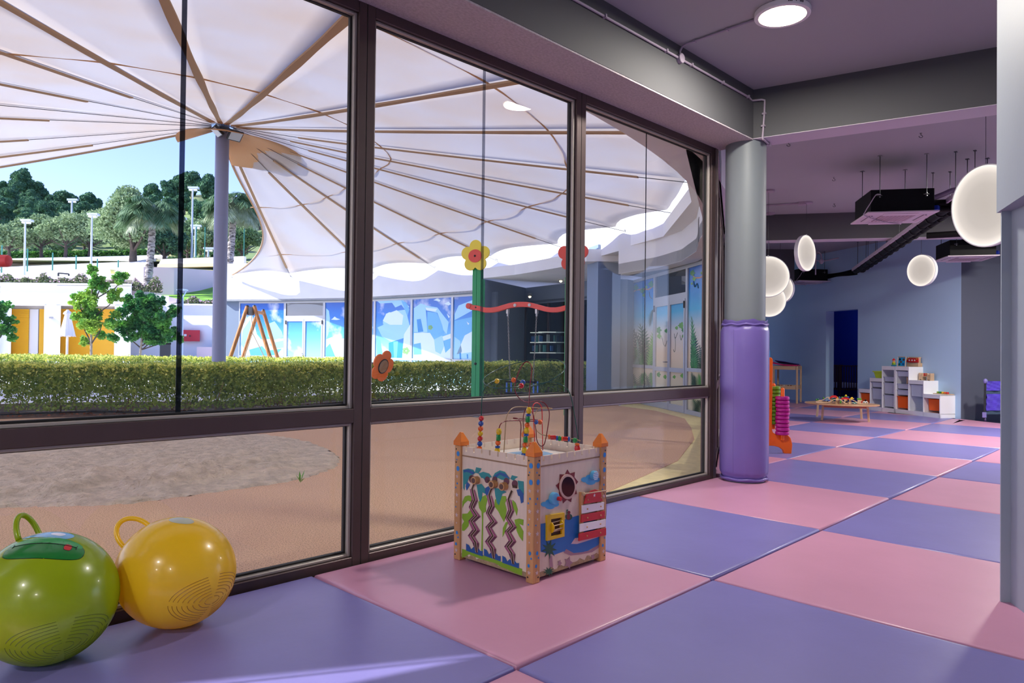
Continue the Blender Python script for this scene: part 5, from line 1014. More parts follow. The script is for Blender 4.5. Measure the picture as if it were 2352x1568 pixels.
t, c3 = pendant(1852, 581, 11.3, .58, 62, 0, 'narrow edge-on glowing disc pendant right of the column')
pendant(1764, 635, 10.5, .615, 8, 0, 'big glowing disc pendant peeking out behind the column, uppermost of three')
pendant(1792, 664, 13.8, .56, -30, 0, 'small glowing disc pendant between the two bigger ones by the column')
pendant(1766, 690, 12.2, .57, 10, 0, 'lowest glowing disc pendant behind the column')
# feed box and wires to the narrow pendant
p = pz(1843, 467, ZC-.02); t = thing('conduit', 'thin twin conduit on the ceiling leading to the narrow disc pendant', 'conduit', tuple(p)); mb = MB(); mb.box((p.x, p.y, ZC-.02), (.12, .12, .05), rz=.4); mb.build('box', m_conduit, t)
a = pz(1700, 475, ZC-.015)
for dz in (0, .03): mb = MB(); mb.cyl((p.x, p.y, ZC-.012-dz*.3), (a.x+dz, a.y+dz, ZC-.012-dz*.3), .008, 8); mb.build('tube', m_conduit, t)
# ------------------------------------------------------------------ ceiling hooks
for px, py, lab in ((1811, 332, 'nearest the padded column'), (1915, 412, 'in the middle of the bay, the lower ring'), (2115, 312, 'right of centre, closest to the cross beam'), (1916, 472, 'just in front of the second beam'), (1787, 691-150, 'over the far bay')):
    c = pz(px, py, ZC-.03) if py < 500 else pz(px, 577, ZC-.03)
    t = thing('ceiling_hook', 'small metal hook in the mauve ceiling, '+lab, 'hook', (c.x, c.y, ZC), group='small ceiling hooks'); mb = MB(); mb.tube([(c.x, c.y, ZC), (c.x, c.y, ZC-.02)]+[(c.x+.014*math.sin(a), c.y-.014*math.sin(a), ZC-.036+.014*math.cos(a)) for a in np.linspace(0, 5, 12)], .003, 6); mb.build('ring', m_dsteel, t); mb = MB(); mb.lathe([(.012, ZC), (.012, ZC-.004), (.0001, ZC-.005)], (c.x, c.y, 0), 12); mb.build('plate', m_steel, t)
# ------------------------------------------------------------------ cassette air conditioners
def ac(NL, NR, FL, zp, label, rods, hose=True):
    NL, NR, FL = [Vector((v.x, v.y, 0)) for v in (NL, NR, FL)]
    ex = (NR-NL).normalized(); ey = Vector((-ex.y, ex.x, 0)); ey = ey if ey.dot(fwd) > 0 else -ey; Wd = (NR-NL).length; Wd = .80
    c0 = NL; q = lambda a, b, z: c0+ex*a+ey*b+Vector((0, 0, z)); Dp = Wd
    t = thing('air_conditioner', label, 'air conditioner', tuple(q(Wd/2, Dp/2, zp)), group='black ceiling cassette air conditioners')
    o = .045
    mb = MB(); mb.prism([q(o, o, zp+.025), q(Wd-o, o, zp+.025), q(Wd-o, Dp-o, zp+.025), q(o, Dp-o, zp+.025)], (0, 0, .275)); cas = mb.build('casing', m_black, t, bevel=.004)
    mb = MB(); mb.prism([q(0, 0, zp+.008), q(Wd, 0, zp+.008), q(Wd, Dp, zp+.008), q(0, Dp, zp+.008)], (0, 0, .018)); mb.build('panel', mat('ac_panel', (214, 200, 210), .45), t, bevel=.006)
    g = .2
    mb = MB(); mb.prism([q(g, g, zp+.002), q(Wd-g, g, zp+.002), q(Wd-g, Dp-g, zp+.002), q(g, Dp-g, zp+.002)], (0, 0, .008)); gr = mb.build('intake_grille', mat('ac_grille', (176, 150, 160), .6), t)
    for k in range(9): a = g+.02+k*(Wd-2*g-.04)/8; mb = MB(); mb.bar(q(a, g+.01, zp+.0015), q(a, Dp-g-.01, zp+.0015), .006, .003); mb.build('grille_bar', mat('ac_panel', (214, 200, 210), .45), gr)
    for i, (a0, b0, a1, b1) in enumerate(((.2, .07, Wd-.2, .115), (.2, Dp-.115, Wd-.2, Dp-.07), (.07, .2, .115, Dp-.2), (Wd-.115, .2, Wd-.07, Dp-.2))):
        mb = MB(); mb.prism([q(a0, b0, zp+.0075), q(a1, b0, zp+.0075), q(a1, b1, zp+.0075), q(a0, b1, zp+.0075)], (0, 0, .002)); mb.build('air_slot', m_gask, t)
        nx, ny = ((0, 1) if i < 2 else (1, 0)); s_ = .02
        mb = MB()
        if i < 2: mb.prism([q(a0, b0+.012, zp+.006), q(a1, b0+.012, zp+.006), q(a1, b0+.045, zp-.012), q(a0, b0+.045, zp-.012)], (0, 0, .003))
        else: mb.prism([q(a0+.012, b0, zp+.006), q(a0+.045, b0, zp-.012), q(a0+.045, b1, zp-.012), q(a0+.012, b1, zp+.006)], (0, 0, .003))
        mb.build('louvre', mat('ac_panel', (214, 200, 210), .45), t)
    for a, b in ((.14, -.0), (Wd-.14, -.0), (.14, Dp), (Wd-.14, Dp)):
        bb_ = b+(.02 if b == 0 else -.02)
        mb = MB(); mb.cyl(q(a, bb_, zp+.2), q(a, bb_, ZC), .0045, 8); mb.build('threaded_rod', m_dsteel, t)
        mb = MB(); mb.box(q(a, bb_+(.01 if b == 0 else -.01), zp+.225), (.05, .05, .004)); mb.cyl(q(a, bb_, zp+.2), q(a, bb_, zp+.21), .01, 8); mb.cyl(q(a, bb_, zp+.232), q(a, bb_, zp+.24), .01, 8); mb.build('hanger_bracket', m_steel, t)
        mb = MB(); mb.box(q(a, bb_, ZC-.004), (.045, .045, .008)); mb.build('ceiling_plate', m_steel, t)
    if hose: mb = MB(); mb.tube(smooth_path([q(.14, .0, zp+.23), q(.08, -.03, zp+.22), q(0.02, -.02, zp+.12), q(-.02, .05, zp+.03), q(-.0, .12, zp+.0), q(.3, .5, zp-.01), q(.6, Dp-.05, zp-.01)]), .006, 8); mb.build('cable', m_conduit, t, smooth=True)
    mb = MB(); mb.box(q(Wd+.02, .3, zp+.1), (.1, .14, .05)); mb.build('drain_tray', m_navy, t)
    return q, Wd
q1_, W1_ = ac(pz(1993.5, 488.9, 2.92), pz(2145, 484.9, 2.92), pz(1976.8, 512, 2.92), 2.91, 'nearest black cassette air conditioner with a pinkish underside, left of the largest disc', None)
q2_, W2_ = ac(pz(2177, 588.8, 2.9), pz(2281.5, 586.8, 2.9), pz(2148.5, 601.2, 2.9), 2.89, 'black cassette air conditioner at the right, partly behind the largest disc', None, False)
q3_, W3_ = ac(pz(1834.2, 644.5, 2.9), pz(1906.8, 646.2, 2.9), pz(1820.8, 652.2, 2.9), 2.89, 'farthest and smallest black cassette air conditioner, low behind the narrow disc', None)
# ------------------------------------------------------------------ insulated pipes on a tray
zp_ = 3.12
path_t = [pz(x, y, zp_) for x, y in ((2236, 430), (2193.5, 472), (2155, 495), (2084.4, 539), (1998, 597.4), (1969.6, 617))]
pd_ = (path_t[-1]-path_t[1]).normalized(); pnx = Vector((-pd_.y, pd_.x, 0)); pnx = pnx if pnx.dot(rgt) > 0 else -pnx
t = thing('pipe_run', 'long run of black insulated pipes on a pale tray crossing the ceiling diagonally', 'pipe', tuple(path_t[0]))
P0, P1 = path_t[0], path_t[-1]
mb = MB(); mb.bar(P0, P1, .16, .012); mb.build('tray', m_conduit, t)
mb = MB(); mb.bar(P0-pnx*.11+Vector((0, 0, -.02)), P1-pnx*.11+Vector((0, 0, -.02)), .02, .06); mb.build('tray_edge', mat('pale_tray', (226, 212, 226), .5), t)
for off_, r_ in ((-.04, .058), (.075, .046)):
    mb = MB(); mb.cyl(P0+pnx*off_+Vector((0, 0, -.055)), P1+pnx*off_+Vector((0, 0, -.055)), r_, 16); mb.build('insulated_pipe', m_black, t, smooth=40)
    n = 17
    for k in range(n): c = P0.lerp(P1, (k+.5)/n)+pnx*off_+Vector((0, 0, -.055)); mb = MB(); mb.cyl(c-pd_*.02, c+pd_*.02, r_+.012, 16); mb.build('pipe_clamp', m_gask, t, smooth=40)
for k in range(8):
    c = P0.lerp(P1, (k+.3)/8)
    for s in (-1, 1):
        e = c+pnx*.1*s; mb = MB(); mb.cyl(e+Vector((0, 0, -.03)), (e.x, e.y, ZC), .0045, 6); mb.box((e.x, e.y, ZC-.003), (.05, .03, .006)); mb.build('threaded_rod', m_dsteel, t)
    mb = MB(); mb.bar(c-pnx*.12+Vector((0, 0, -.012)), c+pnx*.12+Vector((0, 0, -.012)), .03, .02); mb.build('hanger_bar', m_steel, t)
P2 = q3_(W3_, .35, 3.05); P3_ = P1+Vector((0, 0, -.055))
t = thing('pipe_run', 'black pipes joining the diagonal run to the farthest air conditioner', 'pipe', tuple(P3_))
for dz, r_ in ((0, .045), (-.05, .03), (.04, .02)): mb = MB(); mb.tube(smooth_path([P3_+Vector((0, 0, dz)), P3_.lerp(P2, .15)+Vector((0, 0, dz)), P3_.lerp(P2, .6)+Vector((.05, .0, dz*.5)), P2+Vector((0, 0, dz))]), r_, 12); mb.build('pipe', m_black, t, smooth=True)
A_ = q1_(W1_, .35, 3.08); far = A_+(q1_(1, 0, 0)-q1_(0, 0, 0))*1.3
t = thing('pipe_run', 'thick black pipes leaving the nearest air conditioner to the right', 'pipe', tuple(A_))
for dz, db, r_ in ((.0, 0, .045), (-.075, .02, .04)): mb = MB(); mb.cyl(A_+Vector((0, 0, dz)), far+Vector((0, 0, dz+.02)), r_, 14); mb.build('pipe', m_black, t, smooth=40)
mb = MB(); mb.tube(smooth_path([A_+Vector((0, 0, .05)), A_+(far-A_)*.12+Vector((0, 0, .11)), A_+(far-A_)*.22+Vector((0, 0, .16)), A_+(far-A_)*.38+Vector((0, 0, .15)), A_+(far-A_)*.5+Vector((0, 0, .1)), A_+(far-A_)*.75+Vector((0, 0, .09))]), .032, 12); mb.build('drain_hose', mat('mauve_hose', (130, 108, 140), .35), t, smooth=True)
mb = MB(); mb.tube(smooth_path([A_+(far-A_)*.3+Vector((0, .0, .1)), A_+(far-A_)*.42+Vector((0, 0, .03)), A_+(far-A_)*.55+Vector((0, 0, -.0))]), .03, 10); mb.build('black_elbow', m_black, t, smooth=True)
for f_ in (.33, .5, .72, .9):
    c = A_.lerp(far, f_); mb = MB(); mb.cyl(c+Vector((0, 0, -.09)), (c.x, c.y, ZC), .005, 6); mb.box((c.x, c.y, ZC-.003), (.05, .04, .006)); mb.build('threaded_rod', m_dsteel, t)
pa, pb2 = pz(2128, 541, 3.1), pz(2215, 536, 3.1)
t = thing('pipe_run', 'black pipe running level behind the largest disc towards the right air conditioner', 'pipe', tuple(pa)); mb = MB(); mb.cyl(pa, pb2+(pb2-pa)*.6, .05, 14); mb.build('pipe', m_black, t, smooth=40)
# smoke detector and little fan-like bracket over the far bay
p = pz(1955, 575, ZC-.02); t = thing('smoke_detector', 'small white smoke detector on the ceiling above the pipes', 'detector', (p.x, p.y, ZC)); mb = MB(); mb.lathe([(.06, ZC), (.075, ZC-.02), (.07, ZC-.045), (.04, ZC-.055), (.0001, ZC-.055)], (p.x, p.y, 0), 24); mb.build('body', m_white, t, smooth=40)
mb = MB(); mb.tube(smooth_path([(p.x, p.y, ZC-.03), (p.x+.1, p.y-.12, ZC-.03), (p.x+.14, p.y-.16, ZC-.1), (p.x+.14, p.y-.16, zp_)]), .009, 8); mb.build('conduit', m_conduit, t)
p = at(1887, 600, 15.6); t = thing('wall_junction', 'grey conduit junction with two drooping arms over the farthest air conditioner', 'conduit', tuple(p)); mb = MB(); mb.sph(p, .05, 14, 10, (1, 1, 1.2)); mb.build('box', m_conduit, t, smooth=True)
for s in (-1, 1): mb = MB(); mb.tube(smooth_path([p, p+rgt*.12*s+Vector((0, 0, .02)), p+rgt*.38*s+Vector((0, 0, .08))]), .012, 8); mb.build('arm', m_conduit, t, smooth=True)
mb = MB(); mb.tube(smooth_path([p+Vector((0, 0, .04)), p+Vector((0, 0, .16))+rgt*-.02, p+rgt*-.1+Vector((0, 0, .2)), p+rgt*-.13+Vector((0, 0, .05)), p+rgt*-.13+Vector((0, 0, -.3))]), .014, 8); mb.build('hose', m_conduit, t, smooth=True)
# ------------------------------------------------------------------ courtyard ground
mb = MB(); mb.prism([(-70, -12, GR-.01), (70, -12, GR-.01), (90, 100, GR-.01), (-70, 100, GR-.01)], (0, 0, -.2)); struct('ground', mb, m_pave)
near = [(-9, 1.78), (-3, 1.74), (0, 1.72), (1.6, 1.80), (2.8, 2.05), (3.83, 2.38), (4.69, 2.6), (6.04, 2.95), (8.2, 3.95), (9.66, 4.85), (11.2, 5.9), (12.4, 7.4), (12.9, 8.8)]
hp = [pz(x, y, GR) for x, y in ((-420, 985), (-200, 972), (5, 958), (300, 952), (560, 948), (800, 930), (1050, 917), (1240, 910), (1425, 903))]
mb = MB(); poly = [(x, y, GR) for x, y in near]+[(p.x+.3, p.y+.9, GR) for p in reversed(hp)]+[(-9, 14, GR)]; mb.prism(poly, (0, 0, -.004)); tag(struct('rubber_ground', mb, m_rubber), kind='structure')
strip = [(-9, 1.6), (4.3, 1.5), (W2.x, W2.y), (12.2, 5.9), (14.6, 9.6)]
mb = MB(); mb.prism([(x, y, GR-.004) for x, y in strip]+[(x, y, GR-.004) for x, y in reversed(near)], (0, 0, -.004)); struct('paving_strip', mb, m_strip)
# mulch bed under the hedge and curb behind
def offs(path, d):
    n = len(path); o = []
    for i, p in enumerate(path):
        t_ = (path[min(i+1, n-1)]-path[max(i-1, 0)]).normalized(); o.append(Vector((p.x-t_.y*d, p.y+t_.x*d, p.z)))
    return o
hs_ = smooth_path(hp, 6)
fr_ = offs(hs_, -.38); bk_ = offs(hs_, 1.15)
mb = MB(); n = len(hs_); A = [Vector((p.x, p.y, GR+.002)) for p in fr_]; Mi_ = [Vector((p.x, p.y, GR+.05+.02*math.sin(i*1.7))) for i, p in enumerate(offs(hs_, .4))]; Bk = [Vector((p.x, p.y, GR+.002)) for p in bk_]
mb.add(A+Mi_+Bk, [(i, i+1, n+i+1, n+i) for i in range(n-1)]+[(n+i, n+i+1, 2*n+i+1, 2*n+i) for i in range(n-1)]); mb.build('mulch_bed', m_earth, None, label='brown mulch bed beneath the clipped hedge', cat='mulch', kind='stuff')
C1 = offs(hs_, 1.35); ringm = MB()
for i in range(n-1): ringm.prism([C1[i], C1[i+1], C1[i+1]+(C1[i+1]-hs_[i+1]).normalized()*.14, C1[i]+(C1[i]-hs_[i]).normalized()*.14], (0, 0, .16))
ringm.build('curb', m_curb, None, kind='structure')
# leaf litter scattered in front of hedge
Lp = []
for i in range(900):
    k = nr.randint(0, n-1); p = hs_[k].lerp(hs_[min(k+1, n-1)], nr.rand()); q0 = offs(hs_, 0)[k]; d = nr.uniform(-.5, .5); t_ = (hs_[min(k+1, n-1)]-hs_[max(k-1, 0)]).normalized()
    Lp.append((p.x-t_.y*d, p.y+t_.x*d, GR+.05))
quads('dry_leaves', leafquads(np.array(Lp), .03, flat=.9), mat('dry_leaf', (150, 84, 50), .9, var=.5, vscale=8), label='dry brown leaves scattered on the mulch under the hedge', cat='leaves', kind='stuff')
# drip hose
mb = MB(); mb.tube([Vector((p.x, p.y, GR+.07+.012*math.sin(i*.9))) for i, p in enumerate(offs(hs_, -.12))], .011, 6); mb.build('drip_hose', m_black, None, label='thin black irrigation hose lying along the foot of the hedge', cat='hose', smooth=True)
# ------------------------------------------------------------------ sand pit
so_ = [pz(x, y, GR) for x, y in ((-500, 1235), (-250, 1190), (0, 1166), (150, 1162), (300, 1156), (500, 1130), (660, 1106), (750, 1082), (778, 1062), (768, 1042), (720, 1020), (640, 1003), (450, 988), (200, 977), (0, 978), (-200, 985), (-500, 1000))]
so_ = smooth_path(so_+[so_[0]], 3); sx = np.array([p.x for p in so_]); sy = np.array([p.y for p in so_])
def inside(x, y):
    c = False; j = len(sx)-1
    for i in range(len(sx)):
        if (sy[i] > y) != (sy[j] > y) and x < (sx[j]-sx[i])*(y-sy[i])/(sy[j]-sy[i])+sx[i]: c = not c
        j = i
    return c
from mathutils import noise as mn
x0, x1_, y0, y1_ = max(sx.min(), -6), sx.max(), sy.min(), sy.max(); step = .055
nx2 = int((x1_-x0)/step)+2; ny2 = int((y1_-y0)/step)+2; idx = {}; vs = []; fs = []
for i in range(nx2):
    for j in range(ny2):
        x = x0+i*step; y = y0+j*step
        ins = inside(x, y); de = np.min(np.hypot(sx-x, sy-y))
        if ins or de < .13:
            e_k = min(1, de/.6) if ins else 0.0
            h1 = mn.noise((x*.8, y*.8, 1.3)); h2 = mn.noise((x*2.6, y*2.6, 5.)); h3 = mn.noise((x*7, y*7, 9.)); ang = math.exp(-((x-.6)**2/3+(y-5.6)**2/1.4))
            z = GR+.004+e_k*(.055+.035*h1+.035*h2+.018*h3+ang*(.07*h2+.07*abs(h3)))
            z = max(z, GR+.012+.02*e_k)
            if not ins: z = GR+.006; z -= de*.35+.004*h2
            idx[(i, j)] = len(vs); vs.append((x, y, z+.012*abs(h3)))
for (i, j), a in idx.items():
    q4_ = [(i, j), (i+1, j), (i+1, j+1), (i, j+1)]
    if all(k in idx for k in q4_): fs.append(tuple(idx[k] for k in q4_))
mb = MB(); mb.add(vs, fs); mb.build('sand_pit', m_sand, None, smooth=True, label='lumpy grey-beige play sand outside the left window', cat='sand', kind='stuff')
# stones in the sand, sprout
p = pz(690, 1108, GR+.02); t = thing('weed', 'small green weed sprouting at the right edge of the sand', 'weed', tuple(p))
for k in range(5): a = k*1.3; mb = MB(); tip = p+Vector((.05*math.cos(a), .05*math.sin(a), .13-.02*k)); sd = Vector((-math.sin(a), math.cos(a), 0))*.012; mid = p.lerp(tip, .5)+Vector((0, 0, .01)); mb.add([p, mid+sd, tip, mid-sd], [(0, 1, 2, 3)]); mb.build('leaf', mat('weed_green', (96, 150, 40), .6), t)
# ------------------------------------------------------------------ hedge
m_hedge = mat('hedge_leaf_green', (200, 216, 116), .6, rgb2=(136, 162, 82), vscale=9, thr=(.35, .6), trl=.55, spec=.3)
m_hedgey = mat('hedge_new_growth', (255, 252, 150), .6, rgb2=(226, 234, 120), vscale=7, thr=(.4, .7), trl=.5, spec=.3)
m_twig = mat('hedge_twig', (170, 136, 104), .9, var=.3, vscale=20)
def hedge(path, wdt, zt, label, dens, gap=None):
    L = [0.0]
    for i in range(1, len(path)): L.append(L[-1]+(path[i]-path[i-1]).length)
    L = np.array(L); Px = np.array([p.x for p in path]); Py = np.array([p.y for p in path]); tot = L[-1]
    def pos(s, d):
        x = np.interp(s, L, Px); y = np.interp(s, L, Py); x2 = np.interp(s+.05, L, Px); y2 = np.interp(s+.05, L, Py); tx_ = x2-x; ty_ = y2-y; l_ = np.hypot(tx_, ty_)+1e-9
        return x-ty_/l_*d, y+tx_/l_*d
    t = thing('hedge', label, 'hedge', (path[0].x, path[0].y, GR)); N = int(tot*dens)
    def cloud(N, zlo, zhi, surf, pz_, edge):
        s = nr.uniform(0, tot-.06, N); u_ = nr.rand(N); d = nr.uniform(0, wdt, N); z = zlo+(zhi-zlo)*nr.rand(N)**pz_
        k = nr.rand(N) < surf; d[k] = nr.choice([0, wdt], k.sum(), p=[.75, .25])+nr.normal(0, .035, k.sum())
        d += .05*np.sin(s*3.1)+.03*np.sin(s*7.7+1); x, y = pos(s, d); return np.stack([x, y, z+.015*np.sin(s*5)+.02*np.sin(s*11+d*5)], 1)
    A = cloud(int(N*.60), GR+.42, zt-.03, .55, .75, 0); B_ = cloud(int(N*.20), GR+.1, GR+.52, .35, .8, 0)
    s = nr.uniform(0, tot-.06, int(N*.2)); d = nr.uniform(-.03, wdt+.03, len(s)); x, y = pos(s, d); Tp = np.stack([x, y, zt+nr.normal(-.01, .022, len(s))+.02*np.sin(s*5)], 1)
    quads('foliage', leafquads(np.concatenate([A, B_, Tp[:len(Tp)*2//3]])-np.array([path[0].x, path[0].y, GR]), .036), m_hedge, t, kind='stuff')
    Y = cloud(int(N*.12), zt-.30, zt, .7, .45, 0)
    quads('new_growth', leafquads(np.concatenate([Tp[len(Tp)//3:], Y])-np.array([path[0].x, path[0].y, GR]), .034), m_hedgey, t, kind='stuff')
    mb = MB()
    for k in range(int(tot*5.5)):
        s0 = nr.uniform(0, tot-.1); d0_ = nr.uniform(.1, wdt-.1); x, y = pos(np.array([s0]), np.array([d0_])); x = x[0]; y = y[0]; hh = nr.uniform(.45, .8)
        for b in range(nr.randint(2, 4)):
            ex_, ey_ = nr.normal(0, .14, 2); mb.tube([(x, y, GR), (x+ex_*.4, y+ey_*.4, GR+hh*.45), (x+ex_, y+ey_, GR+hh)], .009, 4, r2=.004, cap=False)
    mb.build('stems', m_twig, t, kind='stuff'); return t
hedge(hs_, .95, .81, 'long clipped hedge with yellow-green tips outside the windows', 4600)
h2_ = [cz(px, D, GR) for px, D in ((-260, 23.5), (0, 22.5), (300, 22.0), (520, 22.2), (700, 22.8), (835, 23.4))]
hedge(h2_, 1.0, .85, 'second low clipped hedge farther back, behind the grey mast', 1700)
# ------------------------------------------------------------------ flower swing
m_gpost = mat('green_post_paint', (18, 158, 96), .45, var=.05, vscale=12); m_redw = mat('coral_red_board', (222, 78, 66), .45); m_yfl = mat('yellow_board', (238, 222, 70), .45)
pY = pz(1094, 957, GR); pR_ = pz(1312, 969, GR); DY = proj(pY)[2]; DR = proj(pR_)[2]
sw = thing('swing_set', 'green-posted toddler swing with red wavy beam and flower tops', 'swing', tuple((pY+pR_)/2)); sd_ = (pR_-pY).normalized(); sn = Vector((-sd_.y, sd_.x, 0)); sn = sn if sn.dot(fwd) < 0 else -sn
def swp(px, py, off=0.0): P = pY+sn*off; return pl(px, py, (P.x, P.y, 0), (sn.x, sn.y, 0))
for (b, D, pxt, topy, base, extra) in ((pY, DY, 1094, 604, 955, (1101, 642)), (pR_, DR, 1312, 580, 960, (1303, 636))):
    zt = cz(pxt, D, 0).z; ztop = at(pxt, topy, D).z; b0 = Vector((b.x, b.y, 0))
    for s_, zt2 in ((-.05, ztop), (.052, ztop)):
        mb = MB(); mb.bar(b0+sd_*s_+Vector((0, 0, GR+.12)), b0+sd_*s_+Vector((0, 0, zt2)), .098, .12, up=sn); mb.build('post', m_gpost, sw, bevel=.008)
    side = 1 if b is pY else -1
    mb = MB(); mb.bar(b0+sd_*side*.12+Vector((0, 0, GR+.13)), b0+sd_*side*.12+Vector((0, 0, at(extra[0], extra[1], D).z)), .045, .1, up=sn); mb.build('post_batten', m_gpost, sw, bevel=.006)
    mb = MB(); mb.bar(b0+Vector((0, 0, GR-.02)), b0+Vector((0, 0, GR+.14)), .1, .03, up=sn); mb.box(b0+Vector((0, 0, GR+.004)), (.2, .2, .008)); mb.build('steel_foot', m_steel, sw)
    for z in (at(pxt, 835, D).z, at(pxt, 706, D).z): mb = MB(); mb.sph(b0+sn*.07+Vector((0, 0, z)), .028, 12, 8); mb.build('bolt_cap', m_dsteel, sw, smooth=True)
def flower(cx, cy, R, npet, m, name, off, phase, lobe=.42):
    c = swp(cx, cy, off); pts = []
    for k in range(90):
        a = 2*pi*k/90; r_ = R*(.66+.34*abs(math.cos(npet*(a-phase)/2))**.7); pts.append(c+sd_*r_*math.cos(a)+Vector((0, 0, r_*math.sin(a))))
    mb = MB(); mb.prism(pts, sn*.03); return mb.build(name, m, sw, bevel=.004), c
kk = DY/1620
_, c = flower(1093, 588, 37*kk, 5, m_yfl, 'yellow_flower', .09, -pi/2+.63)
mb = MB(); mb.prism([c+sn*.031+sd_*17*kk*math.cos(a)+Vector((0, 0, 13*kk*math.sin(a)*1.15)) for a in np.linspace(0, 2*pi, 40, endpoint=False)], sn*.014); mb.build('flower_centre', m_redw, sw, bevel=.003)
mb = MB(); mb.sph(c+sn*.05, .022, 10, 8); mb.build('centre_bolt', m_dsteel, sw, smooth=True)
_, c = flower(1317, 586, 38*DR/1620, 5, m_redw, 'red_flower', -.09, pi/2)
up_ = [(80, 605), (140, 622), (200, 622), (250, 613), (300, 598), (350, 583), (400, 575), (450, 573), (500, 574), (545, 583), (600, 598), (650, 612), (700, 620), (750, 620), (790, 613), (835, 600)]
P = [(1080+x/3.733, 540+y/3.733) for x, y in up_]; P = [(P[0][0]-18, P[0][1]-2)]+P+[(P[-1][0]+16, P[-1][1]-4)]
mb = MB(); mb.prism([swp(x, y) for x, y in P]+[swp(x, y+11.5) for x, y in reversed(P)], sn*.09); mb.build('wavy_beam', m_redw, sw, bevel=.006)
mb = MB(); mb.lathe([(.05, -.06), (.06, -.05), (.06, .05), (.05, .06)], swp(1080, 703)+sn*.04, 16, Vector((0, 0, 1)).rotation_difference(sn).to_matrix()); mb.build('beam_end', m_redw, sw, smooth=40)
for x, y in ((384, 600), (508, 598)): c = swp(1080+x/3.733, 540+y/3.733, .092); mb = MB(); mb.cyl(c, c+sn*.012, .032, 20); mb.cyl(c+sn*.012, c+sn*.02, .012, 10); mb.build('washer', m_steel, sw)
seatL, seatR = swp(1171, 905, .04), swp(1228, 905, .04)
for x, xb in ((1166.5, 1171.5), (1233, 1224)):
    a = swp(x, 716, .04); b = swp(xb, 878, .04); mb = MB(); mb.box(a+Vector((0, 0, .01)), (.05, .05, .09)); mb.cyl(a+Vector((0, 0, -.03)), a+Vector((0, 0, -.09)), .02, 10); mb.build('swivel_hanger', m_steel, sw)
    n_ = 40; mb = MB(); d = (b-a)
    for k in range(n_):
        c = a+d*((k+.5)/n_); r1 = d.length/n_*.72; sdv = sd_ if k % 2 else sn
        mb.tube([c+Vector((0, 0, r1*math.sin(q_)))+sdv*.014*math.cos(q_) for q_ in np.linspace(0, 2*pi, 8, endpoint=False)], .0045, 4, closed=True)
    mb.build('chain', m_steel, sw, kind='stuff')
zb = seatL.z; sc = (seatL+seatR)/2; hw = (seatR-seatL).length/2+.02
st = MB(); st.prism([sc-sd_*(hw+.03)-sn*.16+Vector((0, 0, -.0)), sc+sd_*(hw+.03)-sn*.16, sc+sd_*(hw+.03)+sn*.16, sc-sd_*(hw+.03)+sn*.16], (0, 0, .035)); seat = st.build('seat', m_black, sw, bevel=.012)
st = MB(); st.sph(sc+Vector((0, 0, -.01))+sn*.05, .09, 14, 10, (1, 1, .7)); st.build('seat_bowl', m_black, sw, smooth=True)
for s_ in (-1, 1):
    for o_ in (-.11, .11): mb = MB(); mb.bar(sc+sd_*s_*hw+sn*o_+Vector((0, 0, .02)), sc+sd_*s_*hw+sn*o_+Vector((0, 0, .26)), .03, .02, up=sn); mb.build('blue_side_bar', mat('swing_blue', (30, 96, 190), .4), sw)
for o_ in (-.12, .12): mb = MB(); mb.bar(sc-sd_*(hw+.02)+sn*o_+Vector((0, 0, .25)), sc+sd_*(hw+.02)+sn*o_+Vector((0, 0, .25)), .02, .035); mb.build('safety_rail', m_black, sw)
# second swing, only its beam end and chain peep in at the left edge
Db = 12.6; c = at(0, 599, Db); t = thing('swing_set', 'red beam end and chain of another swing at the left edge', 'swing', tuple(cz(-40, Db, GR))); a = at(-150, 598, Db+.4)
mb = MB(); mb.tube([a, at(14, 599, Db), at(20, 599, Db), at(22.5, 599, Db)], [.11, .11, .1, .06], 24); mb.build('red_beam', mat('red_log', (206, 52, 58), .5, var=.1, vscale=9), t, smooth=40)
mb = MB(); c0 = at(-1, 614, Db)
for k in range(26):
    z = c0.z-.05*k; sdv = rgt if k % 2 else fwd; mb.tube([Vector((c0.x, c0.y, z))+Vector((0, 0, .033*math.sin(q_)))+sdv*.014*math.cos(q_) for q_ in np.linspace(0, 2*pi, 8, endpoint=False)], .005, 4, closed=True)
mb.build('chain', m_steel, t, kind='stuff')
for px in (-150,): p = cz(px, Db+.4, GR); mb = MB(); mb.bar(p, (p.x, p.y, a.z+.3), .12, .2, up=rgt); mb.build('post', m_gpost, t)
# orange flower mirror on a stalk
Dm = 10.6; c = at(880, 841, Dm); R = 30*Dm/1620; t = thing('flower_mirror', 'orange flower-shaped board with an oval mirror at the window mullion', 'play panel', tuple(cz(836, Dm, GR)))
ax = (rgt*.75-fwd*.5+Vector((0, 0, -.2))).normalized(); up1 = (Vector((0, 0, 1))*.80+rgt*.5); up1 = (up1-ax*up1.dot(ax)).normalized(); s1 = ax.cross(up1)
pts = []
for k in range(90): a = 2*pi*k/90; r_ = R*1.12*(.72+.28*abs(math.cos(5*a/2))**.6); pts.append(c+up1*r_*math.cos(a)*1.12+s1*r_*math.sin(a))
mb = MB(); mb.prism(pts, -ax*.025); mb.build('board', mat('orange_board', (236, 122, 50), .5), t, bevel=.003)
for k, rr_, m, o_ in ((0, .58, m_dsteel, .004), (1, .5, mat('steel_mirror', (170, 160, 150), .1, metal=1), .008)): mb = MB(); mb.prism([c+ax*o_+up1*R*rr_*math.cos(a)+s1*R*rr_*.9*math.sin(a) for a in np.linspace(0, 2*pi, 36, endpoint=False)], ax*.004); mb.build('mirror_rim' if k == 0 else 'mirror', m, t)
e = cz(836, Dm+.05, GR); mb = MB(); mb.tube([e, (e.x, e.y, at(838, 828, Dm).z), c-ax*.03], .03, 12); mb.build('stalk', m_steel, t, smooth=40)
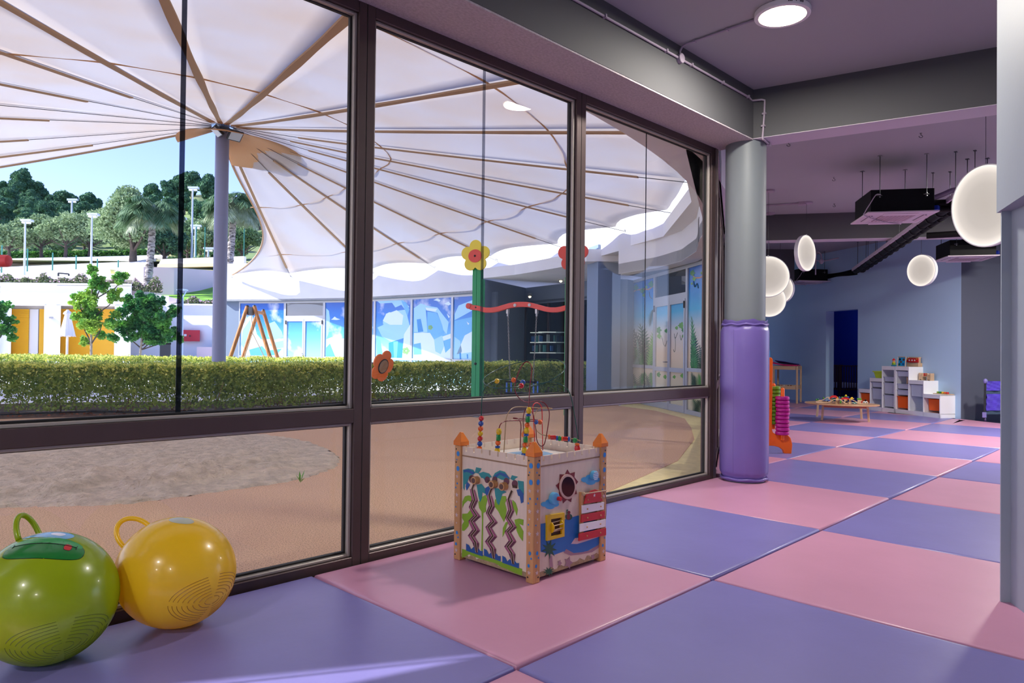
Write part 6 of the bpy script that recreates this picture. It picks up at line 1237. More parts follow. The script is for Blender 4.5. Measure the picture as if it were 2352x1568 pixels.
# ------------------------------------------------------------------ mast and shade sail
Dmast = 20.0; mp_ = cz(503, Dmast, GR); mtop = at(512, 279, Dmast).z
ms = thing('sail_mast', 'tall grey steel mast holding the middle of the shade sail', 'mast', tuple(mp_)); lean = (at(512, 279, Dmast)-at(502, 800, Dmast)); base = at(502, 800, Dmast); dirn = lean/lean.z; foot_ = base+dirn*(GR-base.z); top_ = base+dirn*(mtop-base.z)
mb = MB(); mb.cyl((mp_.x, mp_.y, GR), (mp_.x, mp_.y, mtop), .185, 32); mb.build('pole', mat('mast_grey', (132, 138, 168), .45), ms, smooth=40)
mb = MB(); mb.lathe([(.19, mtop-.25), (.24, mtop-.24), (.24, mtop-.18), (.19, mtop-.17), (.19, mtop), (.05, mtop+.1), (.0001, mtop+.1)], (mp_.x, mp_.y, 0), 24); mb.build('head_collar', m_dsteel, ms, smooth=40)
for px, py, s_ in ((497, 303, -1), (541, 313, 1)):
    c = at(px, py, Dmast-.3); nrm = (rgt*s_*.55-fwd*.45+Vector((0, 0, -.75))).normalized(); u1 = nrm.cross(Vector((0, 0, 1))).normalized(); v1 = nrm.cross(u1)
    mb = MB(); mb.prism([c+u1*a*.2+v1*b*.16 for a, b in ((-1, -1), (1, -1), (1, 1), (-1, 1))], -nrm*.07); h_ = mb.build('floodlight_housing', m_dsteel, ms, bevel=.01); mb = MB(); mb.prism([c+nrm*.002+u1*a*.17+v1*b*.13 for a, b in ((-1, -1), (1, -1), (1, 1), (-1, 1))], nrm*.004); mb.build('floodlight_glass', mat('flood_glass', (200, 210, 214), .15), h_)
    mb = MB(); mb.tube(smooth_path([c-nrm*.05, c-nrm*.12+Vector((0, 0, .08)), Vector((mp_.x, mp_.y, c.z+.22))]), .018, 8); mb.build('bracket', m_dsteel, ms, smooth=True)
def sail_mat():
    m = bpy.data.materials.new('sail_cloth'); m.use_nodes = True; N = m.node_tree.nodes; L = m.node_tree.links; N.remove(N['Principled BSDF']); o = [x for x in N if x.type == 'OUTPUT_MATERIAL'][0]
    tc = N.new('ShaderNodeTexCoord'); n1 = N.new('ShaderNodeTexNoise'); n1.inputs['Scale'].default_value = .45; n1.inputs['Detail'].default_value = 6; L.new(tc.outputs['Object'], n1.inputs[0])
    r = N.new('ShaderNodeValToRGB'); e = r.color_ramp.elements; e[0].position = .38; e[0].color = (*lin((230, 228, 228)), 1); e[1].position = .75; e[1].color = (*lin((228, 218, 208)), 1); L.new(n1.outputs[0], r.inputs[0])
    d = N.new('ShaderNodeBsdfDiffuse'); t_ = N.new('ShaderNodeBsdfTranslucent'); mx = N.new('ShaderNodeMixShader'); mx.inputs[0].default_value = SAIL_T
    for s_ in (d, t_): L.new(r.outputs[0], s_.inputs[0])
    L.new(d.outputs[0], mx.inputs[1]); L.new(t_.outputs[0], mx.inputs[2]); L.new(mx.outputs[0], o.inputs[0]); return m
SAIL_T = .62
m_sail = sail_mat(); m_strap = mat('sail_strap', (196, 164, 128), .8, trl=.4); m_seamc = mat('sail_seam', (216, 180, 140), .8, trl=.5)
loop = [p for p in fas]+farf[1:]+ice[1:]; Ctr = Vector((mp_.x, mp_.y, 0))
lp2 = []
for p in loop: d = Ctr-p; l = d.length; lp2.append(p+d/l*.25)
for a in np.linspace(math.radians(75), math.radians(215), 24): lp2.append(Vector((-.41+15.2*math.cos(a)-1.0, 17.2+15.2*math.sin(a), 0)))
def ringr(phi):
    best = None; d = Vector((math.cos(phi), math.sin(phi)))
    for i in range(len(lp2)):
        a = lp2[i]-Ctr; b = lp2[(i+1) % len(lp2)]-Ctr; e = b-a; den = d.x*(-e.y)+d.y*e.x
        if abs(den) < 1e-9: continue
        s_ = (a.x*(-e.y)+a.y*e.x)/den; t_ = (d.x*a.y-d.y*a.x)/den
        if 0 <= t_ <= 1 and s_ > 0: best = s_ if best is None else min(best, s_)
    return best or 12
ZR, ZT = 4.33, mtop-.12
def zr(phi): return ZR
def sailp(phi, t_, sag=0.0):
    R_ = ringr(phi); r_ = .25+(R_-.25)*t_; z = ZT+(zr(phi)-ZT)*(t_**.92)-sag
    return Vector((Ctr.x+r_*math.cos(phi), Ctr.y+r_*math.sin(phi), z))
PH = [2.26, 2.42, 2.61, 2.97, 3.19, 3.53, 3.89, 4.08, 4.26, 4.40, 4.57, 4.73, 4.92, 5.12, 5.28, 5.56, 5.93, 6.32, 6.73, 7.17, 7.41]
sl_ = thing('shade_sail', 'huge cream fabric shade sail fanning out from the mast over the courtyard', 'shade sail', (Ctr.x, Ctr.y, ZT))
cache = {}
def spt(phi, t_, dz=0.0):
    k = round(phi, 4)
    if k not in cache: cache[k] = ringr(phi if phi <= pi else phi-2*pi)
    R_ = cache[k]; r_ = .3+(R_-.3)*t_; z = ZT+(ZR-ZT)*(t_**.94); return Vector((Ctr.x+r_*math.cos(phi), Ctr.y+r_*math.sin(phi), z+dz))
NT = 30
def patch(a, b, first, last):
    n = max(6, int((b-a)/.035)); vs = []; fs = []
    for i in range(n+1):
        u_ = i/n; phi = a+(b-a)*u_; tm = 1-(.055 if a > 4.95 or a < 3 else .012)*math.sin(pi*u_)*min(1, (b-a)/.25)
        for j in range(NT+1):
            t_ = (j/NT)**1.1*tm; ph = phi
            if last: ph = phi-.20*math.sin(pi*min(1, t_))*u_
            if first: ph = phi+.05*math.sin(pi*min(1, t_))*(1-u_)
            sag = .16*math.sin(pi*u_)*t_*min(1, (b-a)/.3)*(1-.5*t_)
            vs.append(spt(ph, t_, -sag+.004*math.sin(phi*37+t_*9)) if not (first or last) else (lambda v: v+Vector((0, 0, -sag)))(spt(ph, t_)))
    for i in range(n):
        for j in range(NT): k = i*(NT+1)+j; fs.append((k, k+1, k+NT+2, k+NT+1))
    mb = MB(); mb.add(vs, fs); o = mb.build('cloth_panel', m_sail, sl_, smooth=True); s_ = o.modifiers.new('thickness', 'SOLIDIFY'); s_.thickness = .006; return o
for i in range(len(PH)-1): patch(PH[i], PH[i+1], i == 0, i == len(PH)-2)
def strapm(phi, t0_, t1__, w_, name='strap', m=m_strap, dz=-.045):
    vs = []; fs = []; k = 0
    for j in range(25):
        t_ = t0_+(t1__-t0_)*j/24; c = spt(phi, t_, dz); s_ = Vector((-math.sin(phi), math.cos(phi), 0))*w_/2*(.8+.25*math.sin(j*1.1+phi*5)*(.5 if w_ > .1 else 0)); dn = Vector((0, 0, -.03))
        vs += [c-s_, c+s_, c+s_+dn, c-s_+dn]
    for j in range(24):
        for q_ in range(4): a = j*4+q_; b = j*4+(q_+1) % 4; fs.append((a, b, b+4, a+4))
    mb = MB(); mb.add(vs, fs); return mb.build(name, m, sl_, smooth=40)
for i, phi in enumerate(PH[1:-1]):
    wide = .15 if phi in (4.08, 4.26, 4.40, 4.57, 4.73) else .10
    strapm(phi, .045 if 3.9 < phi < 4.8 else .17+.05*(i % 2), .93, wide)
    mb = MB(); mb.cyl(spt(phi, .0, -.05), spt(phi, .25, -.06), .008, 5); mb.cyl(spt(phi, .92, -.06), spt(phi, 1.03, -.06), .008, 5); mb.build('cable', m_dsteel, sl_)
def edge(phi, amp, name='edge_tape'):
    vs = []; fs = []
    for j in range(31):
        t_ = j/30; ph = phi-amp*math.sin(pi*t_); c = spt(ph, t_, -.02); rd = Vector((-math.sin(ph), math.cos(ph), 0))*.08; vs += [c-rd*(1 if amp > 0 else 0), c+rd*(0 if amp > 0 else 1), c+Vector((0, 0, -.03))]
    for j in range(30):
        for q_ in range(3): a = j*3+q_; b = j*3+(q_+1) % 3; fs.append((a, b, b+3, a+3))
    mb = MB(); mb.add(vs, fs); mb.build(name, m_strap, sl_)
edge(7.41, .20); edge(2.26, -.05)
for t_ in (.42, .80):
    vs = []; fs = []; P_ = [spt(ph, t_+.02*math.sin(ph*3), -.02) for ph in np.linspace(2.32, 7.24, 150)]
    mb = MB(); mb.tube(P_, .018, 4); mb.build('sewn_seam', m_seamc, sl_)
# tan reinforcing collar around the mast head
vs = []; fs = []; n = 40
for i in range(n+1):
    ph = 2.35+(7.3-2.35)*i/n; el_ = 1.7+.5*math.cos(ph-6.0)
    for r_ in (.25, el_): vs.append(Vector((Ctr.x+r_*math.cos(ph), Ctr.y+r_*math.sin(ph), ZT-.06-(ZT-ZR)*(r_/11)**.94)))
for i in range(n): fs.append((2*i, 2*i+1, 2*i+3, 2*i+2))
mb = MB(); mb.add(vs, fs); o = mb.build('collar_patch', mat('collar_tan', (216, 168, 118), .8, trl=.35), sl_, smooth=True); s_ = o.modifiers.new('thickness', 'SOLIDIFY'); s_.thickness = .01
# tie hooks from sail tips to the parapet
for ph in PH[12:]:
    p = spt(ph, 1.02, -.03); d = (p-Vector((Ctr.x, Ctr.y, p.z))).normalized()
    mb = MB(); mb.cyl(p, p+d*.55+Vector((0, 0, -.06)), .012, 6); mb.build('tie_hook', m_steel, sl_)
# ------------------------------------------------------------------ facades around the courtyard
def hitpath(px, path, off=0.0):
    d = _ray((px, 790)); o = Vector((CAM[0], CAM[1])); dv = Vector((d[0], d[1])); best = None
    for i in range(len(path)-1):
        a = Vector(path[i].xy)-o; e = Vector(path[i+1].xy)-Vector(path[i].xy); den = dv.x*(-e.y)+dv.y*e.x
        if abs(den) < 1e-9: continue
        s_ = (a.x*(-e.y)+a.y*e.x)/den; t_ = (dv.x*a.y-dv.y*a.x)/den
        if -.02 <= t_ <= 1.02 and s_ > 0 and (best is None or s_ < best): best = s_
    return None if best is None else Vector((o.x+dv.x*best, o.y+dv.y*best, 0))
def outset(path, d): return [Vector((p.x+(p.x-Ctr.x)/(Vector((p.x, p.y))-Ctr.xy).length*d, p.y+(p.y-Ctr.y)/(Vector((p.x, p.y))-Ctr.xy).length*d, 0)) for p in path]
wI = outset([ice[0]+(ice[0]-ice[1])*.3]+ice[1:], .30); wI[-1] = wI[-1]+(wI[-1]-wI[-2])*.05
def gradmat(name, stops, z0, z1, cl=None):
    m = bpy.data.materials.new(name); m.use_nodes = True; N = m.node_tree.nodes; L = m.node_tree.links; b = N['Principled BSDF']; b.inputs['Roughness'].default_value = .25
    g = N.new('ShaderNodeNewGeometry'); s_ = N.new('ShaderNodeSeparateXYZ'); L.new(g.outputs['Position'], s_.inputs[0]); mr = N.new('ShaderNodeMapRange'); mr.inputs[1].default_value = z0; mr.inputs[2].default_value = z1; L.new(s_.outputs[2], mr.inputs[0])
    r = N.new('ShaderNodeValToRGB'); e = r.color_ramp.elements; e[0].position = stops[0][0]; e[0].color = (*lin(stops[0][1]), 1); e[1].position = stops[-1][0]; e[1].color = (*lin(stops[-1][1]), 1)
    for p, c in stops[1:-1]: x = e.new(p); x.color = (*lin(c), 1)
    L.new(mr.outputs[0], r.inputs[0]); out = r.outputs[0]
    if cl:
        n = N.new('ShaderNodeTexNoise'); n.inputs['Scale'].default_value = cl[1]; n.inputs['Detail'].default_value = 5; L.new(g.outputs['Position'], n.inputs[0]); rr = N.new('ShaderNodeValToRGB'); rr.color_ramp.elements[0].position = .55; rr.color_ramp.elements[1].position = .72; L.new(n.outputs[0], rr.inputs[0])
        mx = N.new('ShaderNodeMix'); mx.data_type = 'RGBA'; L.new(rr.outputs[0], mx.inputs[0]); L.new(out, mx.inputs[6]); mx.inputs[7].default_value = (*lin(cl[0]), 1); out = mx.outputs[2]
    L.new(out, b.inputs['Base Color']); return m
m_ice = gradmat('arctic_print_sky', [(0, (150, 208, 244)), (.35, (96, 180, 240)), (.7, (20, 122, 216)), (1, (8, 92, 196))], .8, 3.2, ((236, 244, 252), 1.1))
m_jun = gradmat('jungle_print_sky', [(0, (200, 196, 166)), (.3, (214, 196, 166)), (.5, (200, 204, 200)), (.66, (80, 180, 226)), (.85, (6, 130, 220)), (1, (10, 96, 190))], .3, 3.1)
def unit(name, P, Q, label, glass, door=False, z1=3.18, dark=None):
    """one glazed bay between ground points P and Q"""
    P = Vector((P.x, P.y, 0)); Q = Vector((Q.x, Q.y, 0)); d = (Q-P).normalized(); n = Vector((-d.y, d.x, 0)); n = n if n.dot(Vector((CAM[0], CAM[1], 0))-P) > 0 else -n; L = (Q-P).length
    o = thing(name, None, None, (P.x, P.y, GR), kind='structure'); f = lambda s, y, z: P+d*s+n*y+Vector((0, 0, z))
    def fb(nm, s0, s1, z0, z1_, y0=0., y1=.06, m=m_alu): mb = MB(); mb.prism([f(s0, y0, z0), f(s1, y0, z0), f(s1, y0, z1_), f(s0, y0, z1_)], n*(y1-y0)); return mb.build(nm, m, o)
    e = .055; fb('jamb', 0, e, GR, z1); fb('jamb', L-e, L, GR, z1); fb('head', e, L-e, z1-.08, z1); fb('sill', e, L-e, GR, GR+.1)
    if not door:
        fb('transom', e, L-e, .76, .84); fb('pane', e, L-e, GR+.1, .76, .01, .025, glass); fb('pane', e, L-e, .84, z1-.08, .01, .025, glass)
    else:
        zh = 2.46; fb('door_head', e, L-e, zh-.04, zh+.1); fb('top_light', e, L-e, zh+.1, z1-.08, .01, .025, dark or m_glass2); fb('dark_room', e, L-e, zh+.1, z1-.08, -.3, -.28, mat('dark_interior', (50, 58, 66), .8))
        for k in range(2):
            s0 = e+(L-2*e)/2*k+.006; s1_ = e+(L-2*e)/2*(k+1)-.006; lf = fb('door_leaf', s0, s0+.07, GR+.02, zh-.04, .01, .07); q_ = [(s1_-.07, s1_, GR+.02, zh-.04), (s0+.07, s1_-.07, zh-.14, zh-.04), (s0+.07, s1_-.07, GR+.02, GR+.16), (s0+.07, s1_-.07, .72, .82)]
            for a in q_: mb = MB(); mb.prism([f(a[0], .01, a[2]), f(a[1], .01, a[2]), f(a[1], .01, a[3]), f(a[0], .01, a[3])], n*.06); mb.build('door_rail', m_alu, lf)
            for za, zb_ in ((GR+.16, .72), (.82, zh-.14)): mb = MB(); mb.prism([f(s0+.07, .02, za), f(s1_-.07, .02, za), f(s1_-.07, .02, zb_), f(s0+.07, .02, zb_)], n*.015); mb.build('door_pane', glass, lf)
            hx_ = s0 if k == 0 else s1_-.03; mb = MB()
            for zz in (2.2, .12): mb.prism([f(hx_, .07, zz), f(hx_+.03, .07, zz), f(hx_+.03, .07, zz+.16), f(hx_, .07, zz+.16)], n*.03)
            mb.build('hinge', m_dsteel, lf)
        mb = MB(); mb.cyl(f(L/2-.06, .07, .95), f(L/2-.06, .13, .95), .012, 8); mb.cyl(f(L/2-.06, .13, .95), f(L/2-.18, .13, .95), .012, 8); mb.build('door_handle', m_steel, o)
    return o, f, n
def prt(P, n, pts, m, par, k, name='printed_shape'):
    """flat print lying on the pane: pixel outline projected to the pane plane"""
    P = P+n*(.027+.0012*k); Q = [pl(x, y, P, n) for x, y in pts]; mb = MB(); mb.prism(Q, n*-.0008); return mb.build(name, m, par)
# --- arctic wall
ib = [(549.5, 655, 0), (655, 745, 1), (745, 802, 0), (802, 861.5, 0), (861.5, 946.5, 0), (946.5, 1040, 0), (1040, 1100, 0)]
units = []
for a, b, dr in ib: P, Q = hitpath(a, wI), hitpath(b, wI); units.append((unit('window_%d' % (12+len(units)), P, Q, None, m_ice, bool(dr))+(P,)))
I1, I2, I3, I4 = [mat('ice_print_%d' % i, c, .25) for i, c in enumerate(((206, 232, 250), (150, 208, 244), (92, 176, 232), (34, 138, 214)))]
zA = lambda L: [(540+x/8.4, 660+y/8.4) for x, y in L]; zB = lambda L: [(850+x/6.535, 660+y/6.535) for x, y in L]
def cliprect(pts, x0, x1): return [(min(max(x, x0), x1), y) for x, y in pts]
def art(ui, pts, m, k=0, conv=zB):
    o, f, n, P = units[ui]; a, b, _ = ib[ui]; q_ = cliprect(conv(pts), a+4, b-4); prt(P+n*0, n, q_, m, o, k)
art(0, [(110, 780), (260, 560), (330, 540), (420, 900), (500, 1000), (940, 980), (940, 1400), (100, 1400)], I1, 0, zA); art(0, [(150, 820), (290, 620), (330, 900), (180, 1200), (120, 1100)], I2, 1, zA); art(0, [(600, 720), (760, 650), (900, 850), (940, 960), (760, 1010), (640, 960)], I2, 1, zA); art(0, [(270, 1200), (520, 1130), (600, 1220), (900, 1180), (800, 1300), (300, 1330)], I3, 2, zA); art(0, [(640, 1090), (930, 1020), (930, 1160), (760, 1180)], I2, 2, zA)
art(2, [(1740, 400), (1810, 450), (1830, 600), (1800, 900), (1735, 1000)], I2, 0, zA); art(2, [(1740, 1000), (1860, 960), (1980, 990), (2200, 980), (2200, 1400), (1740, 1400)], I1, 0, zA); art(2, [(1740, 1160), (1830, 1080), (1960, 1400), (1740, 1400)], I3, 1, zA); art(2, [(1850, 620), (1880, 600), (1920, 560), (1960, 590), (2030, 615), (1960, 628)], I1, 1, zA)
art(3, [(2200, 1000), (2280, 960), (2500, 900), (2700, 1000), (2700, 1400), (2200, 1400)], I1, 0, zA); art(3, [(2220, 1150), (2330, 1100), (2400, 1400), (2220, 1400)], I3, 1, zA); art(3, [(2350, 700), (2600, 640), (2700, 780), (2500, 900), (2380, 880)], I2, 0, zA)
art(4, [(80, 200), (500, 190), (590, 290), (530, 340), (470, 260), (380, 300), (330, 230), (150, 240)], I2); art(4, [(110, 600), (200, 560), (190, 520), (260, 420), (400, 350), (540, 330), (560, 430), (600, 600), (560, 700), (500, 760), (350, 830), (180, 740)], I2); art(4, [(190, 500), (240, 400), (400, 340), (500, 420), (480, 560), (300, 560)], I1, 1)
art(4, [(80, 740), (150, 790), (200, 1070), (80, 1070)], I3, 1); art(4, [(280, 830), (500, 760), (480, 1070), (280, 1070)], I4, 1); art(4, [(510, 700), (600, 560), (640, 560), (640, 1080), (480, 1070)], I1, 1); art(4, [(350, 820), (420, 800), (400, 1070), (360, 1070)], I3, 2); art(4, [(470, 200), (540, 220), (590, 330), (560, 430), (520, 330)], I3, 2); art(4, [(230, 400), (290, 370), (350, 380), (320, 400)], I1, 3)
art(5, [(640, 310), (760, 240), (830, 260), (850, 500), (860, 670), (640, 670)], I2); art(5, [(830, 270), (1010, 300), (1100, 420), (1180, 520), (1150, 700), (1100, 640), (1080, 560), (1010, 380), (840, 340)], I2); art(5, [(860, 360), (1000, 380), (1060, 500), (1100, 640), (1000, 700), (860, 670)], I3, 1); art(5, [(640, 680), (900, 680), (960, 780), (1220, 690), (1240, 1080), (640, 1090)], I1, 1); art(5, [(640, 850), (760, 830), (780, 1070), (640, 1085)], I3, 2)
art(5, [(700, 480), (760, 470), (800, 660), (720, 670)], I4, 2); art(5, [(960, 780), (1080, 720), (1120, 860), (1060, 1000), (980, 960)], I2, 2); art(5, [(1100, 800), (1230, 760), (1230, 900), (1130, 980)], I3, 2); art(5, [(830, 300), (1010, 320), (980, 360), (850, 345)], I1, 3); art(5, [(1150, 390), (1200, 440), (1180, 460)], I1, 3); art(5, [(950, 190), (1010, 165), (1060, 190), (1040, 215), (1000, 200)], I1, 3); art(5, [(1110, 245), (1180, 210), (1230, 250), (1180, 270)], I1, 3); art(5, [(640, 1010), (860, 1000), (900, 1090), (640, 1090)], I1, 3)
art(6, [(1260, 400), (1330, 270), (1560, 180), (1560, 330), (1400, 420), (1260, 490)], I2); art(6, [(1260, 500), (1400, 470), (1600, 430), (1600, 650), (1420, 700), (1350, 800), (1260, 740)], I3); art(6, [(1260, 740), (1350, 800), (1380, 960), (1260, 1090)], I2, 1); art(6, [(1420, 720), (1600, 620), (1600, 1090), (1300, 1000)], I1, 1); art(6, [(1300, 1000), (1600, 960), (1600, 1090), (1280, 1090)], I2, 2); art(6, [(1340, 980), (1365, 980), (1370, 1080), (1345, 1080)], I4, 3); art(6, [(1450, 1000), (1470, 1000), (1475, 1060), (1455, 1070)], I4, 3); art(6, [(1450, 510), (1490, 545), (1470, 560)], I1, 2)
art(1, [(1020, 730), (1100, 770), (1060, 780), (1020, 770)], I1, 4, zA); art(1, [(1180, 770), (1240, 730), (1285, 720), (1285, 800), (1220, 800)], I1, 4, zA); art(1, [(1060, 1180), (1200, 1100), (1285, 1200), (1285, 1330), (1050, 1330)], I2, 4, zA); art(1, [(1010, 1040), (1110, 960), (1200, 1060), (1150, 1180), (1010, 1200)], I1, 4, zA); art(1, [(1380, 1000), (1500, 860), (1655, 830), (1655, 1330), (1380, 1330)], I2, 4, zA); art(1, [(1450, 720), (1540, 760), (1620, 830), (1500, 860), (1400, 780)], I1, 5, zA)
def bush(ui, cx, cy, s_, conv=zB):
    for k in range(5): a = k*1.26; art(ui, [(cx+s_*(.55*math.cos(a)+.42*math.cos(b)), cy+s_*(.55*math.sin(a)+.42*math.sin(b))) for b in np.linspace(0, 2*pi, 9, endpoint=False)], mat('print_bush', (120, 176, 110), .3), 5, conv)
bush(4, 540, 950, 60); bush(5, 905, 600, 38)
mb = MB()
sl2 = [p for p in wI]
n = len(sl2)
for i in range(n-1): mb.prism([(sl2[i].x, sl2[i].y, GR), (sl2[i+1].x, sl2[i+1].y, GR), (sl2[i+1].x, sl2[i+1].y, 3.2), (sl2[i].x, sl2[i].y, 3.2)], (Vector(((sl2[i+1]-sl2[i]).y, -(sl2[i+1]-sl2[i]).x, 0)).normalized()*.1 if Vector(((sl2[i+1]-sl2[i]).y, -(sl2[i+1]-sl2[i]).x, 0)).dot(sl2[i]-Ctr) > 0 else Vector((-(sl2[i+1]-sl2[i]).y, (sl2[i+1]-sl2[i]).x, 0)).normalized()*.1))
struct('wall_arctic', mb, m_greyr)
mb = MB(); io = outset(ice, .7)
mb.prism([(p.x, p.y, 3.19) for p in ice]+[(p.x, p.y, 3.19) for p in reversed(io)], (0, 0, .08)); struct('trim_13', mb, m_osoff)
mb = MB(); e0, e1 = ice[-1], io[-1]; 
# --- jungle wall
JA, JB = pz(1447.5, 920.5, GR), pz(1632, 961.5, GR); JA.z = JB.z = 0; jd = (JB-JA).normalized(); jn = Vector((-jd.y, jd.x, 0)); jn = jn if jn.dot(Vector((CAM[0], CAM[1], 0))-JA) > 0 else -jn
jx = lambda px: (lambda v: Vector((v.x, v.y, 0)))(pl(px, 900, JA, jn))
ju = []
for i, (a, b, dr) in enumerate(((1447.5, 1505.5, 0), (1505.5, 1580.5, 1), (1580.5, 1632, 0))): o, f, n_ = unit('window_%d' % (19+i), jx(a), jx(b), None, m_jun, bool(dr), z1=3.17); ju.append((o, a, b))
mb = MB(); p = jx(1447.5)-jn*.01; q_ = jx(1640)-jn*.01; mb.prism([(p.x, p.y, GR), (q_.x, q_.y, GR), (q_.x, q_.y, 3.17), (p.x, p.y, 3.17)], -jn*.1); struct('wall_jungle', mb, m_greyr)
zC = lambda L: [(1420+x/3.7333, 560+y/3.7333) for x, y in L]
def jart(ui, pts, m, k=0, nm='printed_shape'):
    o, a, b = ju[ui]; lo, hi = (a+4.5, b-4.5) if ui != 1 else (a+3, b-4); prt(JA, jn, [(min(max(x, lo), hi), y) for x, y in zC(pts)], m, o, k+(4 if ui == 1 else 0), nm)
def frond(ui, x0, y0, x1, y1, wd, m, k=0, n=13):
    wd = wd*1.35
    """palm frond from base to tip with leaflets"""
    dx, dy = x1-x0, y1-y0; l = math.hypot(dx, dy); tx_, ty_ = dx/l, dy/l; nx_, ny_ = -ty_, tx_; o, a, b = ju[ui]
    Pn = JA+jn*(.027+.0012*(k+(4 if ui == 1 else 0))); mb = MB(); lo, hi = (a+4.5, b-4.5) if ui != 1 else (a+3, b-4)
    def pt(u_, v_): x = x0+tx_*u_*l+nx_*v_+(.12*l*u_*(1-u_))*nx_; y = y0+ty_*u_*l+ny_*v_+(.12*l*u_*(1-u_))*ny_; X, Y = zC([(x, y)])[0]; return pl(min(max(X, lo), hi), Y, Pn, jn)
    for i in range(n):
        u_ = (i+.5)/n; w_ = wd*math.sin(pi*min(1, .15+u_*.85))**.8
        for s_ in (-1, 1): mb.prism([pt(u_-.02, 0), pt(u_+.12, s_*w_), pt(u_+.055, 0)][::s_], jn*-.0006)
    mb.prism([pt(0, -2), pt(0, 2), pt(1, 0)], jn*-.0006); mb.build('printed_leaf', m, o)
g_ = [mat('jungle_leaf_%d' % i, c, .3) for i, c in enumerate(((24, 88, 50), (50, 136, 50), (104, 170, 60), (8, 60, 40), (130, 176, 160)))]
for ui, L in ((0, ((180, 1060, 230, 740, 44, 0), (135, 1060, 125, 860, 34, 0), (280, 1060, 305, 900, 34, 3), (200, 1060, 150, 900, 36, 1), (230, 1050, 190, 700, 46, 0), (170, 1290, 200, 1120, 34, 0), (270, 1290, 240, 1130, 34, 3), (130, 1290, 150, 1200, 26, 1), (235, 1050, 140, 760, 40, 3), (255, 1050, 300, 760, 34, 2), (150, 1060, 115, 700, 30, 3), (170, 1060, 160, 820, 14, 4), (285, 1055, 290, 820, 26, 1), (130, 1060, 180, 960, 20, 4), (240, 1060, 260, 880, 30, 3), (300, 560, 270, 700, 20, 3),
                (150, 1290, 125, 1110, 26, 0), (230, 1100, 200, 1200, 26, 1), (180, 1290, 140, 1180, 26, 3), (280, 1100, 290, 1210, 22, 1), (250, 1290, 300, 1200, 24, 0), (215, 1290, 230, 1180, 20, 3))),
              (1, ((350, 1060, 380, 900, 34, 0), (335, 1060, 345, 930, 30, 1), (570, 1080, 520, 900, 34, 3), (575, 1080, 570, 800, 30, 0), (340, 1240, 345, 1120, 26, 0), (400, 1240, 420, 1150, 22, 1), (560, 1240, 540, 1130, 28, 0), (470, 1240, 480, 1150, 24, 3), (345, 1060, 340, 860, 36, 3), (380, 1080, 335, 960, 30, 0), (545, 1080, 580, 880, 40, 3), (560, 1090, 490, 1050, 30, 0), (360, 560, 335, 660, 20, 2), (540, 1000, 560, 900, 24, 0), (350, 1100, 400, 1180, 22, 1), (470, 1250, 460, 1120, 26, 1), (560, 1110, 560, 1250, 20, 1), (400, 1240, 390, 1140, 16, 2), (340, 1420, 400, 1360, 22, 1), (560, 1420, 520, 1350, 26, 1))),
              (2, ((630, 1080, 640, 780, 36, 0), (660, 1085, 625, 850, 34, 1), (710, 1095, 700, 880, 34, 3), (660, 1240, 650, 1130, 30, 3), (720, 1240, 715, 1120, 30, 0), (625, 1080, 630, 650, 26, 1), (640, 1085, 660, 800, 34, 3), (680, 1090, 640, 900, 34, 0), (700, 1095, 720, 950, 30, 0), (640, 1240, 630, 1110, 26, 0), (700, 1240, 690, 1120, 26, 1), (640, 1450, 720, 1340, 34, 3), (700, 1470, 640, 1330, 34, 0), (720, 1400, 680, 1340, 20, 3)))):
    for x0, y0, x1, y1, wd, c in L: frond(ui, x0, y0, x1, y1, wd, g_[c], c % 3)
m_br = mat('print_branch', (190, 130, 78), .3)
def branch(ui, P, w_=6, k=2): jart(ui, [(x, y-w_) for x, y in P]+[(x, y+w_) for x, y in reversed(P)], m_br, k)
branch(0, [(120, 410), (160, 395), (210, 385), (260, 390), (310, 360)]); branch(1, [(365, 735), (385, 705), (430, 700), (470, 730), (560, 750)]); branch(1, [(375, 760), (390, 830), (420, 840)], 8); branch(2, [(620, 255), (660, 290), (700, 290), (728, 270)])
for ui, L in ((0, ((150, 375, 26), (205, 400, 24), (220, 440, 16), (280, 345, 28), (240, 370, 14))), (1, ((345, 740, 30), (350, 790, 24), (410, 745, 18), (540, 700, 30), (565, 740, 26), (560, 790, 18), (500, 720, 16), (345, 1120, 22), (400, 1140, 18), (480, 1140, 16), (550, 1130, 22))), (2, ((635, 250, 26), (650, 300, 18), (720, 250, 18), (630, 340, 10)))):
    for x, y, s_ in L: jart(ui, [(x+s_*(1+.35*math.cos(6*a))*.75*math.cos(a), y+s_*(1.2+.3*math.cos(5*a))*.75*math.sin(a)) for a in np.linspace(0, 2*pi, 26, endpoint=False)], g_[1 if (x+y) % 2 else 2], 3)
for ui, P in ((1, [(375, 800), (390, 860), (405, 875), (418, 830)]), (1, [(480, 770), (490, 810), (510, 760)]), (1, [(530, 780), (540, 825), (552, 780)]), (1, [(490, 800), (490, 900), (482, 925), (474, 905)]), (2, [(645, 320), (655, 370), (675, 340), (685, 380)]), (0, [(265, 410), (270, 450), (290, 470)])):
    Pn = JA+jn*.034; mb = MB(); mb.tube([pl(*zC([q_])[0], Pn, jn) for q_ in smooth_path([(x, y, 0) for x, y in P], 4) for q_ in [(q_[0], q_[1])]], .008, 4); mb.build('printed_vine', g_[3], ju[ui][0])
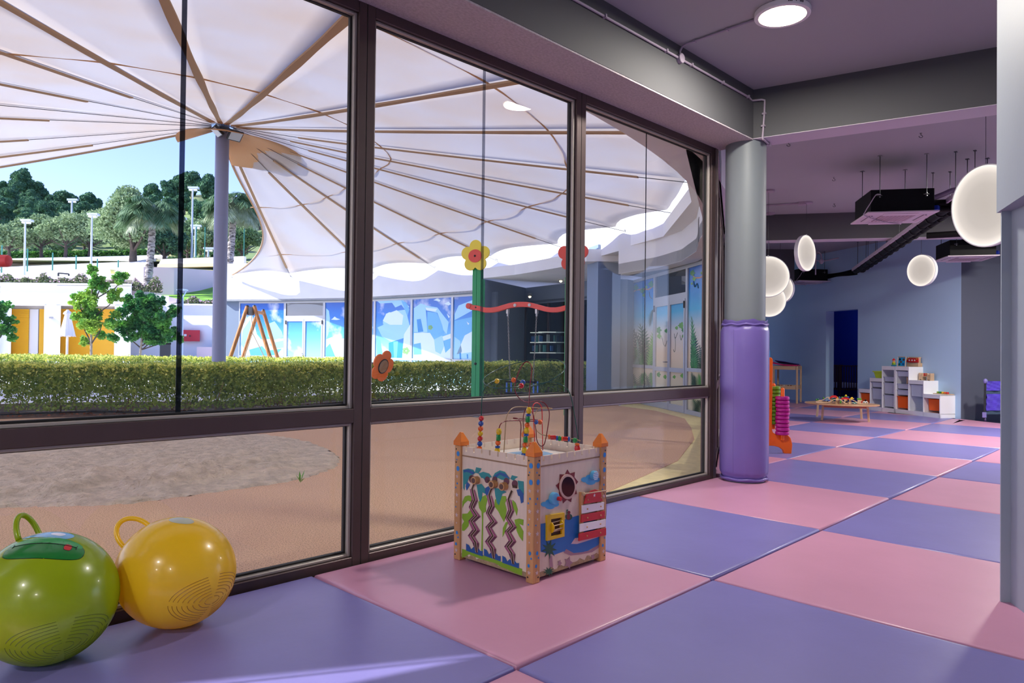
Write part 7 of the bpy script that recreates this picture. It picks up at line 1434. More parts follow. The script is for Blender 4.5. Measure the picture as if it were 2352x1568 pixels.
# --- pier, canopy and porch between the two walls
a = cz(1347, 19.6, GR); b = cz(1372, 18.9, GR); c = cz(1424, 19.2, GR); d_ = c+(a-b)
mb = MB(); mb.prism([Vector((v.x, v.y, GR)) for v in (a, b, c, d_)], (0, 0, 4.06-GR)); struct('wall_pier', mb, mat('pier_render', (130, 150, 178), .9))
mb = MB(); a = cz(1424, 19.3, GR); b = cz(1447, 19.7, GR); mb.prism([a, b, Vector((b.x, b.y, 3.17)), Vector((a.x, a.y, 3.17))], -jn*.2); struct('wall_return', mb, m_greyr)
cf = [hitpath(px, [p-(p-Ctr).normalized()*.4 for p in farf]+[ice[0]]) for px in (1345, 1300, 1250, 1180, 1103)]; cf = [p for p in cf if p]
cb = outset(cf, 3.2); mb = MB(); mb.prism([(p.x, p.y, 3.6) for p in cf]+[(p.x, p.y, 3.6) for p in reversed(cb)], (0, 0, .33)); struct('trim_14', mb, m_render)
sA = cf[-1]; sB = cz(1206, 27.2, 0); sB.z = 0; sC = cz(1385, 23.5, 0); sC.z = 0
mb = MB(); mb.prism([(sA.x, sA.y, GR), (sB.x, sB.y, GR), (sB.x, sB.y, 3.6), (sA.x, sA.y, 3.6)], (.0, .15, 0)); struct('wall_porch', mb, m_greyr)
mb = MB(); mb.prism([(sB.x, sB.y, 2.95), (sC.x, sC.y, 2.95), (sC.x, sC.y, 3.6), (sB.x, sB.y, 3.6)], (.1, .1, 0)); struct('wall_porch_top', mb, m_greyr)
o = thing('door_1', None, None, (sB.x, sB.y, GR), kind='structure'); dd_ = (sC-sB).normalized(); dn_ = Vector((-dd_.y, dd_.x, 0)); dn_ = dn_ if dn_.dot(Vector((CAM[0], CAM[1], 0))-sB) > 0 else -dn_; Ld = (sC-sB).length
for s_ in (0, .33, .66, 1): mb = MB(); p = sB+dd_*(Ld-.06)*s_; mb.prism([p+Vector((0, 0, GR)), p+dd_*.06+Vector((0, 0, GR)), p+dd_*.06+Vector((0, 0, 2.95)), p+Vector((0, 0, 2.95))], dn_*.06); mb.build('jamb', mat('dark_brown_frame', (64, 44, 40), .5), o)
mb = MB(); mb.prism([sB+Vector((0, 0, GR)), sC+Vector((0, 0, GR)), sC+Vector((0, 0, 2.95)), sB+Vector((0, 0, 2.95))], dn_*.01); mb.build('glass_pane', m_glass2, o)
m_dk = mat('dark_shop_interior', (40, 46, 54), .8); mb = MB(); k = -dn_*2.2; mb.prism([sB+k+Vector((0, 0, GR)), sC+k+Vector((0, 0, GR)), sC+k+Vector((0, 0, 3.4)), sB+k+Vector((0, 0, 3.4))], dn_*-.1)
mb.prism([sB+Vector((0, 0, 3.0)), sC+Vector((0, 0, 3.0)), sC+k+Vector((0, 0, 3.0)), sB+k+Vector((0, 0, 3.0))], (0, 0, .08)); mb.prism([sB+Vector((0, 0, GR)), sB+k+Vector((0, 0, GR)), sB+k+Vector((0, 0, 3.0)), sB+Vector((0, 0, 3.0))], dd_*-.05); mb.prism([sC+Vector((0, 0, GR)), sC+k+Vector((0, 0, GR)), sC+k+Vector((0, 0, 3.0)), sC+Vector((0, 0, 3.0))], dd_*.05); struct('wall_shop', mb, m_dk)
t = thing('display_shelf', 'backlit glass display shelves inside the dark porch doorway', 'shelf', tuple(sB+dd_*Ld*.6-dn_*1.2+Vector((0, 0, GR))))
for i, (px, w_) in enumerate(((1233, .5), (1268, 1.0))):
    c = cz(px, 26.3 if i == 0 else 25.6, 0)
    for j, y in enumerate((764, 787, 811)): z = at(px, y, 26).z; mb = MB(); mb.prism([c+rgt*a+fwd*b+Vector((0, 0, z)) for a, b in ((-w_/2, 0), (w_/2, 0), (w_/2, .25), (-w_/2, .25))], (0, 0, .03)); mb.build('lit_shelf', mat('lit_shelf', (220, 230, 226), .4, emit=(210, 224, 214), estr=.35), t)
    for j in range(7): z = at(px, (778, 800)[j % 2], 26).z; mb = MB(); mb.box(c+rgt*(-w_/2+.1+(j*.13) % max(.1, w_-.15))+fwd*.12+Vector((0, 0, z)), (.12, .06, .2+.05*(j % 3))); mb.build('packet', mat('packet_%d' % (j % 3), ((40, 90, 150), (60, 130, 130), (150, 160, 160))[j % 3], .5), t)
for px, py in ((1288, 643), (1217, 679)):
    p = at(px, py, 24 if px > 1250 else 25.5); t = thing('spotlight', 'small lit spotlight %s the dark porch' % ('under the ceiling of' if px > 1250 else 'deeper inside'), 'light', tuple(p)); mb = MB(); mb.lathe([(.07, .09), (.09, .0), (.06, -.02)], p, 14); mb.build('can', m_steel, t, smooth=40); mb = MB(); mb.sph(p+Vector((0, 0, -.03)), .05, 12, 8); mb.build('lit_bulb', mat('bulb', (255, 240, 210), .5, emit=(255, 232, 190), estr=5), t)
# outdoor ledge / end wall of the arctic building
# ------------------------------------------------------------------ wooden A-frame swing beyond the hedge
Dw = 23.5
t = thing('wooden_swing', 'round timber A-frame swing standing in front of the arctic-print windows', 'swing', tuple(cz(582, Dw, GR)))
m_log = mat('honey_timber', (196, 136, 84), .6, rgb2=(150, 96, 56), vscale=3, stretch=(7, 7, .6), thr=(.4, .65))
def logp(px0, py0, px1, py1, D0, D1, r=.065):
    a = at(px0, py0, D0); b = at(px1, py1, D1); d = (b-a); k = (GR-a.z)/d.z; b = a+d*k
    mb = MB(); mb.cyl(b, a, r, 14); mb.build('leg', m_log, t, smooth=40); mb = MB(); mb.cyl(a, a+(a-b).normalized()*.05, r*1.05, 14, r2=r*.6); mb.build('end_cap', m_dsteel, t, smooth=40); return a
A1 = logp(568, 704, 527, 826, Dw, Dw-.3); A2 = logp(584, 704, 622, 826, Dw+.1, Dw-.1); logp(588, 728, 556, 826, Dw+1.2, Dw+1.6); A3 = logp(604.5, 713, 639, 826, Dw+1.8, Dw+2.0)
mb = MB(); mb.cyl((A1+A2)/2+Vector((0, 0, -.14)), A3+Vector((0, 0, -.1)), .06, 12); mb.build('top_beam', m_log, t, smooth=40)
mb = MB(); c = (A1+A2)/2+Vector((0, 0, -.15)); mb.box(c, (.2, .1, .28)); mb.build('bracket', m_steel, t)
for px0, py0, px1, py1 in ((578, 718, 580, 765), (580, 765, 557, 829), (580, 765, 612, 829)): mb = MB(); mb.cyl(at(px0, py0, Dw+.4), at(px1, py1, Dw+.4), .012, 6); mb.build('rope', mat('rope', (196, 170, 140), .8), t)
# ------------------------------------------------------------------ cafe terrace
def quad_wall(name, P, m, th=(0, 0.3), kind='structure', **k):
    d = (Vector(P[1])-Vector(P[0])); n = Vector((fwd.x, fwd.y, 0)); mb = MB(); mb.prism(P, n*.3); return mb.build(name, m, None, kind=kind, **k) if kind else mb.build(name, m, None, **k)
Dc = 38.0; X = lambda px, py, D=Dc: at(px, py, D)
bt = thing('cafe_building', 'white low building with yellow slatted shutters in deep openings', 'building', tuple(cz(100, Dc, GR)))
def bx(name, x0, x1, y0, y1, D0, D1, m, par=bt, **k):
    """box whose front face is at depth D0 between pixel columns and between heights of pixel rows"""
    z0 = GR if y1 is None else at((x0+x1)/2, y1, D0).z; z1 = at((x0+x1)/2, y0, D0).z; a, b = cz(x0, D0, 0), cz(x1, D0, 0); mb = MB(); vdr = ((a+b)/2-Vector((CAM[0], CAM[1], 0))).normalized(); vdr = Vector((vdr.x, vdr.y, 0)).normalized(); mb.prism([Vector((a.x, a.y, z0)), Vector((b.x, b.y, z0)), Vector((b.x, b.y, z1)), Vector((a.x, a.y, z1))], vdr*(D1-D0)); return mb.build(name, m, par, **k)
bx('parapet_wall', -160, 128, 652, 700, Dc, Dc+.5, m_render2); bx('parapet_wall', 128, 300, 656, 702, Dc, Dc+.5, m_render2); bx('coping', -160, 300, 649, 653, Dc-.15, Dc+1, m_render2)
for x0, x1 in ((-160, 0), (100, 138), (262, 300)): bx('pier', x0, x1, 698, None, Dc, Dc+1.6, m_render2)
bx('pier', 0, 25, 698, None, Dc+.2, Dc+1.6, m_render2)
bx('recess_wall', -160, 300, 700, None, Dc+1.6, Dc+1.9, mat('beige_recess', (214, 208, 200), .9)); bx('white_door', 66, 87, 710, None, Dc+1.5, Dc+1.6, m_render2)
m_yel = mat('yellow_shutter', (240, 184, 16), .5)
for x0, x1 in ((25, 65), (89, 100), (138, 190), (190, 262)):
    sh = bx('shutter', x0, x1, 711, None, Dc+1.42, Dc+1.5, m_yel)
    for k in range(22):
        y = 712+k*5; z = at((x0+x1)/2, y, Dc+1.4).z
        if z < GR: break
        a, b = cz(x0, Dc+1.40, z), cz(x1, Dc+1.40, z); mb = MB(); mb.prism([a, b, b+Vector((0, 0, .06)), a+Vector((0, 0, .06))], fwd*.02); mb.build('slat', m_yel, sh)
bx('roof', -160, 300, 650, 655, Dc+.3, Dc+6, m_render2)
bx('wall_light', 111, 121, 727, 731, Dc-.15, Dc, m_steel)
# lower wall with red box
bx2 = lambda *a, **k: bx(*a, par=None, kind='structure', **k)
bx2('wall_terrace', 296, 386, 678, None, 40.5, 41, m_render2); bx2('wall_terrace_2', 378, 500, 700, None, 41.5, 42, m_render2); bx2('wall_terrace_3', 500, 545, 702, None, 41.0, 41.5, m_greyr); bx2('coping_terrace', 378, 545, 697.5, 701, 41.3, 42.2, m_render2)
t = thing('red_cabinet', 'red metal hose cabinet on the white wall left of the mast', 'cabinet', tuple(X(436, 784, 41.2))); bx('door', 418, 438, 757.5, 783.5, 41.2, 41.5, mat('signal_red', (204, 30, 52), .45), par=t); bx('door', 438, 458.5, 758, 783.5, 41.2, 41.5, mat('signal_red', (204, 30, 52), .45), par=t); bx('lock', 434, 437, 770, 773, 41.15, 41.2, m_dsteel, par=t); bx('white_pictogram', 422, 428, 767, 772, 41.18, 41.2, m_white, par=t)
bx2('low_wall_1', 452, 560, 797, None, 40.2, 40.7, mat('pink_low_wall', (222, 204, 208), .9))
t = thing('black_bin', 'dark waste bin against the white terrace wall', 'bin', tuple(cz(380, 39, GR))); bx('body', 367, 392, 790, None, 39, 39.6, m_dsteel, par=t); bx('lid', 366, 393, 787, 790.5, 38.95, 39.65, m_black, par=t)
# lamp post in front
t = thing('lamp_post', 'slim pale blue lamp post with a flat ring head left of the film seam', 'street lamp', tuple(cz(419, 34, GR))); a = at(419, 667, 34); mp3 = mat('pale_blue_metal', (170, 196, 220), .4)
mb = MB(); mb.cyl(cz(418, 34, GR), Vector((a.x, a.y, at(419, 685, 34).z)), .06, 12); mb.build('pole', mp3, t, smooth=40)
for s_ in (-1, 1): mb = MB(); mb.tube([Vector((a.x, a.y, at(419, 685, 34).z)), at(419+7*s_, 672, 34), at(419+9*s_, 666, 34)], .03, 8); mb.build('arm', mp3, t)
mb = MB(); mb.lathe([(.25, .0), (.27, .03), (.2, .06), (.0001, .07)], at(419, 667, 34), 20); mb.build('head', mp3, t, smooth=40)
# tables, chairs
m_ytop = mat('yellow_table_top', (226, 190, 60), .5)
def table(w_=1.5, d=.8):
    t = thing('cafe_table', '', 'table', (0, 0, 0)); mb = MB(); mb.bb((-w_/2, -d/2, .70), (w_/2, d/2, .74)); mb.build('tabletop', m_ytop, t, local=True)
    for x in (-1, 1):
        for y in (-1, 1): mb = MB(); mb.bar((x*(w_/2-.25), y*d*.3, .70), (x*(w_/2-.08), y*d*.42, 0), .04, .04); mb.build('leg', m_black, t, local=True)
    return t
def chair(m):
    t = thing('cafe_chair', '', 'chair', (0, 0, 0)); mb = MB(); mb.bb((-.22, -.22, .42), (.22, .22, .45)); mb.build('seat', m, t, local=True)
    mb = MB(); mb.add([(-.22, .2, .45), (.22, .2, .45), (.24, .28, .84), (-.24, .28, .84), (-.22, .23, .45), (.22, .23, .45), (.24, .31, .84), (-.24, .31, .84)], [(0, 1, 2, 3), (4, 7, 6, 5), (0, 4, 5, 1), (1, 5, 6, 2), (2, 6, 7, 3), (3, 7, 4, 0)]); mb.build('backrest', m, t, local=True)
    for x in (-1, 1):
        for y in (-1, 1): mb = MB(); mb.bar((x*.19, y*.19, .42), (x*.23, y*.23, 0), .03, .03); mb.build('leg', m, t, local=True)
        mb = MB(); mb.bar((x*.25, -.2, .64), (x*.25, .24, .66), .04, .03); mb.build('armrest', m, t, local=True)
    return t
tproto = table(); Y = math.atan2(rgt.y, rgt.x); cp = chair(m_lamw); cg = chair(mat('grey_chair', (128, 134, 146), .5))
for i, (px, D, lab) in enumerate(((84, 33, 'yellow-topped cafe table in front of the narrow shutter'), (136, 32, 'yellow-topped cafe table beside the closed parasol'), (-60, 33, 'yellow-topped cafe table at the far left edge'), (304, 33, 'yellow-topped cafe table behind the right tree trunk'), (226, 36, 'small yellow-topped cafe table between the two trees'))): place(tproto, i, tuple(cz(px, D, GR)), Y+.1*i, lab, 'cafe tables beyond the hedge')
for i, (px, D, rz, lab) in enumerate(((45, 33.6, 2.2, 'white cafe chair left of the leftmost yellow table'), (102, 34.5, .2, 'white cafe chair behind the leftmost yellow table'), (200, 33, 1.2, 'white cafe chair left of the slender tree trunk'), (345, 33.5, -1.0, 'white cafe chair beyond the right tree, turned sideways'), (362, 35, .4, 'white cafe chair nearest the dark waste bin'), (270, 34.2, .3, 'white cafe chair between the two tree trunks'), (5, 33.2, .9, 'white cafe chair at the left edge of the view'))): place(cp, i, tuple(cz(px, D, GR)), Y+rz, lab, 'white cafe chairs beyond the hedge')
for i, (px, D, rz, lab) in enumerate(((178, 32.4, .1, 'grey cafe armchair right of the closed parasol'), (232, 33.2, .3, 'grey cafe chair right of the slender tree trunk'), (322, 33.8, .5, 'grey cafe chair behind the right tree trunk'))): place(cg, i, tuple(cz(px, D, GR)), Y+rz, lab, 'grey cafe chairs beyond the hedge')
c = cz(154, 32.8, 0); k_ = 32.8/1620; t = thing('parasol', 'closed white parasol on a white pole before the yellow shutter', 'parasol', (c.x, c.y, GR)); zA_ = at(155, 711, 32.8).z; zB_ = at(155, 772, 32.8).z
mb = MB(); vs = []; fs = []; N_ = 24
for z, r_ in ((zA_, .02), (zA_-.12, .13), (zA_-.2, .16), (zA_-.24, .10), (zB_+.05, .28), (zB_, .31), (zB_+.08, .1)):
    for k in range(N_): a = 2*pi*k/N_; rr_ = r_*(1+.22*math.cos(6*a)); vs.append((c.x+rr_*math.cos(a), c.y+rr_*math.sin(a), z-.03*math.cos(6*a)*(z < zB_+.06)))
for i in range(6):
    for k in range(N_): fs.append((i*N_+k, i*N_+(k+1) % N_, (i+1)*N_+(k+1) % N_, (i+1)*N_+k))
mb.add(vs, fs); mb.build('canopy', mat('parasol_white', (236, 236, 246), .8), t, smooth=True); mb = MB(); mb.cyl((c.x, c.y, GR), (c.x, c.y, zA_), .05, 10); mb.build('pole', m_white, t)
# ------------------------------------------------------------------ terraces behind
bx2('terrace_bank', -170, 302, 640, 660, Dc+2.5, Dc+24, mat('bank_soil', (170, 160, 140), 1))
def sheet(name, pts, m, th=.3, **k):
    mb = MB(); mb.prism([at(*p) for p in pts], (0, 0, -th)); return mb.build(name, m, None, **k)
m_court = mat('bright_court', (252, 246, 240), .9)
sheet('court_slab', [(-250, 652, 46), (306, 640, 46), (360, 590, 64), (-250, 618, 64)], m_court, kind='structure')
sheet('court_slab', [(-260, 619, 63), (380, 588, 63), (385, 585, 76), (-260, 600, 78)], m_court, kind='structure')
m_lawn = mat('lawn_green', (130, 180, 62), .95, rgb2=(96, 148, 44), vscale=1.5, bump=.5, bscale=20)
sheet('lawn', [(330, 700, 42), (560, 702, 42), (560, 655, 52), (300, 655, 52)], m_lawn, kind='stuff', label='sloping bright green lawn above the white wall', cat='lawn')
mb = MB(); cw = [at(x, y, D) for x, y, D in ((262, 656, 50), (290, 658, 47.5), (330, 658, 46.5), (400, 657.5, 46.8), (460, 655.5, 49), (505, 654, 52), (560, 652, 57))]; cw2 = [at(x, y, D) for x, y, D in ((262, 622, 50), (290, 614, 47.5), (330, 612.5, 46.5), (400, 614.5, 46.8), (460, 619, 49), (505, 622.5, 52), (560, 626, 57))]
for i in range(len(cw)-1): a, b = cw[i]+Vector((0, 0, -2)), cw[i+1]+Vector((0, 0, -2)); mb.prism([a, b, cw2[i+1], cw2[i]], fwd*.4)
struct('retaining_wall', mb, mat('pinkish_render', (212, 196, 204), .9))
sheet('terrace_fill', [(255, 623, 50), (400, 615, 47), (560, 627, 57), (620, 600, 90), (240, 598, 80)], mat('dry_grass', (190, 170, 120), 1, rgb2=(120, 140, 70), vscale=.5), .4, kind='structure')
mb = MB(); mb.prism([at(362, 612, 56), at(560, 606, 56), at(560, 588, 56), at(370, 595, 56)], fwd*.5); struct('white_wall', mb, m_court)
mb = MB(); mb.prism([at(360, 615, 55.5), at(560, 610, 55.5), at(560, 603, 55.5), at(362, 606, 55.5)], fwd*.5); struct('cream_wall', mb, mat('cream_render', (232, 220, 190), .9))
mb = MB(); mb.prism([at(361, 676, 41.5), at(406, 686, 41.5), at(404, 695, 41.5), at(361, 700, 41.5)], fwd*.4); struct('ramp_wall', mb, mat('pinkish_render', (212, 196, 204), .9))
# ------------------------------------------------------------------ planting
def leafball(name, m, par, n, rx, ry, rz, size, c=(0, 0, 0), shell=.55, blobs=14, seed=0, flat=0.0):
    r = np.random.RandomState(seed); B_ = r.normal(size=(blobs, 3)); B_ /= np.linalg.norm(B_, axis=1)[:, None]; B_ *= r.uniform(.35, .72, (blobs, 1)); br = r.uniform(.28, .46, blobs)
    k = r.randint(0, blobs, n); v = r.normal(size=(n, 3)); v /= np.linalg.norm(v, axis=1)[:, None]; v *= (r.uniform(shell, 1, n)*br[k])[:, None]
    P = (B_[k]+v)*np.array([rx, ry, rz])+np.array(c); return quads(name, leafquads(P, size, flat=flat), m, par, kind='stuff')
m_pine = mat('pine_foliage', (104, 146, 104), .8, rgb2=(58, 100, 78), vscale=1.6, thr=(.35, .6), trl=.15, spec=.2); m_oli = mat('olive_foliage', (166, 188, 142), .8, rgb2=(118, 146, 104), vscale=1.4, thr=(.35, .65), trl=.2, spec=.2); m_scrub = mat('scrub_foliage', (132, 162, 110), .8, rgb2=(84, 120, 80), vscale=1.3, thr=(.35, .65), trl=.15, spec=.2)
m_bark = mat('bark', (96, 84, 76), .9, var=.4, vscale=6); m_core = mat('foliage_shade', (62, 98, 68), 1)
def htree(kind, seed):
    m = (m_pine, m_oli, m_scrub)[kind]; t = thing(('pine_tree', 'olive_tree', 'scrub_bush')[kind], '', ('tree', 'tree', 'bush')[kind], (0, 0, 0)); r_ = random.Random(seed)
    H = (4.6, 3.2, 2.0)[kind]; R = (2.2, 2.1, 1.9)[kind]
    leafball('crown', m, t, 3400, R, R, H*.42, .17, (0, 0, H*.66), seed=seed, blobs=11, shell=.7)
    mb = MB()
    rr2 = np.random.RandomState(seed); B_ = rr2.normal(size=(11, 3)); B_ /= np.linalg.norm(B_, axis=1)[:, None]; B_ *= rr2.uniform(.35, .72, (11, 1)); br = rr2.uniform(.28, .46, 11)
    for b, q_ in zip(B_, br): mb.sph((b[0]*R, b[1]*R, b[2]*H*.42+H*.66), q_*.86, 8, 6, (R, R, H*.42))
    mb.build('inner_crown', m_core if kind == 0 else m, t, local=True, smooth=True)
    mb = MB(); mb.tube([(0, 0, -1), (.1, 0, H*.3), (-.05, .05, H*.6)], .18, 6); mb.build('trunk', m_bark, t, local=True); return t
protos = {k: [htree(k, 10*k+i) for i in range(3)] for k in range(3)}; used = {}
def hz(F, px):                         # hill height at forward depth F
    if F < 75: return at(100, 600, 66).z-.6
    s_ = min(1, (F-75)/105); base = at(100, 600, 66).z-.4; ridge = 35.2+1.6*math.sin(px*.016+1)+1.2*math.sin(px*.045)+(3.2 if 370 < px < 480 else 0)-(.3 if 180 < px < 300 else 0)+(1.5 if px < 60 else 0)
    return base+(ridge-base)*(s_**1.15)+.8*math.sin(F*.15+px*.02)*s_
vs = []; fs = []; PXs = list(range(-320, 700, 34)); Fs = [60, 68, 75, 82, 90, 100, 112, 125, 140, 155, 168, 180, 200, 240]
for F in Fs:
    for px in PXs: c = cz(px, F, 0); vs.append((c.x, c.y, hz(min(F, 180), px)-(0 if F <= 180 else (F-180)*.3)))
nc = len(PXs)
for i in range(len(Fs)-1):
    for j in range(nc-1): fs.append((i*nc+j, i*nc+j+1, (i+1)*nc+j+1, (i+1)*nc+j))
mb = MB(); mb.add(vs, fs); struct('hillside', mb, mat('hill_scrub', (118, 140, 88), 1, rgb2=(150, 140, 96), vscale=.12, thr=(.5, .75), bump=.6, bscale=1.5, bdist=.5), smooth=True)
rows = []
for F in (84, 91, 99, 108, 117, 127, 137, 147, 157, 167, 176, 182):
    stepx = 5.2/F*1620/ (1.18 if F > 120 else 1.0); x = -70+rnd.uniform(0, 40)
    while x < 640:
        if not (x > 560 and F < 120): rows.append((F+rnd.uniform(-3, 3), x+rnd.uniform(-8, 8)))
        x += stepx*rnd.uniform(.72, 1.15)
labs = {0: 'dark round pine tree on the upper wooded hill', 1: 'pale grey-green olive tree on the hill slope', 2: 'low rounded green shrub on the hill slope'}
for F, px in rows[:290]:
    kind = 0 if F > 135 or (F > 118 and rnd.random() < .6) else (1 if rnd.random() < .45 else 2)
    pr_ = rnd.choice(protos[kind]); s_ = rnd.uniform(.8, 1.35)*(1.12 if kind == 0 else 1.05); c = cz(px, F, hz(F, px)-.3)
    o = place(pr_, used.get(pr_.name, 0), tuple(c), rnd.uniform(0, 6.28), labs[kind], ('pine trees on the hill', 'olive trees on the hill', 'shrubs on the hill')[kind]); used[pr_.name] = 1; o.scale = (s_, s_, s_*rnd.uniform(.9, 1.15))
for k in protos:
    for p in protos[k]:
        if p.name not in used: p.location = tuple(cz(40+90*k, 96, hz(96, 100)-.3)); tag(p, labs[k], None, ('pine trees on the hill', 'olive trees on the hill', 'shrubs on the hill')[k])
# big olive tree
def bigtree(name, label, cat, base, H, R, m, n, size, trunk_r, px, hfrac=.55, seed=3, tilt=0, blobs=20, zs=.42, cz_=.62):
    t = thing(name, label, cat, tuple(base)); leafball('crown', m, t, int(n*2.0), R, R*.9, H*zs, size*.68, (0, 0, H*cz_), seed=seed, blobs=blobs, shell=.55)
    rs = random.Random(seed); mb = MB(); top = H*hfrac; mb.tube(smooth_path([(0, 0, -.1), (.03*H*rs.uniform(-.3, .3), 0, top*.5), (0, 0, top)]), trunk_r, 10, r2=trunk_r*.55)
    mb.build('trunk', m_bark, t, local=True, smooth=40)
    for k in range(9): a = k*2.4; l = R*rs.uniform(.4, .75); z0 = top*rs.uniform(.55, 1); mb = MB(); mb.tube(smooth_path([(0, 0, z0), (l*.5*math.cos(a), l*.5*math.sin(a), z0+H*.12), (l*math.cos(a), l*math.sin(a), z0+H*.26)], 4), trunk_r*.4, 6, r2=trunk_r*.12); mb.build('branch', m_bark, t, local=True)
    return t
D_ = 60; b = at(305, 613, D_); bigtree('olive_tree', 'largest grey-green olive tree, behind the left palm', 'tree', b, 6.6, 3.5, m_oli, 15000, .17, .36, 305, hfrac=.35, seed=5, blobs=34)
b = at(378, 612, 61); bigtree('olive_tree', 'smaller dark olive tree just right of the left palm', 'tree', b, 4.2, 2.0, m_pine, 4500, .16, .2, 378, hfrac=.35, seed=8)
for i, (px, py, D, H, R, k_) in enumerate(((20, 575, 72, 3.6, 3.0, 1), (95, 572, 74, 4.2, 2.8, 1), (150, 572, 73, 4.8, 3.2, 1), (205, 570, 75, 4.4, 2.6, 1), (475, 575, 78, 4.2, 2.4, 1), (555, 585, 76, 4.0, 2.6, 2), (430, 590, 82, 5.0, 2.8, 2))):
    bigtree('olive_tree', '%s bush %s' % ('pale olive' if k_ == 1 else 'green', ('at the left edge above the long hedge', 'second from the left above the long hedge', 'third from the left above the long hedge', 'fourth from the left, nearest the big olive tree', 'beside the mast behind the white wall', 'right of the mast under the sail edge', 'behind the tall floodlight pole')[i]), 'tree', at(px, py+16, D), H, R, m_oli if k_ == 1 else m_scrub, 2600, .2, .18, px, hfrac=.3, seed=20+i, blobs=14)
# long ivy hedge behind the court
hl = [cz(x, 80, 0) for x in (-160, 0, 90, 180, 290, 330)]; P = []
for i in range(14000):
    s_ = nr.rand()*5; k = int(min(4, s_)); c = hl[k].lerp(hl[k+1], s_-k); px = (-160, 0, 90, 180, 290, 330)[k]; y0 = np.interp(px+(s_-k)*60, (-160, 0, 300, 330), (604, 607, 593, 592)); y1 = np.interp(px+(s_-k)*60, (-160, 0, 300, 330), (583, 580, 572, 571))
    d = nr.uniform(-.6, .6); P.append((c.x+fwd.x*d, c.y+fwd.y*d, at(100, y0, 80).z-.5+nr.rand()*(at(100, y1, 80).z-at(100, y0, 80).z+.5)))
quads('ivy_hedge', leafquads(np.array(P), .2), mat('ivy_green', (96, 150, 60), .7, rgb2=(60, 110, 44), vscale=1.2, trl=.3), label='long bright green hedge behind the tennis court fence', cat='hedge')
# flowering plants on the roof edge and wall tops
m_fl1 = mat('grey_herb', (130, 140, 100), .8, rgb2=(96, 110, 70), vscale=4, trl=.3); m_fl2 = mat('pink_blossom', (226, 190, 200), .8)
def strip_plants(label, xs_, y, D, hh, n, seed):
    r = np.random.RandomState(seed); t = thing('flower_bed', label, 'plants', tuple(at(xs_[0], y, D))); Z0 = at(xs_[0], y, D); P = []
    for i in range(n): u_ = r.rand(); px = xs_[0]+(xs_[1]-xs_[0])*u_; yy = y+(xs_[2]-y)*u_ if len(xs_) > 2 else y; c = at(px, yy, D+r.uniform(-.4, .4)); hm = hh*(.55+.45*math.sin(px*.11)*math.sin(px*.037+1)); P.append((c.x-Z0.x, c.y-Z0.y, c.z-Z0.z+r.rand()**1.3*hm))
    P = np.array(P); k = r.rand(n) < .22; quads('leaves', leafquads(P[~k], .09), m_fl1, t, kind='stuff'); quads('blossoms', leafquads(P[k]+[0, 0, .08], .06), m_fl2, t, kind='stuff')
strip_plants('row of grey-green herbs along the white roof edge', (-120, 200), 650, Dc+1.2, .55, 3500, 1); strip_plants('pink flowering shrubs on the roof corner by the left palm', (205, 372, 672), 655, Dc+1.6, .9, 2600, 2); strip_plants('pink flowering strip below the lawn', (380, 548), 700, 42.2, .5, 2200, 3)
# trees in the terrace
m_maple = mat('maple_leaf', (110, 176, 70), .55, rgb2=(46, 120, 70), vscale=1.6, thr=(.36, .62), trl=.4, spec=.4); m_maple2 = mat('maple_leaf_young', (184, 216, 84), .55, rgb2=(96, 166, 70), vscale=1.3, thr=(.36, .62), trl=.4, spec=.4)
def maple(label, px, py0, D, topy, R, crowns, n, seed, m, tr, size=.095):
    b = cz(px, D, GR); H = at(px, topy, D).z-GR; t = thing('young_tree', label, 'tree', tuple(b)); r = np.random.RandomState(seed); P = []
    for cx_, cy_, rx, rz in crowns:                 # crown lobes: pixel centre, radii in pixels
        c = at(cx_, cy_, D); k = D/1620; nn = int(n*rx*rz/sum(a*b_ for _, _, a, b_ in crowns)); L_ = 16
        lc_ = r.normal(size=(L_, 3)); lc_ /= np.linalg.norm(lc_, axis=1)[:, None]; lc_ *= r.uniform(.25, .9, (L_, 1)); j = r.randint(0, L_, nn); v = r.normal(size=(nn, 3)); v /= np.linalg.norm(v, axis=1)[:, None]; v = lc_[j]+v*(r.uniform(.3, 1, nn)*.30)[:, None]
        w3 = v[:, 0:1]*rx*k*np.array([[rgt.x, rgt.y, 0]])+v[:, 1:2]*rx*k*.9*np.array([[fwd.x, fwd.y, 0]])+v[:, 2:3]*rz*k*np.array([[0, 0, 1.0]]); P.append(w3+np.array(c-b))
    P = np.concatenate(P); quads('leaves', leafquads(P, size, flat=.35, asp=.75), m, t, kind='stuff'); hp_ = at(px, py0, D).z-GR; cen = at(crowns[0][0], crowns[0][1], D)-b
    mb = MB(); mb.tube(smooth_path([(0, 0, 0), (cen.x*.3, cen.y*.3, hp_*.6), (cen.x, cen.y, cen.z), (cen.x, cen.y, H*.92)]), tr, 8, r2=.02); mb.build('trunk', mat('pale_bark', (176, 166, 150), .9, var=.2, vscale=9), t, local=True, smooth=40)
    for cx_, cy_, rx, rz in crowns:
        c = at(cx_, cy_, D)-b; mb = MB(); z0 = max(hp_*.8, c.z-.9); mb.tube([(cen.x*.8, cen.y*.8, z0), (c.x*.8+cen.x*.2, c.y*.8+cen.y*.2, c.z*.6+z0*.4), (c.x, c.y, c.z)], .03, 6, r2=.012); mb.build('branch', m_bark, t, local=True)
    return t
maple('slender young tree with yellow-green leaves before the closed parasol', 210, 770, 28.5, 606, 1, ((210, 700, 34, 40), (232, 650, 30, 30), (180, 690, 36, 22), (235, 740, 46, 38), (212, 622, 14, 20), (190, 735, 26, 30), (262, 680, 26, 22), (280, 640, 22, 16), (190, 780, 16, 16)), 14500, 2, m_maple2, .065, .052)
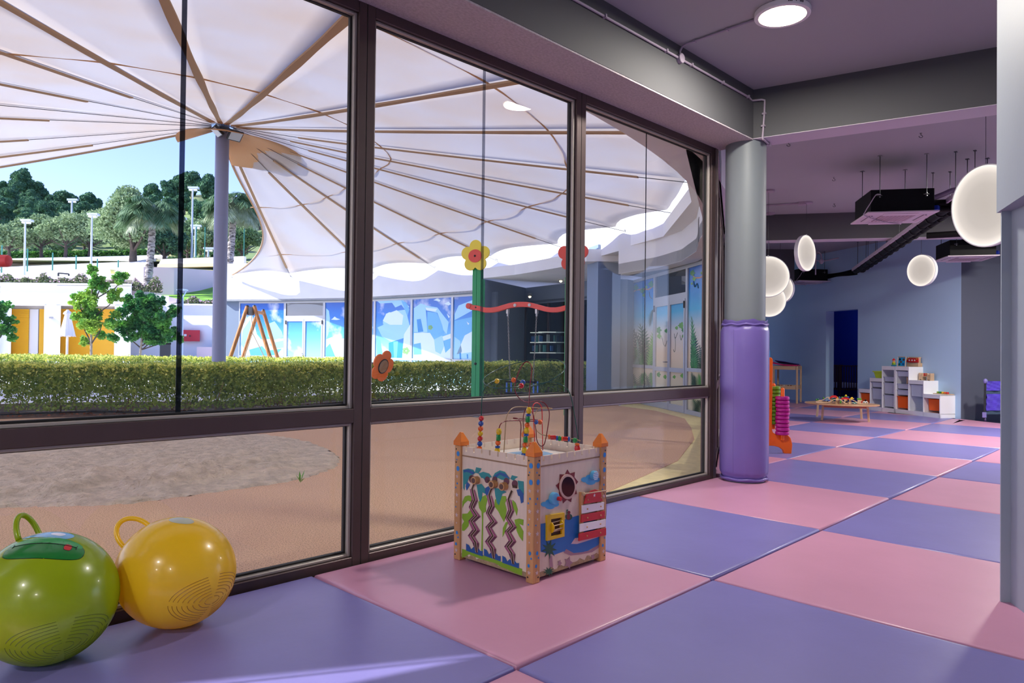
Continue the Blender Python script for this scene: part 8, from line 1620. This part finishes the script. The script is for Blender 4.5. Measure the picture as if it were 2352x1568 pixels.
maple('bushier dark green young tree right of the slender one', 319, 785, 29.5, 660, 1, ((330, 735, 56, 52), (300, 700, 34, 30), (375, 745, 44, 40), (345, 690, 36, 30), (290, 760, 40, 32), (345, 780, 50, 22), (400, 770, 26, 22), (395, 715, 28, 16)), 22000, 4, m_maple, .07, .052)
maple('young tree cut off by the left edge of the view', -46, 780, 27, 640, 1, ((-40, 720, 50, 60), (10, 760, 36, 26), (0, 705, 30, 18), (22, 735, 22, 14), (-60, 780, 60, 36)), 10500, 6, m_maple, .06, .052)
# ------------------------------------------------------------------ palms
def palm(label, px, pyb, D, topy, R, seed, tr=.24, nf=44):
    b = at(px, pyb, D); H = at(px, topy, D).z-b.z; t = thing('palm_tree', label, 'tree', tuple(b)); rs = random.Random(seed)
    mb = MB(); m = 26; tp_ = [(0.25*math.sin(i/m*2), 0, H*i/m) for i in range(m+1)]
    mb.tube(tp_, [tr*(1.15 if i % 2 else .95)*(1-.25*i/m) for i in range(m+1)], 12); mb.build('trunk', mat('palm_trunk', (176, 168, 164), .95, rgb2=(90, 82, 80), vscale=3.5, stretch=(1, 1, 3), thr=(.45, .6)), t, local=True)
    top = Vector(tp_[-1]); Q = []; Qd = []
    for f in range(nf):
        a = f*2.399+rs.uniform(-.2, .2); el_ = rs.uniform(-.75, 1.2); L_ = R*rs.uniform(.8, 1.1); dh = Vector((math.cos(a), math.sin(a), 0)); pts = []
        for k in range(9): u_ = k/8; pts.append(top+dh*L_*u_*math.cos(el_*.6)*(1-.12*u_)+Vector((0, 0, L_*(.62*math.sin(el_)*u_-.55*u_*u_))))
        sd = Vector((-math.sin(a), math.cos(a), 0))
        for k in range(3, 9):
            for q_ in range(7):
                c = pts[k-1].lerp(pts[k], q_/7); u_ = (k-1+q_/7)/8; w_ = R*.36*math.sin(pi*min(1, .1+u_*.85))
                for s_ in (-1, 1):
                    tip = c+sd*s_*w_*rs.uniform(.7, 1)+(pts[k]-pts[k-1]).normalized()*w_*.8+Vector((0, 0, -w_*rs.uniform(.3, 1.0))); e_ = (pts[k]-pts[k-1]).normalized()*.03
                    (Q if el_ > -.25 else Qd).append([tuple(c-e_), tuple((c+tip)/2+e_*1.6), tuple(tip), tuple((c+tip)/2-e_*1.6)])
    quads('fronds', np.array(Q), mat('palm_frond', (112, 146, 104), .6, rgb2=(70, 108, 66), vscale=2, trl=.3), t, kind='stuff'); quads('drooping_fronds', np.array(Qd), mat('palm_frond_pale', (176, 190, 160), .6, rgb2=(128, 148, 110), vscale=2, trl=.3), t, kind='stuff')
palm('tall palm with a pale ringed trunk left of the film seam', 338, 662, 45.5, 468, 2.35, 3); palm('palm partly hidden behind the mast', 526, 615, 54, 452, 2.5, 9, .27)
# ------------------------------------------------------------------ sports floodlights and fence posts
m_gal = mat('pale_galvanised', (190, 204, 214), .5)
for px, top, bot, D, lab in ((57, 507, 648, 52, 'floodlight pole farthest left above the white roof'), (164, 460, 532, 90, 'distant floodlight pole on the hill, second from the left'), (210, 493, 652, 52, 'floodlight pole rising behind the slender young tree'), (293, 447, 520, 88, 'distant floodlight mostly hidden by the left palm'), (413, 503, 600, 66, 'floodlight pole between the olive tree and the film seam'), (440, 432, 598, 62, 'tallest floodlight pole, crossing the film seam'), (448, 520, 590, 72, 'small floodlight pole just right of the tallest one'), (478, 572, 590, 70, 'tiny low floodlight near the mast')):
    a = at(px, top, D); b = at(px-(1.5 if D < 60 else 0), bot, D); k = D/1620; t = thing('floodlight_pole', lab, 'floodlight', tuple(b), group='sports floodlight poles')
    mb = MB(); mb.cyl(b, Vector((b.x, b.y, a.z-.1)), 2.6*k, 10, r2=1.8*k); mb.build('pole', m_gal, t, smooth=40)
    mb = MB(); mb.prism([Vector((b.x, b.y, a.z))+rgt*s_*12*k+fwd*d_ for s_, d_ in ((-1, 0), (1, 0), (.8, .5), (-.8, .5))], (0, 0, 4.5*k)); mb.build('lamp_bank', m_gal, t); mb = MB(); mb.prism([Vector((b.x, b.y, a.z-5*k))+rgt*s_*9*k+fwd*d_ for s_, d_ in ((-1, 0), (1, 0), (.8, .3), (-.8, .3))], (0, 0, 4*k)); mb.build('lamp_bank', mat('lamp_face', (232, 236, 240), .3), t)
for i, (px, top, bot) in enumerate(((-60, 564, 655), (3, 563, 652), (62, 571, 648), (120, 580, 646), (174, 586, 644), (223, 594, 642), (271, 597, 640))):
    D = 55; a = at(px, top, D); b = at(px, bot, D); t = thing('fence_post', 'thin green fence post of the court, %s from the left' % ordn[i+1], 'post', tuple(b), group='court fence posts'); mb = MB(); mb.cyl(b, Vector((b.x, b.y, a.z)), .05, 8); mb.build('post', mat('fence_green', (50, 130, 118), .5), t)
for i, px in enumerate((450, 470, 497, 536, 560)):
    D = 58; a = at(px, 520+i, D); b = at(px, 596, D); t = thing('fence_post', 'thin teal fence post near the mast, %s from the left' % ordn[i+1], 'post', tuple(b), group='court fence posts near the mast'); mb = MB(); mb.cyl(b, Vector((b.x, b.y, a.z)), .04, 6); mb.build('post', mat('fence_green', (50, 130, 118), .5), t)
D = 50; t = thing('goal_frame', 'small dark rectangular frame standing on the bright court', 'frame', tuple(at(134, 648, D)))
for a, b in (((134, 648), (134, 627)), ((134, 627), (158, 629)), ((158, 629), (158, 648))): mb = MB(); mb.bar(at(*a, D), at(*b, D), .1, .1); mb.build('bar', m_dsteel, t)
